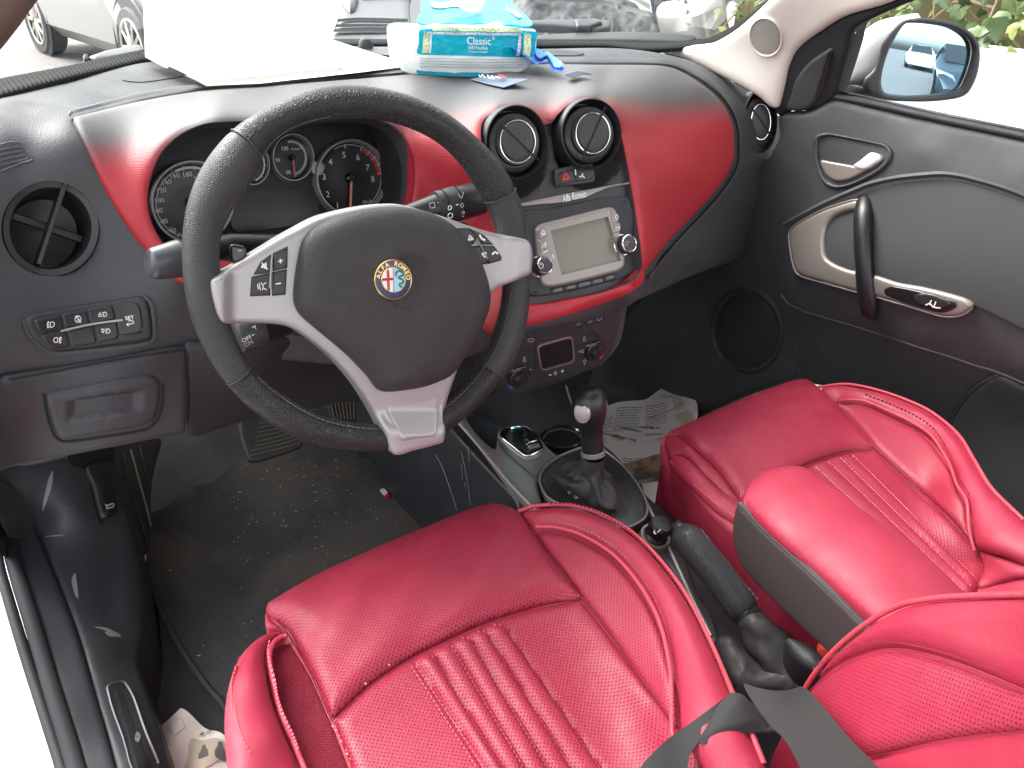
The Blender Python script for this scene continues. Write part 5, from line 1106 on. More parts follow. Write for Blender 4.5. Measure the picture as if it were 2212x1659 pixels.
V = []; Fc = []; path = [H(1615, 1332, .325), H(1640, 1362, .322), H(1664, 1398, .325), H(1680, 1438, .33), H(1698, 1480, .335), H(1716, 1530, .34)]; path = np.array(path)
rad_ = [.017, .021, .027, .038, .050, .030]; tt = np.linspace(0, 5, 36); ns = 56
for i, t in enumerate(tt):
    c = np.array([np.interp(t, range(6), path[:, k]) for k in range(3)]); r_ = np.interp(t, range(6), rad_); T = nrm(path[min(5, int(t)+1)]-path[min(4, int(t))]); a = nrm(np.cross(T, [0, 0, 1.])); b = np.cross(a, T)
    for j in range(ns):
        g = 2*math.pi*j/ns; fo = 1+.16*math.sin(2*g+t*2.2)*(t/5)+.10*math.sin(3*g-t*2.6)*min(1, t)+.045*math.sin(5*g+t*3.7+math.sin(2*t))*min(1, t)
        V.append(c+r_*fo*(a*math.cos(g)+b*math.sin(g)))
for i in range(len(tt)-1):
    for j in range(ns): Fc.append((i*ns+j, i*ns+(j+1) % ns, (i+1)*ns+(j+1) % ns, (i+1)*ns+j))
Fc.append(tuple(range((len(tt)-1)*ns, len(tt)*ns))); mesh('boot', V, Fc, M_soft, hb)
panel('boot_skirt', [(1540, 1395), (1570, 1385), (1600, 1400), (1640, 1440), (1720, 1455), (1755, 1470), (1730, 1500), (1650, 1500), (1590, 1495), (1570, 1470), (1550, 1430)], shift(coF, .02), M_soft, hb, off=-.008, puff=.012, r=.02, s=6, thick=.03, disp=lambda v, d: .010*nz(v, .016, 4)*np.clip(d/.02, 0, 1))
def hline(du, dv): return [(a+du, b+dv) for a, b in ((1490, 1150), (1530, 1196), (1570, 1250), (1612, 1308))]
hbF = Axis('x', [(1480, 1150, .312), (1620, 1320, .312), (1560, 1230, .312)])
for i, (a, b) in enumerate((((1497, 1160), (1612, 1304)), ((1505, 1157), (1622, 1303)))):
    pass
V = []; Fc = []
for i in range(30):
    t = i/29; c = H(1488+(1606-1488)*t, 1166+(1316-1166)*t); T = nrm(H(1606, 1316)-H(1488, 1166)); up = nrm(np.cross(np.cross(T, [0, 0, 1.]), T)); rt = nrm(np.cross(T, up)); tc = nrm(CAM-c); 
    sdn = nrm(rt*np.sign(rt[0])*.62+up*.78); q = c+sdn*.0213; d = nrm(T*.8+np.cross(T, sdn)*(.7 if i % 2 else -.7)); w = np.cross(d, sdn); k = len(V)
    for e in (-.0026, .0026):
        for g, h in ((-.0006, 0), (0, .0007), (.0006, 0)): V.append(q+d*e+w*g+sdn*h)
    Fc += [(k, k+1, k+4, k+3), (k+1, k+2, k+5, k+4)]
mesh('grip_stitching', V, Fc, M_stitchg, hb)
# ---- belt buckle and belt
bk = thing('belt_buckle', 'black seat belt buckle with a red release button, between console and seat', 'belt buckle', at(shift(coF, .05), 1740, 1410))
bkF = Axis('z', [(1690, 1390, .275), (1780, 1430, .28), (1740, 1460, .27), (1790, 1390, .285)])
panel('housing', [(1693, 1384), (1712, 1383), (1745, 1395), (1768, 1410), (1775, 1425), (1772, 1455), (1740, 1448), (1710, 1420)], bkF, M_blk2, bk, off=.0, puff=.012, r=.012, s=6, thick=.05)
panel('release_button', [(1766, 1404), (1776, 1394), (1800, 1406), (1808, 1424), (1795, 1426), (1767, 1418)], bkF, Mt('orange_red_button', (.75, .07, .05), .4).m, bk, off=.012, puff=.005, r=.005, s=5, thick=.02)
M_web = Mt('black_belt_webbing', (.018, .0175, .0175), .75); _w = M_web.node('ShaderNodeTexWave', wave_type='BANDS', bands_direction='X'); _w.inputs['Scale'].default_value = 260; M_web.l.new(M_web.co(True), _w.inputs['Vector']); M_web.bump(_w.outputs[1], .0004, .7); M_web.bump(M_web.tex('Noise', 60, detail=6), .0015, .3); M_web = M_web.m
belt = thing('seat_belt', 'black seat belt webbing folded over itself across the driver seat', 'seat belt', at(shift(seatF, .03), 1620, 1500))
b1 = Axis('z', [(1400, 1659, .345), (1453, 1590, .362), (1529, 1535, .378), (1574, 1500, .385), (1506, 1606, .365), (1658, 1568, .372), (1600, 1588, .37)])
b2 = Axis('z', [(1607, 1487, .375), (1665, 1496, .380), (1733, 1492, .370), (1832, 1599, .41), (1889, 1659, .44), (1726, 1659, .42), (1665, 1576, .39), (1631, 1530, .382)])
panel('webbing', [(1380, 1663), (1410, 1628), (1453, 1588), (1529, 1535), (1574, 1501), (1555, 1520), (1530, 1560), (1506, 1606), (1490, 1630), (1470, 1700), (1370, 1700)], b1, M_web, belt, off=.0, thick=.0015, s=9, disp=lambda v, d: .002*np.sin(v[:, 0]*.05))
panel('webbing_fold', [(1574, 1500), (1590, 1498), (1608, 1506), (1628, 1532), (1660, 1570), (1605, 1587), (1560, 1598), (1510, 1607), (1528, 1566), (1550, 1528)], b1, M_web, belt, off=.0025, thick=.0015, s=9, disp=lambda v, d: .006*np.sin((v[:, 0]-1510)/150*math.pi)*np.clip(d/.01, 0, 1))
panel('webbing', [(1607, 1487), (1634, 1493), (1665, 1499), (1700, 1498), (1733, 1492), (1771, 1527), (1832, 1599), (1889, 1659), (1930, 1710), (1760, 1720), (1726, 1659), (1696, 1606), (1663, 1574), (1631, 1530)], b2, M_web, belt, off=.004, thick=.0015, s=9)
# ------------------------------------------------------------------ passenger door
dr = thing('passenger_door', 'closed grey-black passenger door with silver pull handle surround, window and outside mirror', 'car door', (.93, -.1, .1))
DXP = [(1686, 247, .905), (1800, 212, .915), (1865, 223, .915), (2002, 254, .915), (2212, 298, .915), (2300, 318, .915), (1700, 420, .905), (1850, 350, .900), (2000, 330, .895), (2212, 380, .895), (1800, 450, .895), (2000, 378, .890), (2212, 420, .888), (1690, 520, .900),
    (1683, 620, .890), (1800, 680, .885), (1968, 742, .880), (2156, 800, .88), (2212, 824, .88), (1740, 600, .875), (1850, 625, .868), (2000, 670, .862), (2120, 690, .862), (2212, 720, .862),
    (1720, 720, .92), (1900, 780, .93), (2100, 860, .925), (2212, 900, .925), (1740, 830, .94), (1900, 900, .945), (2100, 1050, .94), (2212, 1120, .94), (1400, 600, .95), (1500, 480, .93), (1350, 850, .96), (1560, 640, .93), (1618, 712, .915), (1560, 800, .94), (1480, 760, .96), (2300, 1150, .94), (2300, 850, .88), (2300, 1200, .94), (2700, 420, .91), (2700, 900, .90), (2700, 1250, .94), (2700, 1700, .94), (2200, 1500, .95)]
DX = Axis('x', DXP, smooth=1e-6)
M_door = grain('grey_black_door_skin', (.036, .038, .041), .50, 900, .0003)
M_doorin = Mt('dark_grey_door_fabric', (.034, .037, .039), .7); M_doorin.bump(M_doorin.tex('Noise', 1500), .0004, .6)
panel('door_skin', [(1290, 900), (1300, 760), (1360, 600), (1500, 450), (1640, 360), (1680, 300), (1686, 247), (1750, 236), (1801, 212), (1865, 226), (2002, 257), (2212, 301), (2320, 325), (2700, 412), (2700, 1700), (2300, 1500), (2100, 1250), (1900, 900), (1735, 830), (1560, 880), (1400, 960)], DX, M_door, dr, off=-.006, puff=.010, r=.016, s=14, thick=.05, sharp=())
# deep pocket behind the pull handle
PK = [(1722, 503), (1748, 479), (1796, 455), (1848, 437), (1880, 418), (1920, 402), (1968, 390), (2053, 386), (2139, 404), (2230, 440), (2310, 480), (2310, 700), (2230, 700), (2110, 650), (2036, 668), (1950, 606), (1896, 592), (1850, 588), (1800, 566), (1741, 570), (1728, 545)]
PX = Axis('x', [(1722, 503, .890), (1796, 455, .905), (1880, 415, .925), (1968, 390, .925), (2139, 402, .925), (2310, 480, .925), (1800, 566, .935), (1900, 540, .955), (2050, 520, .955), (2212, 560, .955), (1896, 592, .90), (2036, 640, .880), (2212, 700, .885), (1735, 560, .885), (2000, 600, .945), (2212, 640, .94)])
panel('door_pocket', [(1793, 497), (1806, 470), (1850, 446), (1900, 414), (1968, 394), (2053, 390), (2139, 408), (2230, 444), (2310, 484), (2310, 745), (2212, 704), (2110, 655), (2036, 632), (1950, 606), (1896, 590), (1841, 581), (1799, 563), (1793, 530)], DX, M_doorin, dr, off=.0095, puff=.001, r=.002, s=12, thick=.004)
stroke('pocket_piping', [[(1706, 486), (1750, 462), (1797, 438), (1850, 415), (1900, 396), (1968, 383), (2053, 379), (2139, 399), (2212, 424), (2310, 470)]], DX, M_door, dr, w=13, off=.015)
HDL = [(1719, 501), (1748, 477), (1796, 453), (1848, 436), (1866, 433), (1890, 440), (1880, 452), (1840, 458), (1812, 472), (1796, 495), (1792, 530), (1799, 560), (1841, 580), (1896, 590), (1950, 607), (2010, 618), (2088, 638), (2111, 650), (2108, 660), (2090, 672), (2066, 676), (2036, 673), (1960, 650), (1896, 631), (1844, 619), (1790, 605), (1742, 592), (1729, 578), (1721, 545)]
panel('handle_surround', HDL, DX, M_champ, dr, off=.011, puff=.006, r=.007, s=7, thick=.012)
tube('surround_trim_line', polyline(DX, [(1866, 432), (1848, 434), (1796, 451), (1748, 475), (1718, 500), (1720, 545), (1728, 579), (1741, 594), (1790, 607), (1844, 621), (1896, 633), (1960, 652), (2036, 675), (2068, 678), (2094, 672), (2110, 660)], .0135), .0018, M_champ, dr, 8)
def D3(u, v, x): return AX('x', u, v, x)
tube('pull_handle', [D3(1868, 426, .900), D3(1866, 440, .880), D3(1864, 470, .862), D3(1863, 510, .852), D3(1865, 550, .848), D3(1868, 590, .848), D3(1872, 630, .850), D3(1877, 665, .856), D3(1880, 682, .862), D3(1881, 690, .868)], [.0135, .0150, .0152, .0148, .0148, .0152, .0158, .0155, .0120, .004], M_knob, dr, 22, up=(1, 0, 0), ell=(.8, 1.0))
sp_ = panel('window_switch_plate', [(1923, 622), (1930, 616), (1944, 613), (1990, 622), (2060, 640), (2081, 649), (2074, 660), (2052, 668), (2030, 666), (1975, 650), (1930, 632)], DX, M_gloss, dr, off=.0165, puff=.002, r=.003, s=5, thick=.005)
panel('window_switch', [(1990, 632), (2020, 628), (2058, 640), (2070, 650), (2046, 660), (2000, 650)], DX, M_satinblk, sp_, off=.0175, puff=.003, r=.003, s=5, thick=.005)
stroke('window_symbol', [[(2016, 651), (2026, 648), (2032, 655), (2048, 657)], [(2029, 641), (2024, 650)], [(2038, 644), (2034, 654)]], shift(DX, .0208), M_white, sp_, w=2.5)
# inner release handle
RH = [(1772, 309), (1780, 298), (1803, 295), (1909, 317), (1923, 329), (1919, 345), (1900, 364), (1865, 384), (1835, 396), (1810, 398), (1788, 384), (1774, 345)]
panel('release_surround', [(1762, 306), (1770, 290), (1800, 286), (1912, 309), (1932, 325), (1929, 348), (1908, 371), (1868, 393), (1836, 405), (1806, 407), (1780, 391), (1766, 350)], DX, M_door, dr, off=.004, puff=.006, r=.005, s=6, thick=.01, holes=[RH])
panel('release_recess', grow(RH, 3), DX, M_void, dr, off=.0035, thick=.003, s=9)
panel('release_lever', [(1778, 346), (1800, 349), (1849, 358), (1876, 366), (1862, 377), (1838, 388), (1812, 390), (1794, 380), (1783, 364)], DX, M_champ, dr, off=.006, puff=.003, r=.004, s=5, thick=.006)
panel('release_lever', [(1888, 330), (1903, 333), (1911, 340), (1906, 350), (1877, 367), (1850, 359), (1866, 346)], DX, Mt('bright_silver_lever', (.62, .61, .60), .35, .3).m, dr, off=.008, puff=.004, r=.005, s=5, thick=.008)
# speaker low on the door
SPF = shift(DX, .001)
g = ringmesh('door_speaker', SPF, (1618, 712), 78, 94, [(1.02, -.004), (1.0, .006), (.96, .008), (.93, .002), (.90, .001), (.5, .005), (.1, .006)], M_blk2, dr, rot=-8)
M_grille = Mt('speaker_grille_cloth', (.018, .019, .022), .5); perf(M_grille, .0042, .2, (.003, .003, .003)) if M_grille.c else None
M_grille.color(M_grille.mix(.5, (.02, .021, .024), (.02, .021, .024))); perf(M_grille, .0042, .22, (.003, .003, .003))
panel('speaker_grille', [(1618+66*math.cos(t)-6*math.sin(t), 712+80*math.sin(t)+8*math.cos(t)) for t in np.linspace(0, 2*math.pi, 20, endpoint=False)], shift(DX, .006), M_grille, dr, off=.001, puff=.004, r=.03, s=8, thick=.003)
for L in ([(1708, 655), (1716, 700), (1726, 770), (1733, 820)], [(2053, 925), (2068, 886), (2092, 850), (2125, 822), (2162, 803)]): stroke('door_seam', [L], DX, M_door, dr, w=4, off=.006)
tube('armrest_edge', polyline(DX, [(1690, 635), (1707, 655), (1751, 675), (1850, 703), (1968, 742), (2060, 770), (2105, 786), (2156, 801), (2212, 824), (2310, 870)], .002), .004, M_door, dr, 8)
panel('lower_bin', [(2056, 930), (2070, 890), (2096, 853), (2128, 826), (2162, 807), (2212, 830), (2320, 880), (2320, 1200), (2150, 1070)], DX, M_doorin, dr, off=.004, puff=.004, r=.008, s=14, thick=.01)
# belt line seal, sail trim, window frame, window glass
for k, (w_, o_) in enumerate(((5, .008), (3, .006))):
    pass
tube('window_seal', polyline(DX, [(1798, 208), (1865, 220), (2002, 251), (2212, 295), (2320, 318)], .0), .0055, M_blk2, dr, 8)
tube('window_seal_lip', polyline(DX, [(1798, 203), (1865, 214), (2002, 245), (2212, 288), (2320, 311)], .0)+np.array([.012, 0, 0]), .0035, M_gloss, dr, 8)
FXF = Axis('x', [(1690, 240, .905), (1800, 212, .915), (1770, 60, .885), (1926, 0, .86), (1848, 62, .88), (1950, -40, .85), (1700, 130, .895)])
M_frame = Mt('matt_black_rubber', (.016, .017, .019), .65, spec=.3).m
panel('window_frame', [(1673, 228), (1690, 178), (1700, 137), (1724, 100), (1772, 65), (1830, 31), (1926, 0), (2000, -30), (2060, -30), (1978, 0), (1900, 33), (1850, 62), (1838, 103), (1818, 172), (1802, 212), (1760, 236), (1700, 240), (1688, 252)], FXF, M_frame, dr, off=.0, puff=.008, r=.010, s=8, thick=.03)
panel('sail_trim', [(1705, 234), (1714, 206), (1727, 165), (1755, 130), (1780, 112), (1806, 98), (1802, 120), (1792, 160), (1776, 204), (1748, 234)], FXF, M_blk, dr, off=.008, puff=.006, r=.008, s=6, thick=.01)
stroke('sail_trim_crease', [[(1804, 104), (1790, 150), (1772, 200)]], FXF, M_satinblk, dr, w=7, off=.0145)
GX = Axis('x', [(1801, 209, .925), (2212, 295, .925), (1960, -20, .86), (2212, -20, .87)])
panel('window_pane', [(1801, 209), (1818, 172), (1838, 103), (1850, 62), (1900, 33), (1978, -2), (2060, -30), (2320, -30), (2320, 312), (2212, 292), (2002, 250), (1865, 220)], GX, glass('window_glass', (.97, .985, .975), .02), dr, off=0, thick=.003, s=40, sharp='all')
# outside mirror
MX = Axis('x', [(1861, 189, 1.02), (1885, 151, 1.05), (1902, 103, 1.06), (1926, 62, 1.08), (1988, 39, 1.12), (2098, 72, 1.22), (2113, 103, 1.23), (2105, 154, 1.22), (2064, 213, 1.18), (1902, 213, 1.05), (2000, 130, 1.13)])
mc = at(MX, 2000, 130); toc = nrm(CAM-mc)
MPn = nrm(toc+nrm((.10, -1, -.05)))           # aimed so that the driver sees the road behind
MPL = Plane(mc, MPn)
MO = [(1861, 190), (1866, 168), (1885, 148), (1896, 120), (1904, 90), (1926, 60), (1952, 43), (1988, 38), (2030, 42), (2065, 52), (2098, 74), (2112, 104), (2108, 154), (2090, 196), (2064, 212), (2002, 219), (1933, 218), (1896, 213), (1872, 206)]
MG = [(1950, 52), (1975, 49), (2002, 51), (2040, 57), (2066, 67), (2088, 84), (2096, 106), (2090, 140), (2073, 184), (2058, 196), (2036, 202), (1968, 208), (1930, 206), (1908, 199), (1899, 180), (1903, 148), (1914, 112), (1930, 80)]
mir = panel('wing_mirror', MO, MPL, grain('satin_black_mirror_shell', (.035, .037, .04), .42, 900, .0002), dr, off=.004, puff=.008, r=.012, s=7, holes=[MG], sdir=tuple(-toc*.045))
M_mirror = Mt('blue_tinted_mirror', (.50, .70, .82), .02, 1).m
panel('mirror_glass', grow(MG, 2), MPL, M_mirror, mir, off=.0035, thick=.004, s=7, disp=lambda v, d: -.5*(((v[:, 0]-2000)**2+(v[:, 1]-130)**2)*(1.75/FOC)**2)/1.1)
M_wpaint = Mt('white_car_paint', (.80, .80, .79), .25); M_wpaint = M_wpaint.m
mb = MPL.p+np.array([0, .06, 0])-MPn*.02
MBK = Plane(mb, MPn)
panel('mirror_cap', [(1815, 186), (1822, 160), (1837, 120), (1858, 90), (1886, 64), (1915, 46), (1960, 36), (2000, 35), (1960, 120), (1930, 190), (1900, 205), (1862, 190)], Plane(mc+np.array([.0, .03, .0]), MPn), M_wpaint, mir, off=-.02, puff=.03, r=.05, s=8, sdir=tuple(-toc*.05))
panel('mirror_foot', [(1800, 209), (1812, 183), (1862, 190), (1890, 206), (1904, 216), (1860, 214)], Plane(mc+np.array([-.02, .03, 0]), MPn), M_blk, mir, off=.0, puff=.01, r=.014, s=6, sdir=(0, .05, 0))
# ------------------------------------------------------------------ windscreen, pillars
ws_ = thing('windscreen', 'clear sloping windscreen with a ribbed black seal along its lower edge', 'windscreen', (.3, .5, .8))
WE = [(-120, 232), (0, 200), (150, 162), (310, 125), (520, 105), (720, 93), (1000, 91), (1130, 97), (1300, 96), (1400, 98), (1500, 94), (1530, 88)]
lo_ = DY(spl(WE, False, 40)); n_ = len(lo_); hi_ = np.array([[-.36+1.28*i/(n_-1)*.96, -.22+.10*math.sin(math.pi*i/(n_-1)), 1.16] for i in range(n_)])
hi_[:, 0] = np.linspace(-.30, .88, n_)
V = []; Fc = []; m_ = 8
for k in range(m_+1):
    t = k/m_; V += list(lo_*(1-t)+hi_*t+np.array([0, .03, .03])*math.sin(math.pi*t)+np.array([0, .004, .004]))
for k in range(m_):
    for i in range(n_-1): Fc.append((k*n_+i, k*n_+i+1, (k+1)*n_+i+1, (k+1)*n_+i))
mesh('pane', V, Fc, M_glass, ws_)
SE = Axis('y', [(-60, 200, .34), (0, 180, .36), (150, 140, .44), (310, 110, .52), (520, 98, .56), (720, 90, .57), (1000, 88, .52), (1300, 90, .46), (1500, 88, .42), (0, 203, .31), (310, 128, .49), (720, 96, .54), (1500, 96, .39)])
M_seal = Mt('ribbed_black_seal', (.010, .012, .011), .8, spec=.15); _w = M_seal.node('ShaderNodeTexWave', wave_type='BANDS', bands_direction='X'); _w.inputs['Scale'].default_value = 60; M_seal.l.new(M_seal.co(), _w.inputs['Vector']); M_seal.bump(_w.outputs[1], .002, .8)
panel('lower_seal', [(-60, 190), (0, 172), (150, 143), (310, 108), (318, 130), (150, 170), (0, 208), (-60, 226)], SE, M_seal, ws_, off=.0, puff=.003, r=.004, s=9, thick=.006)
panel('lower_seal', [(312, 124), (430, 102), (520, 95), (720, 86), (860, 86), (1000, 84), (1130, 88), (1300, 90), (1400, 93), (1480, 91), (1530, 82), (1590, 52), (1668, -6), (1690, -6), (1600, 60), (1545, 93), (1490, 102), (1400, 107), (1300, 99), (1130, 100), (1000, 95), (720, 98), (520, 109), (312, 132)], SE, M_seal, ws_, off=.0, puff=.003, r=.004, s=8, thick=.006)
PLX = Axis('x', [(1400, 105, .86), (1500, 128, .86), (1640, 200, .875), (1690, 200, .89), (1545, 92, .86), (1600, 55, .855), (1665, 0, .845), (1800, 40, .87), (1926, -5, .85), (1950, -230, .83), (2300, -230, .83), (1720, 100, .885)])
M_beige = Mt('warm_beige_pillar_fabric', (.62, .56, .51), .75); M_beige.bump(M_beige.tex('Noise', 1400), .0004, .6)
pl = thing('windscreen_pillar', 'beige trimmed windscreen pillar with a round tweeter grille, beside the passenger door', 'pillar', (.87, .1, .8))
panel('trim', [(1392, 106), (1450, 104), (1500, 100), (1545, 91), (1600, 57), (1667, -4), (1760, -90), (1900, -230), (2300, -230), (2030, -60), (1935, 0), (1832, 33), (1774, 67), (1728, 102), (1706, 140), (1696, 180), (1682, 230), (1664, 230), (1640, 209), (1600, 185), (1557, 163), (1497, 133), (1446, 115)], PLX, M_beige, pl, off=.0, puff=.010, r=.018, s=8, thick=.03)
tw = ringmesh('tweeter', shift(PLX, .009), (1662, 73), 36, 45, [(1.0, -.004), (1.0, .004), (.95, .0065), (.90, .005), (.88, .003)], M_beige, pl, rot=-6)
M_tw = Mt('beige_grille', (.40, .37, .33), .6); M_tw.color(M_tw.mix(.5, (.42, .39, .35), (.42, .39, .35))); perf(M_tw, .0028, .25, (.16, .14, .12))
panel('tweeter_grille', [(1662+33*math.cos(t), 73+41*math.sin(t)) for t in np.linspace(0, 2*math.pi, 20, endpoint=False)], shift(PLX, .0125), M_tw, tw, off=.0, puff=.002, r=.02, s=7, thick=.002)
lpil = thing('windscreen_pillar', 'dark brown corner of the near pillar at the top left of the view', 'pillar', AX('y', 20, 20, -.05))
panel('trim', [(-80, -60), (100, -60), (94, -20), (60, 30), (30, 70), (-10, 100), (-80, 140)], Plane(AX('y', 20, 20, -.05), (.3, -1, .5)), Mt('dark_brown_pillar_fabric', (.10, .06, .045), .8).m, lpil, off=0, puff=.01, r=.02, s=12, thick=.03)  # one even brown, darker than the far pillar's beige
# ------------------------------------------------------------------ unseen front roof, added to block overhead light, cut short so light enters behind
rf = thing('car_roof', 'unseen front part of the car roof with pale beige headliner, added to shade the cabin', 'roof', (.3, -.9, 1.1))
V = []; Fc = []; nx, ny = 14, 14
for lay in (0, .03):
    for i in range(nx+1):
        for j in range(ny+1):
            x = -.36+1.30*i/nx; y = -.20-1.0*j/ny; e = (x-.29)/.65; q = (y+.9)/.75
            V.append((x, y+(.07*(1-e*e) if j == 0 else 0), 1.19-.05*e*e-.045*q*q+lay))
K_ = (nx+1)*(ny+1)
for i in range(nx):
    for j in range(ny):
        a = i*(ny+1)+j; b = a+ny+1; Fc.append((a, a+1, b+1, b)); Fc.append((K_+a, K_+b, K_+b+1, K_+a+1))
n1 = len(Fc)
mesh('headliner', V, Fc, M_beige, rf)
# ------------------------------------------------------------------ floor, bulkhead, sill
fl = mesh('car_floor', [(-.36, -1.8, -.02), (.98, -1.8, -.02), (.98, .55, -.02), (-.36, .55, -.02), (.98, .85, .25), (-.36, .85, .25), (.98, .95, .72), (-.36, .95, .72)], [(0, 1, 2, 3), (3, 2, 4, 5), (5, 4, 6, 7)], M_carpet, smooth=False); fl['kind'] = 'structure'
FZ = Axis('z', [(330, 1180, .0), (900, 1100, .0), (350, 960, .03), (560, 930, .06), (790, 980, .02), (475, 1530, 0), (700, 1300, 0), (560, 1100, .0), (330, 1400, .0)])
MATO = [(352, 955), (338, 985), (325, 1030), (320, 1100), (322, 1200), (328, 1260), (343, 1310), (368, 1365), (400, 1420), (440, 1478), (480, 1525), (560, 1620), (700, 1500), (900, 1250), (935, 1130), (905, 1105), (865, 1060), (830, 1015), (795, 965), (740, 930), (600, 900), (450, 900), (380, 925)]
mt_ = thing('floor_mat', 'black driver floor mat covered in dust and crumbs, edged with a grey cord', 'floor mat', at(FZ, 600, 1200))
panel('mat', MATO, FZ, M_mat, mt_, off=.004, puff=.004, r=.006, s=12, thick=.01, disp=lambda v, d: .008*np.exp(-((v[:, 0]-(400+(v[:, 1]-1000)*.12))/38)**2)*np.clip((v[:, 1]-960)/100, 0, 1)*np.clip((1400-v[:, 1])/150, 0, 1))
tube('edge_cord', polyline(FZ, MATO[:13], .008), .0045, Mt('dusty_grey_cord', (.05, .052, .055), .8).m, mt_, 10)
tube('edge_cord', polyline(FZ, [(935, 1135), (900, 1102), (865, 1060), (830, 1015), (800, 975), (785, 955)], .008), .0045, M_mat, mt_, 10)
# crumbs on the mat
V = []; Fc = []
random.seed(3)
MP_ = np.array(spl(MATO))
M_crumb = Mt('pale_crumbs', (.50, .43, .33), .8).m
N_ = 0
while N_ < 330:
    if random.random() < .55: u, v = random.gauss(640, 130), random.gauss(1090, 80)
    else: u, v = random.uniform(340, 900), random.uniform(960, 1500)
    if not inside(MP_, np.array([[u, v]]))[0]: continue
    c = at(shift(FZ, .0085), u, v); s = random.choice([.0005, .0006, .0008, .0009, .0013]); k = len(V); N_ += 1
    a = random.random()*6.3; e1 = np.array([math.cos(a), math.sin(a), 0]); e2 = np.array([-math.sin(a), math.cos(a), 0]); st_ = random.choice([1, 1, 1, 1.7, 3])
    V += [c+e1*s*st_, c+e2*s, c-e1*s*st_, c-e2*s*.8, c+np.array([0, 0, s*1.3])]; Fc += [(k, k+1, k+4), (k+1, k+2, k+4), (k+2, k+3, k+4), (k+3, k, k+4)]
cr_ = mesh('crumbs', V, Fc, M_crumb, smooth=False); cr_['kind'] = 'stuff'; cr_['label'] = 'pale crumbs and grit scattered over the driver floor mat'; cr_['category'] = 'crumbs'
wr = thing('sweet_wrapper', 'tiny white and red scrap on the edge of the driver floor mat', 'scrap', at(shift(FZ, .010), 829, 1073))
panel('white_half', [(821, 1068), (830, 1064), (838, 1074), (831, 1079)], shift(FZ, .011), M_cream, wr, s=4, thick=.002); panel('red_half', [(831, 1079), (838, 1074), (844, 1080), (838, 1086)], shift(FZ, .011), M_crs, wr, s=4, thick=.002)
# pedals
PBn = (0, -.75, .66)
def P3(u, v, y): return AX('y', u, v, y)
M_rub = grain('dusty_pedal_rubber', (.030, .028, .024), .6, 600, .0004, dust=.35); M_edge = Mt('dusty_rubber_ridge', (.19, .165, .12), .8).m
bp_ = thing('brake_pedal', 'wide black brake pedal with worn horizontal ribs, under the steering wheel', 'pedal', P3(590, 950, .50))
BPL = Plane(P3(590, 950, .47), PBn)
panel('pad', [(517, 918), (535, 904), (640, 890), (700, 900), (655, 950), (650, 966), (600, 985), (545, 998), (528, 970)], BPL, M_rub, bp_, off=.0, puff=.004, r=.006, s=7, thick=.012)
for i in range(9):
    stroke('rubber_rib', [[(545+i*2-(8 if i < 2 else 0), 985-i*10), (600+i*5, 970-i*10), (648+i*4, 956-i*10)]], BPL, M_edge, bp_, w=2.0, off=.0052)
tube('lever_arm', [P3(610, 930, .49), P3(600, 850, .53), P3(590, 760, .56)], .007, M_void, bp_, 8)
ap_ = thing('accelerator_pedal', 'upright accelerator pedal with vertical ribs, right of the brake pedal', 'pedal', P3(735, 890, .52))
APL = Plane(P3(735, 890, .52), PBn)
panel('pad', [(703, 850), (760, 850), (770, 880), (766, 915), (730, 912), (716, 905), (708, 880)], APL, M_rub, ap_, off=0, puff=.004, r=.006, s=7, thick=.012)
for i in range(7): stroke('rubber_rib', [[(711+i*8.5, 858), (716+i*7.8, 885), (722+i*7.0, 907)]], APL, M_edge, ap_, w=2.0, off=.0052)
# foot rest at the far left of the footwell
fr = thing('foot_rest', 'dusty ribbed black foot rest between mat and kick panel', 'foot rest', at(FZ, 290, 1050))
FRF = Axis('z', [(240, 975, .16), (320, 960, .13), (330, 1080, .03), (260, 1080, .11), (310, 1190, .01), (290, 1200, .03)])
panel('pad', [(225, 968), (300, 950), (345, 950), (335, 1000), (324, 1060), (322, 1150), (312, 1200), (300, 1190), (270, 1110), (240, 1030)], FRF, M_rub, fr, off=.0, puff=.006, r=.008, s=8, thick=.02)
for k, L in enumerate(([(258, 978), (272, 1050), (296, 1130), (312, 1180)], [(276, 972), (292, 1040), (308, 1100), (318, 1140)], [(296, 966), (306, 1010), (318, 1060)])): stroke('rib', [L], FRF, M_edge if k == 1 else M_rub, fr, w=4.5, off=.0075)
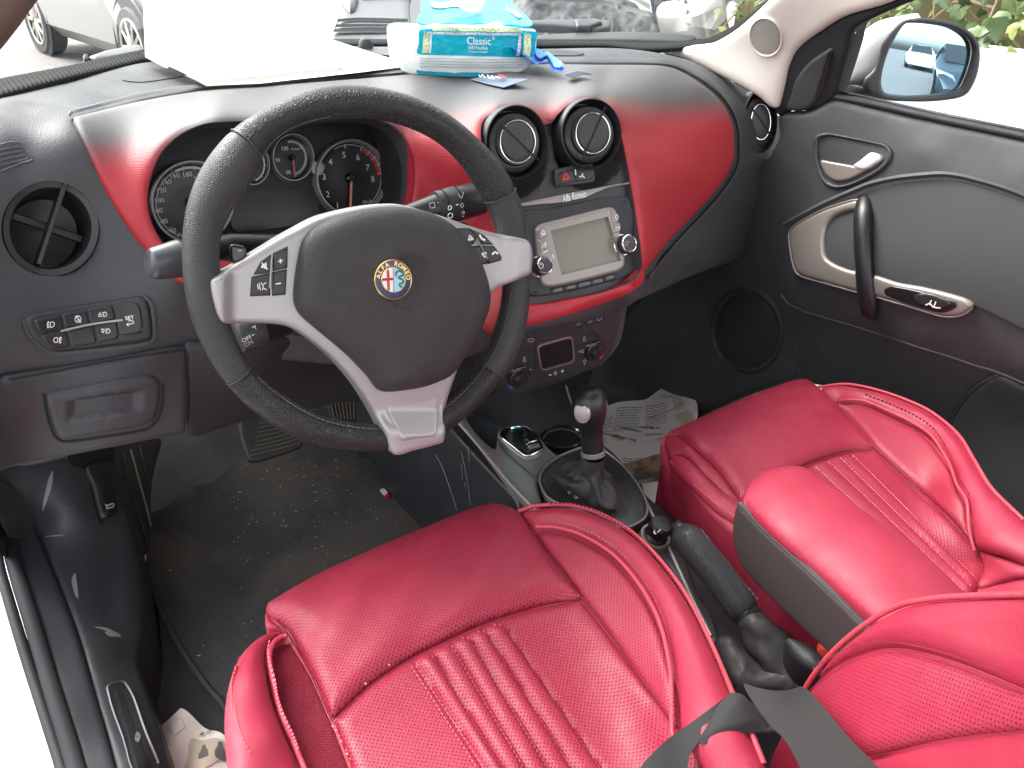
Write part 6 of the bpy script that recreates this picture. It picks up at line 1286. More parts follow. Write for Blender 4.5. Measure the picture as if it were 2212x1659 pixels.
# ---- sill: kick panel, sill trim, rubber seals, white body
SZ = Axis('z', [(-60, 1010, .36), (0, 1010, .30), (0, 1150, .20), (60, 1050, .25), (68, 1117, .19), (130, 1250, .15), (250, 1659, .13), (160, 1659, .14), (100, 1450, .15), (50, 1280, .17), (180, 990, .22), (240, 1080, .15), (275, 1200, .10), (295, 1320, .085), (290, 1420, .085), (345, 1659, .085), (200, 1250, .13), (210, 1450, .125), (150, 1100, .2), (300, 1659, .12), (-60, 1100, .3), (400, 1750, .08)], smooth=1e-6)
sill = thing('door_sill', 'scuffed black plastic sill trim along the open driver door', 'door sill', at(SZ, 200, 1450))
M_sill = grain('scuffed_black_sill', (.040, .043, .048), .52, 900, .0002, dust=.25)
panel('kick_panel', [(-60, 990), (0, 1000), (60, 1003), (170, 978), (232, 965), (238, 1020), (262, 1090), (284, 1160), (300, 1240), (308, 1330), (302, 1400), (296, 1440), (330, 1540), (350, 1600), (372, 1680), (400, 1780), (280, 1780), (250, 1659), (210, 1520), (170, 1380), (118, 1240), (68, 1117), (30, 1060), (0, 1030), (-60, 1010)], SZ, M_sill, sill, off=.0, puff=.006, r=.012, s=11, sdir=(.01, 0, -.12),
    disp=lambda v, d: .006*np.exp(-((v[:, 0]-(262+(v[:, 1]-1200)*.09))/26)**2)*np.clip((v[:, 1]-1060)/90, 0, 1)*np.clip((1400-v[:, 1])/60, 0, 1))
panel('outer_trim', [(-60, 1014), (0, 1034), (30, 1064), (66, 1120), (116, 1243), (168, 1383), (208, 1523), (248, 1659), (275, 1780), (190, 1780), (168, 1659), (120, 1500), (70, 1350), (25, 1210), (0, 1120), (-60, 1060)], SZ, M_sill, sill, off=.002, puff=.008, r=.016, s=10, sdir=(0, 0, -.1))
stroke('trim_gap', [[(-60, 1011), (0, 1031), (30, 1061), (67, 1118), (117, 1241), (169, 1381), (209, 1521), (249, 1659), (276, 1780)]], SZ, M_void, sill, w=3.5, off=.001)
tube('rubber_seal', polyline(SZ, [(-60, 1060), (0, 1130), (25, 1222), (66, 1355), (112, 1505), (160, 1659), (190, 1780)], .006), .010, Mt('black_rubber_seal', (.024, .025, .028), .75, spec=.2).m, sill, 14)
tube('rubber_seal', polyline(SZ, [(-60, 1090), (-10, 1160), (8, 1240), (46, 1370), (92, 1515), (138, 1659), (168, 1780)], -.004), .007, M_frame, sill, 12)
# inset tread strip
stroke('tread_strip_rim', [[(330, 1659), (305, 1590), (282, 1520), (264, 1487), (252, 1481), (232, 1487), (225, 1497), (238, 1545), (262, 1610), (283, 1680)]], SZ, Mt('pale_worn_rim', (.13, .135, .145), .5).m, sill, w=3.6, off=.0075)
panel('tread_strip', [(246, 1502), (256, 1500), (276, 1560), (312, 1659), (330, 1720), (306, 1720), (290, 1659), (262, 1560)], SZ, M_void, sill, off=.0068, thick=.001, s=9)
# scuffs
M_scuff = Mt('grey_scuff', (.26, .26, .26), .7).m
for o in ([(98, 1040), (108, 1020), (106, 1060), (98, 1100), (95, 1080)], [(101, 1162), (120, 1158), (141, 1157), (120, 1161)], [(200, 1362), (225, 1364), (248, 1375), (272, 1378), (268, 1384), (246, 1382), (232, 1372)], [(222, 1372), (240, 1374), (246, 1382), (230, 1381)], [(288, 1590), (297, 1598), (292, 1614), (285, 1610)], [(160, 1245), (152, 1262), (160, 1295), (166, 1300)]):
    panel('scuff_mark', o, SZ, M_scuff, sill, off=.0068 if o[0][0] > 150 else .0064, thick=.0006, s=5)
# bonnet release
hr_ = thing('bonnet_release', 'black bonnet release lever with a small white car symbol, low on the kick panel', 'lever', at(SZ, 205, 1050))
panel('recess', [(140, 985), (230, 962), (240, 1000), (238, 1060), (262, 1100), (242, 1118), (208, 1134), (188, 1060), (180, 1020), (150, 1010)], SZ, M_void, hr_, off=.0065, thick=.003, s=7)
panel('lever', [(176, 1012), (228, 1004), (234, 1060), (240, 1110), (210, 1125), (192, 1060)], SZ, M_satinblk, hr_, off=.010, puff=.006, r=.006, s=6, thick=.012)
stroke('bonnet_symbol', [[(208, 1106), (214, 1100), (224, 1097), (226, 1102), (218, 1106), (208, 1106)], [(212, 1101), (206, 1098)]], shift(SZ, .0165), M_white, hr_, w=2.6)
wb = thing('car_body', 'white painted car body below the open driver door opening, and white bonnet ahead', 'car body', (-.5, 0, .0))
V = []; Fc = []; ys = np.linspace(-.9, 1.3, 24)
prof_ = [(-.398, .145), (-.402, .115), (-.43, .100), (-.50, .095), (-.545, .085), (-.575, .05), (-.585, -.02), (-.57, -.12)]
for y in ys:
    for x, z in prof_: V.append((x, y, z))
for i in range(len(ys)-1):
    for j in range(len(prof_)-1): k = i*len(prof_)+j; Fc.append((k, k+1, k+len(prof_)+1, k+len(prof_)))
mesh('sill_panel', V, Fc, M_wpaint, wb)
# white bonnet beyond the glass
V = []; Fc = []; xs = np.linspace(-.55, 1.15, 30)
rows = [(.60, .752), (.64, .760), (.70, .757), (.9, .742), (1.2, .700), (1.5, .62), (1.62, .52), (1.66, .35)]
for y, z in rows:
    for x in xs:
        e = (x-.3)/.85; V.append((x, y-.22*e*e, z-.05*abs(e)**3-(.01*e*e)))
n_ = len(xs)
for i in range(len(rows)-1):
    for j in range(n_-1): Fc.append((i*n_+j, i*n_+j+1, (i+1)*n_+j+1, (i+1)*n_+j))
mesh('bonnet', V, Fc, M_wpaint, wb)
# ------------------------------------------------------------------ loose things on the dashboard
def sheet(name, label, cat, outline, F, mat, disp=None, thick=.0006, s=12, sharp='all', off=.003, group=None):
    o = panel(name, outline, F, mat, None, off=off, thick=thick, s=s, sharp=sharp, disp=disp, closed_back=True); return tag(o, label, cat, group)
TOPF = shift(DY, .009)
p1 = sheet('paper_sheet', 'blank white sheet lying flat on the dashboard behind the steering wheel', 'paper', [(314, 143), (420, 128), (560, 112), (706, 99), (770, 120), (866, 150), (868, 156), (760, 168), (600, 186), (441, 205), (400, 186), (350, 162)], TOPF, M_paper, sharp=(0, 3, 6, 9), disp=lambda v, d: .004*np.clip(1-d/.03, 0, 1)*(v[:, 1] > 170))
p1b = sheet('paper_sheet', 'lower white sheet peeping out under the blank sheet on the dashboard', 'paper', [(400, 180), (700, 150), (840, 140), (882, 154), (872, 160), (700, 182), (560, 198), (452, 204)], TOPF, Mt('cream_paper', (.72, .66, .62), .7).m, sharp='all', off=.0012)
UP = Plane(AX('y', 520, 103, .49), (-.03, -1, .38))
p2 = sheet('paper_sheet', 'upright white sheet standing in for the windscreen reflection of the paper below', 'paper', [(308, -70), (309, 0), (314, 141), (380, 125), (446, 112), (520, 103), (583, 97), (650, 94), (711, 93), (730, 40), (744, -2), (760, -70)], UP, M_paper, sharp=(0, 2, 8, 11), off=0)  # solid sheet built in place of the paper's reflection in the glass
# tissue pack
tp0 = AX('z', 886, 158, .792); tp1 = AX('z', 1150, 146, .792)
ex = nrm(np.array([tp1[0]-tp0[0], tp1[1]-tp0[1], 0])); ey = np.array([-ex[1], ex[0], 0]); ez = np.array([0, 0, 1.])
TL = np.linalg.norm(tp1-tp0)
tiss = thing('tissue_pack', 'soft pack of paper tissues with a turquoise label reading Classic, on the dashboard', 'tissue pack', tp0)
TFp = Plane(tp0, -ey*.97+ez*.24)
M_wrap = Mt('glossy_white_film', (.82, .84, .84), .22); M_wrap.bump(M_wrap.tex('Noise', 16, detail=6), .012, .6); M_wrap.bump(M_wrap.tex('Voronoi', 26), .004, .5)
M_teal = Mt('glossy_turquoise_film', (.0, .33, .45), .2); M_teal.color(M_teal.mix(M_teal.tex('Noise', 18, detail=3), (.0, .27, .40), (.0, .42, .52))); M_teal.bump(M_teal.tex('Noise', 22, detail=5), .010, .6)
M_tiss = thin(Mt('stacked_white_tissue', (.86, .88, .87), .9), .35, (.9, .9, .9)).m; thin(M_wrap, .5, (.95, .97, .97)); thin(M_teal, .5, (.0, .72, .88))
hgt = (at(TFp, 1000, 62)-tp0)@ez
dpt = .105
V = []; Fc = []; NX, NY = 26, 40
for i in range(NX+1):
    s = -1+2*i/NX
    for j in range(NY):
        t = 2*math.pi*j/NY; n_ = 5.5; c, q = math.cos(t), math.sin(t); k = (abs(c)**n_+abs(q)**n_)**(-1/n_)
        e = (1-abs(s)**9)**.5*(.12)+.88 if abs(s) < 1 else .0
        e = max(0.0, (1-abs(s)**14))**.25
        yy = c*k*dpt/2*e; zz = q*k*hgt/2*e*(1+.04*math.sin(7*s+2*t)*(q > 0))
        V.append(tp0+ex*(TL/2*(1+s*1.02))+ey*(dpt/2+.004+yy+(.12*(zz+hgt/2)))+ez*(hgt/2+zz+.001))
for i in range(NX):
    for j in range(NY): Fc.append((i*NY+j, i*NY+(j+1) % NY, (i+1)*NY+(j+1) % NY, (i+1)*NY+j))
mesh('wrapper', V, Fc, M_wrap, tiss)
TF = shift(TFp, .0065)
wv = lambda v, d: .0016*np.sin(v[:, 0]*.09+v[:, 1]*.05)+.001*np.sin(v[:, 1]*.2)
panel('front_film', [(878, 62), (900, 58), (1010, 60), (1150, 62), (1158, 80), (1152, 125), (1138, 150), (1105, 162), (1000, 164), (930, 160), (893, 156), (878, 138), (872, 100)], TFp, M_wrap, tiss, off=.001, puff=.005, r=.01, s=8, thick=.03, disp=wv)
panel('front_label', [(904, 66), (960, 62), (1060, 64), (1152, 70), (1150, 100), (1146, 124), (1060, 123), (960, 120), (901, 117), (903, 90)], TFp, M_teal, tiss, off=.0066, thick=.003, s=8, disp=wv)
panel('tissue_layers', [(900, 119), (960, 122), (1060, 125), (1140, 127), (1130, 150), (1095, 158), (1000, 158), (930, 156), (898, 152), (893, 140)], TFp, M_tiss, tiss, off=.0060, thick=.003, s=8, disp=wv)
for k in range(4): stroke('layer_line', [[(902, 127+k*6), (980, 129+k*6), (1060, 130+k*6), (1125, 131+k*5)]], TFp, M_dimprint if 0 else Mt('soft_grey_fold', (.55, .57, .56), .9).m, tiss, w=1.4, off=.0085)
panel('bottom_label', [(898, 152), (940, 156), (1000, 157), (1095, 158), (1110, 166), (1000, 166), (930, 163), (896, 158)], TFp, M_teal, tiss, off=.0064, thick=.003, s=7)
M_orn = Mt('green_gold_ornament', (.45, .55, .28), .4); _v = M_orn.tex('Voronoi', 320); M_orn.color(M_orn.mix(M_orn.ramp(_v, .2, .5), (.12, .32, .22), (.62, .66, .36)))
M_orn2 = Mt('lilac_ornament', (.5, .4, .5), .4); M_orn2.color(M_orn2.mix(M_orn2.ramp(M_orn2.tex('Voronoi', 380), .2, .5), (.45, .18, .22), (.60, .66, .72)))
tp_ = lambda v, d: wv(v, d)
for nm, o, m in (('ornament_border', [(912, 70), (924, 70), (920, 116), (908, 116)], M_orn), ('ornament_border', [(1128, 74), (1142, 76), (1138, 124), (1124, 122)], M_orn), ('ornament_border', [(930, 60), (1120, 63), (1122, 72), (930, 68)], M_orn), ('inner_border', [(925, 71), (1120, 74), (1118, 79), (925, 76)], M_orn2), ('inner_border', [(925, 76), (929, 76), (925, 117), (921, 117)], M_orn2), ('inner_border', [(1116, 79), (1122, 79), (1117, 122), (1111, 122)], M_orn2)):
    panel(nm, o, TFp, m, tiss, off=.0090, thick=.001, s=6, sharp='all', disp=wv)
TXF = lambda uv: TFp(uv)+normals(TFp, uv)*(.0100+wv(np.atleast_2d(uv), None)[:, None])
TXF = shift(TFp, .0115)
text('label_lettering', 'Classic', (1027, 92), TXF, M_white, tiss, size=20, ang=-1, sx=.95)
text('label_mark', '®', (1058, 86), TXF, M_white, tiss, size=8)
text('label_lettering', '550 Feuilles', (1025, 106), TXF, M_white, tiss, size=9, ang=-1); text('label_small_print', 'Mouchoirs en papier', (1025, 114), TXF, M_white, tiss, size=5, ang=-1)
# top face: label and the torn opening with a tissue standing out
tz = float(tp0[2]+hgt+.0045)
TT = Axis('z', [(900, 30, tz), (1150, 60, tz-.003), (1000, 0, tz+.001), (1020, 55, tz-.004)])
panel('top_label', [(912, 2), (930, -14), (1090, -14), (1108, 8), (1128, 28), (1150, 52), (1100, 56), (1010, 52), (903, 52), (908, 30)], TT, M_teal, tiss, off=.0015, thick=.002, s=8, disp=wv)
panel('top_ornament', [(930, 9), (1000, 10), (1004, 20), (934, 18)], TT, M_orn, tiss, off=.0035, thick=.001, s=6, disp=wv)
panel('top_ornament', [(1092, 20), (1104, 22), (1128, 42), (1116, 44)], TT, M_orn, tiss, off=.0035, thick=.001, s=6, disp=wv)
panel('tissue_sheet', [(968, -10), (985, 8), (1000, 20), (1020, 26), (1036, 22), (1044, 8), (1046, -14)], Plane(AX('z', 1005, 22, tz+.006), (.1, -.8, .6)), M_tiss, tiss, off=.002, puff=.01, r=.02, s=6, thick=.003, disp=lambda v, d: .004*np.sin(v[:, 0]*.25))
# cloth
clo = sheet('microfibre_cloth', 'bright blue pinked-edge cloth draped beside the tissue pack', 'cloth', [(1096, 148), (1100, 136), (1106, 124), (1116, 126), (1130, 130), (1147, 136), (1160, 143), (1176, 152), (1190, 156), (1203, 166), (1215, 176), (1224, 184), (1205, 182), (1186, 177), (1160, 172), (1122, 170), (1102, 165)], shift(DY, .012), Mt('bright_blue_cloth', (.03, .17, .62), .75).m, sharp=(), off=.004, s=5, disp=lambda v, d: .006+.010*nz(v, .03, 2)+.020*np.clip(1-(v[:, 0]-1095)/60, 0, 1))
V = clo.data; V.materials[0] = V.materials[0]
zz = []
for i in range(26):
    t = i/25; a = np.array((1106, 124))*(1-t)+np.array((1224, 184))*t; a[1] -= 7*math.sin(t*math.pi); zz.append((a[0]+(0 if i % 2 else 1), a[1]-(3 if i % 2 else 0)))
panel('pinked_edge', zz+[(1214, 184), (1180, 172), (1140, 150), (1108, 136)], shift(DY, .012), Mt('light_blue_cloth', (.10, .30, .78), .75).m, clo, off=.012, thick=.0008, s=5, sharp='all', disp=lambda v, d: .004+.010*nz(v, .03, 2)+.020*np.clip(1-(v[:, 0]-1095)/60, 0, 1)).location
dk = sheet('dark_cloth_corner', 'dark navy pointed scrap of cloth right of the blue cloth', 'cloth', [(1224, 184), (1234, 180), (1246, 176), (1260, 178), (1272, 182), (1258, 183), (1248, 186), (1238, 191)], shift(DY, .01), Mt('dark_navy_cloth', (.015, .018, .035), .8).m, sharp=(), off=.004, s=4)
cardm = Mt('blue_grey_card', (.12, .15, .21), .35)
cd_ = sheet('card', 'small dark blue folded card with pale lettering, in front of the tissue pack', 'card', [(1018, 187), (1060, 179), (1100, 189), (1135, 200), (1112, 203), (1088, 206), (1050, 196)], shift(DY, .008), cardm, sharp=(0, 1, 3, 5), off=.002, s=5, disp=lambda v, d: .008*np.clip((v[:, 0]-1090)/45, 0, 1))
stroke('card_marks', [[(1038, 186), (1042, 191), (1046, 185), (1052, 193)], [(1056, 186), (1062, 195), (1066, 188), (1070, 196)], [(1072, 190), (1084, 194)]], shift(DY, .0145), M_white, cd_, w=1.6, smooth=False)
stroke('card_mark_red', [[(1078, 186), (1090, 190)], [(1082, 190), (1094, 193)]], shift(DY, .0145), M_redprint, cd_, w=1.8)
# ------------------------------------------------------------------ newspapers
M_news = Mt('newsprint', (.52, .50, .47), .8); M_news.color(M_news.mix(M_news.ramp(M_news.tex('Noise', 14, detail=7), .56, .66, 0, .6), (.72, .70, .67), (.42, .28, .15))); M_news.bump(M_news.tex('Noise', 26, detail=5), .006, .5)
NF = Axis('z', [(1310, 985, .0), (1435, 1100, .0), (1390, 870, .0), (1475, 830, .01), (1505, 890, .02), (1440, 1000, .01), (1300, 900, .01)])
nw = thing('newspaper', 'stained newspaper spread on the passenger floor behind the gear knob', 'newspaper', at(NF, 1400, 950))
nd = lambda v, d: .006*np.sin(v[:, 0]*.035+v[:, 1]*.02)+.004*np.sin(v[:, 1]*.06)
panel('page', [(1285, 905), (1320, 884), (1390, 872), (1420, 850), (1445, 828), (1462, 829), (1474, 842), (1484, 860), (1506, 885), (1500, 930), (1450, 1000), (1440, 1060), (1445, 1160), (1400, 1120), (1380, 1040), (1330, 1000), (1280, 960)], NF, M_news, nw, off=.008, thick=.001, s=9, disp=nd, closed_back=True)
NT_ = lambda uv: NF(uv)+normals(NF, uv)*(.0084+nd(np.atleast_2d(uv), None)[:, None])
M_ink = Mt('grey_newsprint_text', (.17, .17, .17), .8).m; M_inkb = Mt('black_headline_ink', (.03, .03, .03), .8).m
random.seed(5)
def textblock(o, du, dv, nlines, length, parent, F, w=1.5):
    """rows of tiny word dashes starting at o; du = along a line, dv = to the next line"""
    L = []; du = np.array(du)/np.hypot(*du)
    for i in range(nlines):
        s = 0; end = length*(random.uniform(.5, .9) if random.random() < .12 else 1)
        while s < end:
            k = random.uniform(3, 9); k = min(k, end-s)
            if k > 1.5: a = np.array(o)+np.array(dv)*i+du*s; L.append([tuple(a), tuple(a+du*k)])
            s += k+1.6
    if L: stroke('text_lines', L, F, M_ink, parent, w=w, off=.0005, step=6)
LU = (1, -.085); LV = (.9, 4.6)
textblock((1330, 893), (1, -.12), (-.9, 4.8), 15, 56, nw, NT_)
textblock((1395, 884), (1, -.20), (-.2, 4.7), 12, 48, nw, NT_)
textblock((1446, 845), (.9, -.10), (1.2, 4.7), 11, 22, nw, NT_)
textblock((1345, 993), (1, .05), (.6, 4.6), 5, 80, nw, NT_)
textblock((1300, 912), (1, -.12), (-.6, 4.8), 8, 24, nw, NT_)
panel('headline_gap', [(1305, 950), (1380, 930), (1440, 915), (1442, 952), (1380, 962), (1310, 974)], NT_, M_news, nw, off=.0009, thick=.0004, s=8)
NH = shift(NT_, .0022)
for t, c, sz in (('de la Banque', (1408, 926), 15), ('mondiale', (1362, 934), 15), ('investit', (1412, 945), 15), ('dans des obligations', (1350, 957), 15)):
    text('headline', t, c, NH, M_inkb, nw, size=sz, ang=176, bold=.015, sx=.85)
stroke('red_rule', [[(1400, 904), (1440, 893), (1480, 880)]], NT_, M_redprint, nw, w=1.2, off=.0008)
M_photo = Mt('brown_newspaper_photo', (.2, .14, .08), .7); M_photo.color(M_photo.mix(M_photo.ramp(M_photo.tex('Noise', 26, detail=6), .42, .58), (.36, .24, .13), (.09, .08, .07)))
panel('newspaper_photo', [(1345, 1004), (1440, 992), (1440, 1040), (1425, 1052), (1378, 1055), (1362, 1030)], NT_, M_photo, nw, off=.001, thick=.0004, s=8)
text('headline', 'es', (1423, 1090), NH, M_inkb, nw, size=14, ang=176)
panel('newspaper_red_patch', [(1404, 1098), (1418, 1104), (1428, 1130), (1412, 1120)], NT_, M_redprint, nw, off=.001, thick=.0004, s=6)
# newspaper behind the driver seat's left side
NF2 = Axis('z', [(340, 1580, .02), (480, 1560, .02), (400, 1659, .03)])
nw2 = thing('newspaper', 'crumpled newspaper page with a small photo, at the bottom left beside the sill', 'newspaper', at(NF2, 420, 1620))
nd2 = lambda v, d: .006*np.sin(v[:, 0]*.06+v[:, 1]*.03)
panel('page', [(339, 1585), (343, 1572), (392, 1541), (425, 1562), (470, 1590), (500, 1620), (520, 1700), (360, 1700), (350, 1650), (336, 1600)], NF2, Mt('pale_newsprint', (.66, .60, .54), .8).m, nw2, off=.006, thick=.001, s=8, disp=nd2, closed_back=True, sharp=(2,))
N2 = lambda uv: NF2(uv)+normals(NF2, uv)*(.0066+nd2(np.atleast_2d(uv), None)[:, None])
text('headline', 'le th', (448, 1589), shift(N2, .003), M_inkb, nw2, size=15, ang=-6, bold=.015)
panel('newspaper_photo', [(412, 1602), (440, 1602), (484, 1616), (488, 1640), (440, 1680), (398, 1680), (405, 1640)], N2, Mt('beige_photo', (.40, .33, .26), .7).m, nw2, off=.0012, thick=.0004, s=7)
for c in ((443, 1630), (478, 1632)): panel('printed_figure', [(c[0]-4, c[1]-12), (c[0]+3, c[1]-13), (c[0]+5, c[1]-4), (c[0]+9, c[1]+4), (c[0]+10, c[1]+20), (c[0]-10, c[1]+20), (c[0]-11, c[1]+6), (c[0]-5, c[1]-3)], N2, Mt('dark_print', (.10, .09, .09), .7).m, nw2, off=.0018, thick=.0004, s=5)
stroke('printed_frame', [[(370, 1578), (395, 1566), (402, 1585), (378, 1608), (370, 1578)]], N2, M_ink, nw2, w=1, off=.001, smooth=False)
# ------------------------------------------------------------------ outside the car
GZ = -.30
M_road = Mt('pale_sunlit_asphalt', (.20, .185, .175), .85); M_road.color(M_road.mix(M_road.tex('Noise', 9, detail=9), (.13, .12, .115), (.27, .25, .24))); M_road.bump(M_road.tex('Voronoi', 60), .01, .5)
rd = mesh('road', [(-60, -60, GZ), (60, -60, GZ), (60, 60, GZ), (-60, 60, GZ)], [(0, 1, 2, 3)], M_road, smooth=False); rd['kind'] = 'structure'
M_sil = Mt('silver_car_paint', (.42, .42, .41), .28, .45).m; M_tyre = Mt('tyre_rubber', (.045, .045, .048), .7); M_tyre.bump(M_tyre.tex('Wave', 20), .004, .5)
M_alloy = Mt('pale_alloy', (.62, .58, .52), .3, .6).m; M_cglass = Mt('dark_car_glass', (.03, .035, .04), .08).m; M_dpl = Mt('dark_grey_moulded_plastic', (.07, .075, .075), .5).m
def side_car(name, label, org, fwd, paint, group=None, lenf=4.2, wid=1.75, roof=1.45, mats=None):
    """a plain hatchback: body lofted from side profile sections, wheels with rims, windows; org = ground point below the middle, fwd = heading"""
    fw = nrm([fwd[0], fwd[1], 0]); rt = np.array([fw[1], -fw[0], 0]); up = np.array([0, 0, 1.]); o = np.array(org, float)
    c = thing(name, label, 'car', o, group)
    G = lambda x, y, z: o+fw*x+rt*y+up*z
    st_ = [(-2.1, .35, .55, .60, .80), (-2.05, .25, .80, .95, .84), (-1.7, .2, .88, 1.05, .86), (-1.2, .2, .92, 1.42, .87), (-.5, .2, .92, roof, .87), (.3, .2, .90, roof-.02, .87), (.75, .2, .88, 1.10, .87), (1.0, .2, .86, .93, .86), (1.6, .22, .76, .84, .83), (1.95, .25, .66, .72, .78), (2.1, .3, .50, .55, .66)]
    V = []; n_ = 20
    for x, zb, zw, zt, hw in st_:
        for sgn in (-1, 1):
            pass
        ring = [(-hw*.86, zb), (-hw, zb+.12), (-hw*1.02, (zb+zw)/2), (-hw, zw), (-hw*.86, (zw+zt)/2), (-hw*.68, zt-.03), (-hw*.3, zt), (hw*.3, zt), (hw*.68, zt-.03), (hw*.86, (zw+zt)/2), (hw, zw), (hw*1.02, (zb+zw)/2), (hw, zb+.12), (hw*.86, zb)]
        for y, z in ring: V.append(G(x, y, z))
    n_ = len(ring); Fc = []
    for i in range(len(st_)-1):
        for j in range(n_-1): Fc.append((i*n_+j, i*n_+j+1, (i+1)*n_+j+1, (i+1)*n_+j))
        Fc.append((i*n_+n_-1, i*n_, (i+1)*n_, (i+1)*n_+n_-1))
    Fc += [tuple(range(n_)), tuple((len(st_)-1)*n_+j for j in range(n_))[::-1]]
    mesh('body', V, Fc, paint, c, sharp=30)
    for x in (-1.28, 1.28):
        for y in (-1, 1):
            w = lathe('wheel', [(.20, -.09), (.30, -.10), (.325, -.07), (.33, 0), (.325, .07), (.30, .10), (.22, .095), (.21, .05), (.05, .05), (0, .05)], G(x, y*(wid/2-.09), .325), rt*y, M_tyre.m, c, 36)
            lathe('wheel_arch', [(.37, .0), (.385, .012), (.40, .0)], G(x, y*(wid/2-.01), .34), rt*y, M_dpl, c, 36)
            V = []; Fc = []
            for k in range(10):
                a = 2*math.pi*k/10; cc_ = G(x, y*(wid/2+.005), .325); d = fw*math.cos(a)+up*math.sin(a); e = np.cross(rt, d); q = len(V)
                V += [cc_+d*.03+e*.022, cc_+d*.03-e*.022, cc_+d*.225-e*.014, cc_+d*.225+e*.014, cc_+rt*y*.02+d*.03, cc_+rt*y*.005+d*.225]; Fc += [(q, q+4, q+5, q+3), (q+4, q+1, q+2, q+5)]
            mesh('rim_spokes', V, Fc, M_alloy, w); tube('rim_edge', [G(x, y*(wid/2+.006), .325)+.225*(fw*math.cos(t)+up*math.sin(t)) for t in np.linspace(0, 2*math.pi, 30, endpoint=False)], .012, M_alloy, w, 8, closed=True)
    for y in (-1, 1):
        for (x0, x1, x2, x3) in ((-.62, .28, .74, -.58), (-1.5, -.72, -.68, -1.15)):
            z0, z1 = .95, roof-.07
            mesh('side_window', [G(x0, y*.882, z0), G(x1 if x1 > 0 else x1, y*.882, z0), G(x2-.35 if x1 > 0 else x2, y*.70, z1), G(x3, y*.70, z1)], [(0, 1, 2, 3)], M_cglass, c, smooth=False)
        hl = panel_quad('headlamp', [G(1.98, y*.42, .62), G(1.80, y*.80, .64), G(1.66, y*.84, .78), G(1.93, y*.50, .74)], .03, M_lamp, c)
        tl_ = panel_quad('tail_lamp', [G(-2.08, y*.55, .78), G(-2.0, y*.86, .78), G(-1.95, y*.86, .98), G(-2.04, y*.6, .98)], .03, M_redprint, c)
    mesh('windscreen', [G(.98, -.66, .96), G(.98, .66, .96), G(.36, .58, roof-.03), G(.36, -.58, roof-.03)], [(0, 1, 2, 3)], M_cglass, c, smooth=False)
    return c, G
def panel_quad(name, P, t, mat, parent):
    P = [np.array(p) for p in P]; n = nrm(np.cross(P[1]-P[0], P[2]-P[0])); V = [p+n*t for p in P]+[p-n*t for p in P]
    return mesh(name, V, [(0, 1, 2, 3), (7, 6, 5, 4)]+[(i, (i+1) % 4+0, (i+1) % 4+4, i+4)[::-1] for i in range(4)], mat, parent, smooth=False)
M_lamp = Mt('clear_lamp', (.6, .65, .68), .1, .4).m
# silver car ahead on the left: rear wheel where the photo shows it
A_ = AX('z', 112, 116, GZ); B_ = AX('z', 300, 186, GZ); fw_ = nrm(np.array([B_[0]-A_[0], B_[1]-A_[1], 0]))
rt_ = np.array([fw_[1], -fw_[0], 0]); sgn_ = 1 if ((CAM-A_)@rt_) > 0 else -1
side_car('parked_car', 'silver parked car with a pale alloy wheel, seen through the windscreen at the left', A_+fw_*1.28-rt_*sgn_*.80, fw_, M_sil)
# dark car close ahead, behind the tissue pack
M_dcar = Mt('dark_grey_car_paint', (.05, .053, .056), .4).m
side_car('parked_car', 'dark grey car standing close ahead beyond the bonnet', (2.9, 4.6, GZ), (-.75, -.66), M_dcar)
M_navyp = Mt('dark_blue_car_paint', (.02, .035, .07), .15, .3).m
# crumpled black sheet lying ahead of the windscreen
shF = Axis('y', [(1130, 80, 1.25), (1300, 84, 1.2), (1440, 80, 1.1), (1150, 0, 1.7), (1300, -10, 1.7), (1400, 20, 1.5)])
M_bag = Mt('crumpled_black_plastic', (.035, .037, .038), .5, spec=.3); M_bag.bump(M_bag.tex('Noise', 9, detail=8), .02, .5)
bg_ = thing('plastic_sheet', 'crumpled black plastic sheet lying on the bonnet, right of the tissue pack', 'plastic sheet', at(shF, 1280, 84))
panel('sheet', [(1100, -10), (1180, -22), (1300, -20), (1345, 0), (1380, 22), (1410, 42), (1425, 68), (1428, 84), (1300, 88), (1120, 86)], shF, M_bag, bg_, off=.0, puff=.04, r=.1, s=5, thick=.04, disp=lambda v, d: .022*nz(v*[.35, 1], .05, 3, 5))
stroke('fold_line', [[(1135, 30), (1200, 40), (1290, 48), (1400, 78)], [(1130, 5), (1180, 2), (1240, -8)], [(1190, 8), (1270, 30), (1330, 60)], [(1240, 0), (1330, 20), (1400, 60)]], shF, Mt('grey_crease', (.15, .155, .15), .4).m, bg_, w=1.2, off=.055)
panel('fallen_leaf', [(1180, 22), (1190, 14), (1200, 18), (1196, 28), (1186, 30)], shF, Mt('pale_dry_leaf', (.6, .55, .42), .6).m, bg_, off=.075, s=4, thick=.002)
# dark blue car front at the right, with a round lamp and a paper label
bcF = Axis('y', [(1400, 60, 2.0), (1560, 80, 1.5), (1430, -20, 2.2), (1560, -10, 1.9)])
bc_ = thing('parked_car', 'dark blue car nose with a round lamp and white paper label, behind the wiper', 'car', at(bcF, 1480, 84))
panel('body', [(1398, -40), (1412, 10), (1425, 50), (1432, 90), (1500, 95), (1572, 62), (1568, 40), (1545, 0), (1520, -40)], bcF, M_navyp, bc_, off=0, puff=.12, r=.25, s=9, thick=.3, sharp=(0, 10))
panel('bumper', [(1436, 60), (1470, 52), (1530, 44), (1568, 48), (1570, 66), (1510, 90), (1436, 90)], bcF, M_sil, bc_, off=.10, puff=.03, r=.06, s=8, thick=.1)
panel('paper_label', [(1413, -6), (1432, -8), (1443, 14), (1424, 20)], bcF, M_paper, bc_, off=.10, s=6, thick=.004, sharp='all')
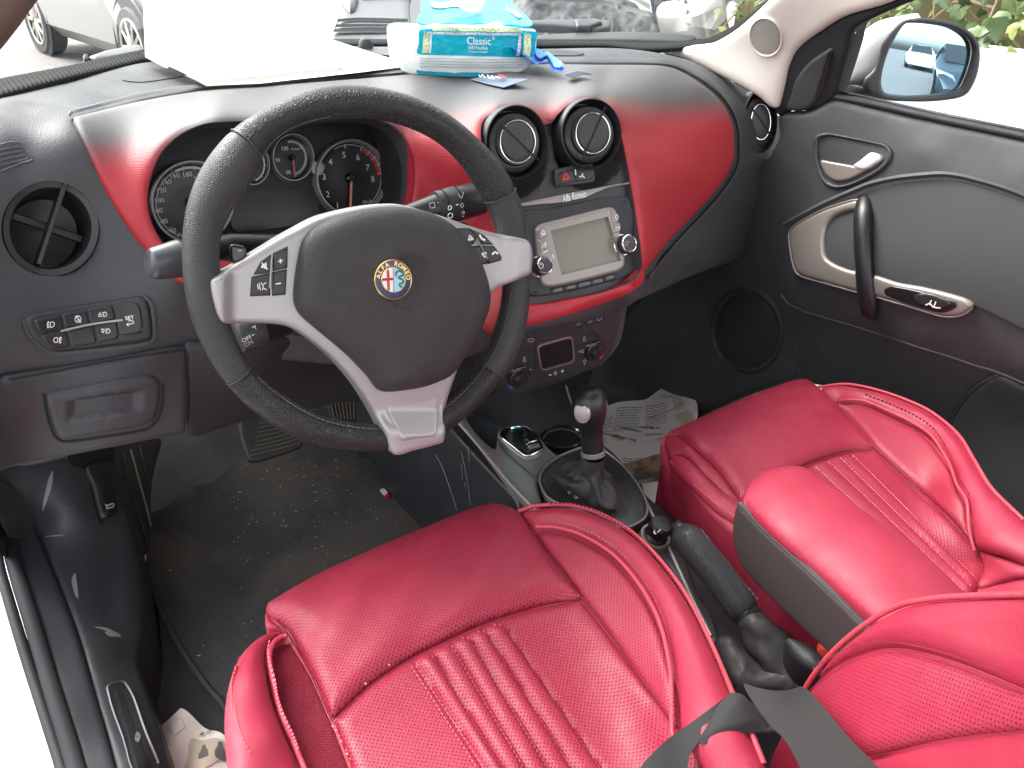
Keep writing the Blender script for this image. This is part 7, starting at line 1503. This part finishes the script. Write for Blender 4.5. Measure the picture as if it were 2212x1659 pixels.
ringmesh('round_lamp', shift(bcF, .11), (1467, 0), 15, 13, [(1, 0), (.95, .03), (.8, .02), (.4, .05)], M_lamp, bc_)
panel('air_intake', [(1430, 70), (1440, 30), (1490, 20), (1500, 50), (1480, 80)], bcF, M_void, bc_, off=.115, puff=.01, r=.02, s=7, thick=.02)
# cowl and wipers just beyond the glass
WF = Axis('y', [(100, 160, .50), (300, 110, .60), (1130, 70, .62), (1320, 60, .60), (1500, 85, .52)])
cw = thing('cowl_panel', 'dark grey plastic cowl between the bonnet and the windscreen', 'cowl', (.3, .6, .72))
CWF = Axis('y', [(740, 92, .62), (870, 92, .62), (740, 0, 1.0), (880, 0, 1.0), (740, 60, .75), (870, 60, .75)])
panel('moulding', [(715, 93), (722, 70), (730, 55), (742, 0), (752, -50), (890, -50), (885, 0), (880, 93), (800, 96)], CWF, M_dpl, cw, off=0, puff=.01, r=.02, s=10, thick=.02)
panel('moulded_boss', [(742, 30), (738, 10), (740, -20), (766, -20), (774, 10), (768, 36), (756, 42)], CWF, M_dpl, cw, off=.010, puff=.02, r=.03, s=7, thick=.02)
panel('moulded_step', [(780, -20), (880, -20), (880, 8), (782, 12)], CWF, M_dpl, cw, off=.010, puff=.01, r=.012, s=8, thick=.02, sharp='all')
for L, w_ in (([(725, 62), (780, 58), (880, 60)], 5), ([(722, 74), (800, 72), (880, 74)], 4), ([(720, 84), (800, 83), (880, 84)], 5)): stroke('moulding_step_line', [L], CWF, M_void, cw, w=w_, off=.013)
M_wip = Mt('faded_black_wiper', (.045, .048, .048), .45).m
def wiper(label, arm_, blade, block):
    w = thing('windscreen_wiper', label, 'wiper', at(WF, *arm_[0]))
    panel('arm', arm_, WF, M_wip, w, off=.0, puff=.004, r=.004, s=6, thick=.012, sharp='all')
    panel('blade', blade, WF, M_wip, w, off=-.004, puff=.003, r=.003, s=6, thick=.01)
    if block: panel('blade_joint', block, WF, M_satinblk, w, off=.006, puff=.004, r=.004, s=5, thick=.014, sharp='all')
wiper('folded wiper at the foot of the windscreen, right of the tissue pack', [(1130, 46), (1200, 44), (1288, 44), (1318, 46), (1320, 62), (1290, 66), (1200, 58), (1130, 56)], [(1130, 76), (1240, 68), (1340, 66), (1430, 68), (1500, 74), (1506, 82), (1480, 88), (1340, 84), (1230, 84), (1130, 84)], [(1240, 50), (1290, 48), (1300, 58), (1270, 68), (1244, 66)])
wiper('wiper blade resting at the lower left corner of the windscreen', [(190, 126), (230, 112), (305, 98), (310, 118), (240, 128), (200, 134)], [(126, 160), (150, 142), (190, 126), (240, 118), (310, 108), (310, 126), (230, 136), (170, 152)], [(180, 132), (190, 126), (192, 134), (184, 138)])
# low white wall and ivy hedge beyond the passenger side
M_wwall = Mt('white_rendered_wall', (.82, .81, .79), .8); M_wwall.bump(M_wwall.tex('Noise', 40, detail=6), .004, .5)
wl_ = mesh('low_wall', [(1.9, -.75, GZ), (1.9, .95, GZ), (1.9, .95, .735), (1.9, -.75, .735), (2.1, -.75, GZ), (2.1, .95, GZ), (2.1, .95, .735), (2.1, -.75, .735)], [(0, 1, 2, 3), (3, 2, 6, 7), (5, 4, 7, 6), (0, 3, 7, 4), (1, 5, 6, 2)], M_wwall, smooth=False)
tag(wl_, 'low bright white wall beyond the passenger window, under the ivy', 'wall')
hd = thing('ivy_hedge', 'tangled ivy hedge with bare straw-coloured stems above the white wall', 'hedge', (2.4, .5, GZ))
random.seed(11)
V = []; Fc = []; MI = []
def leaf(c, n, s, mi):
    n = nrm(n); a = nrm(np.cross(n, [random.uniform(-1, 1), random.uniform(-1, 1), random.uniform(-.3, 1)])); b = np.cross(n, a)
    sh = [(-.05, -.5), (.32, -.48), (.55, -.12), (.30, .02), (.28, .28), (.0, .72), (-.28, .28), (-.30, .02), (-.55, -.12), (-.32, -.48)]
    k = len(V); V.append(c+n*s*.10)
    for x, y in sh: V.append(c+a*x*s+b*y*s-n*s*.10*abs(x)*2)
    m = len(sh)
    for j in range(m): Fc.append((k, k+1+j, k+1+(j+1) % m)); MI.append(mi)
for i in range(5200):
    y = random.uniform(-.7, 1.75); z = random.uniform(.66, 2.2); x = 2.10+random.random()**1.5*.55+.14*math.sin(y*3+z*5)
    if random.random() < .25+.25*math.sin(y*4.1+z*3.3): continue
    n = (-1+random.gauss(0, .5), random.gauss(-.2, .6), random.gauss(.5, .5)); leaf(np.array((x, y, z)), n, random.uniform(.024, .055), random.choice((0, 0, 1, 1, 2)))
M_lf = [Mt('ivy_leaf', (.06, .10, .035), .4).m, Mt('young_ivy_leaf', (.13, .19, .06), .4).m, Mt('yellowing_ivy_leaf', (.26, .28, .08), .5).m]
mesh('leaves', V, Fc, M_lf, hd, mi=MI)
V2 = []; F2_ = []
def twig(P, r_):
    k0 = len(V2); P = np.array(P); T = np.gradient(P, axis=0)
    for i in range(len(P)):
        t = nrm(T[i]); a = nrm(np.cross(t, [.3, .2, 1])); b = np.cross(t, a)
        for j in range(5): V2.append(P[i]+r_*(1-.6*i/len(P))*(a*math.cos(j*1.2566)+b*math.sin(j*1.2566)))
    for i in range(len(P)-1):
        for j in range(5): F2_.append((k0+i*5+j, k0+i*5+(j+1) % 5, k0+(i+1)*5+(j+1) % 5, k0+(i+1)*5+j))
for i in range(330):
    p = np.array([random.uniform(2.1, 2.75), random.uniform(-.7, 1.75), random.uniform(.6, 2.0)]); d = nrm([random.gauss(0, .25), random.gauss(0, 1), random.gauss(.5, .6)]); P = [p]
    for k in range(7): d = nrm(d+np.array([random.gauss(0, .12), random.gauss(0, .3), random.gauss(-.03, .3)])); P.append(P[-1]+d*random.uniform(.05, .13))
    twig(P, random.uniform(.002, .0065))
mesh('stems', V2, F2_, Mt('straw_coloured_stems', (.42, .33, .20), .7).m, hd)
hb_ = mesh('hedge_core', [(2.85, -.8, .3), (2.85, 1.9, .3), (2.85, 1.9, 2.1), (2.85, -.8, 2.1), (3.3, -.8, .3), (3.3, 1.9, .3), (3.3, 1.9, 2.1), (3.3, -.8, 2.1)], [(0, 1, 2, 3), (3, 2, 6, 7), (5, 4, 7, 6)], Mt('dry_undergrowth', (.16, .15, .07), .9).m, hd, smooth=False)
# what the mirror sees: wet road and parked cars behind
side_car('parked_car', 'dark blue parked car behind with a clear headlamp, reflected in the outside mirror', (2.75, -4.9, GZ), (-.14, 1), Mt('blue_grey_car_paint', (.05, .07, .09), .2, .3).m)
side_car('parked_car', 'white car farther back along the road, seen small in the outside mirror', (1.9, -11, GZ), (-.1, 1), M_wpaint)
# ------------------------------------------------------------------ repeats of one kind share a group
for o in list(bpy.data.objects):
    g = {'parked_car': 'cars parked outside', 'windscreen_wiper': 'windscreen wipers', 'gearshift_paddle': 'gearshift paddles behind the wheel', 'driver_seat': 'front seats', 'passenger_seat': 'front seats', 'brake_pedal': 'foot pedals', 'accelerator_pedal': 'foot pedals', 'newspaper': 'newspaper pages on the floor', 'paper_sheet': 'white sheets on the dashboard', 'windscreen_pillar': 'windscreen pillars', 'indicator_stalk': 'column stalks', 'wiper_stalk': 'column stalks', 'cruise_control_stalk': 'column stalks'}.get(o.name.split('.')[0])
    if g and o.parent is None and o.get('label'): o['group'] = g
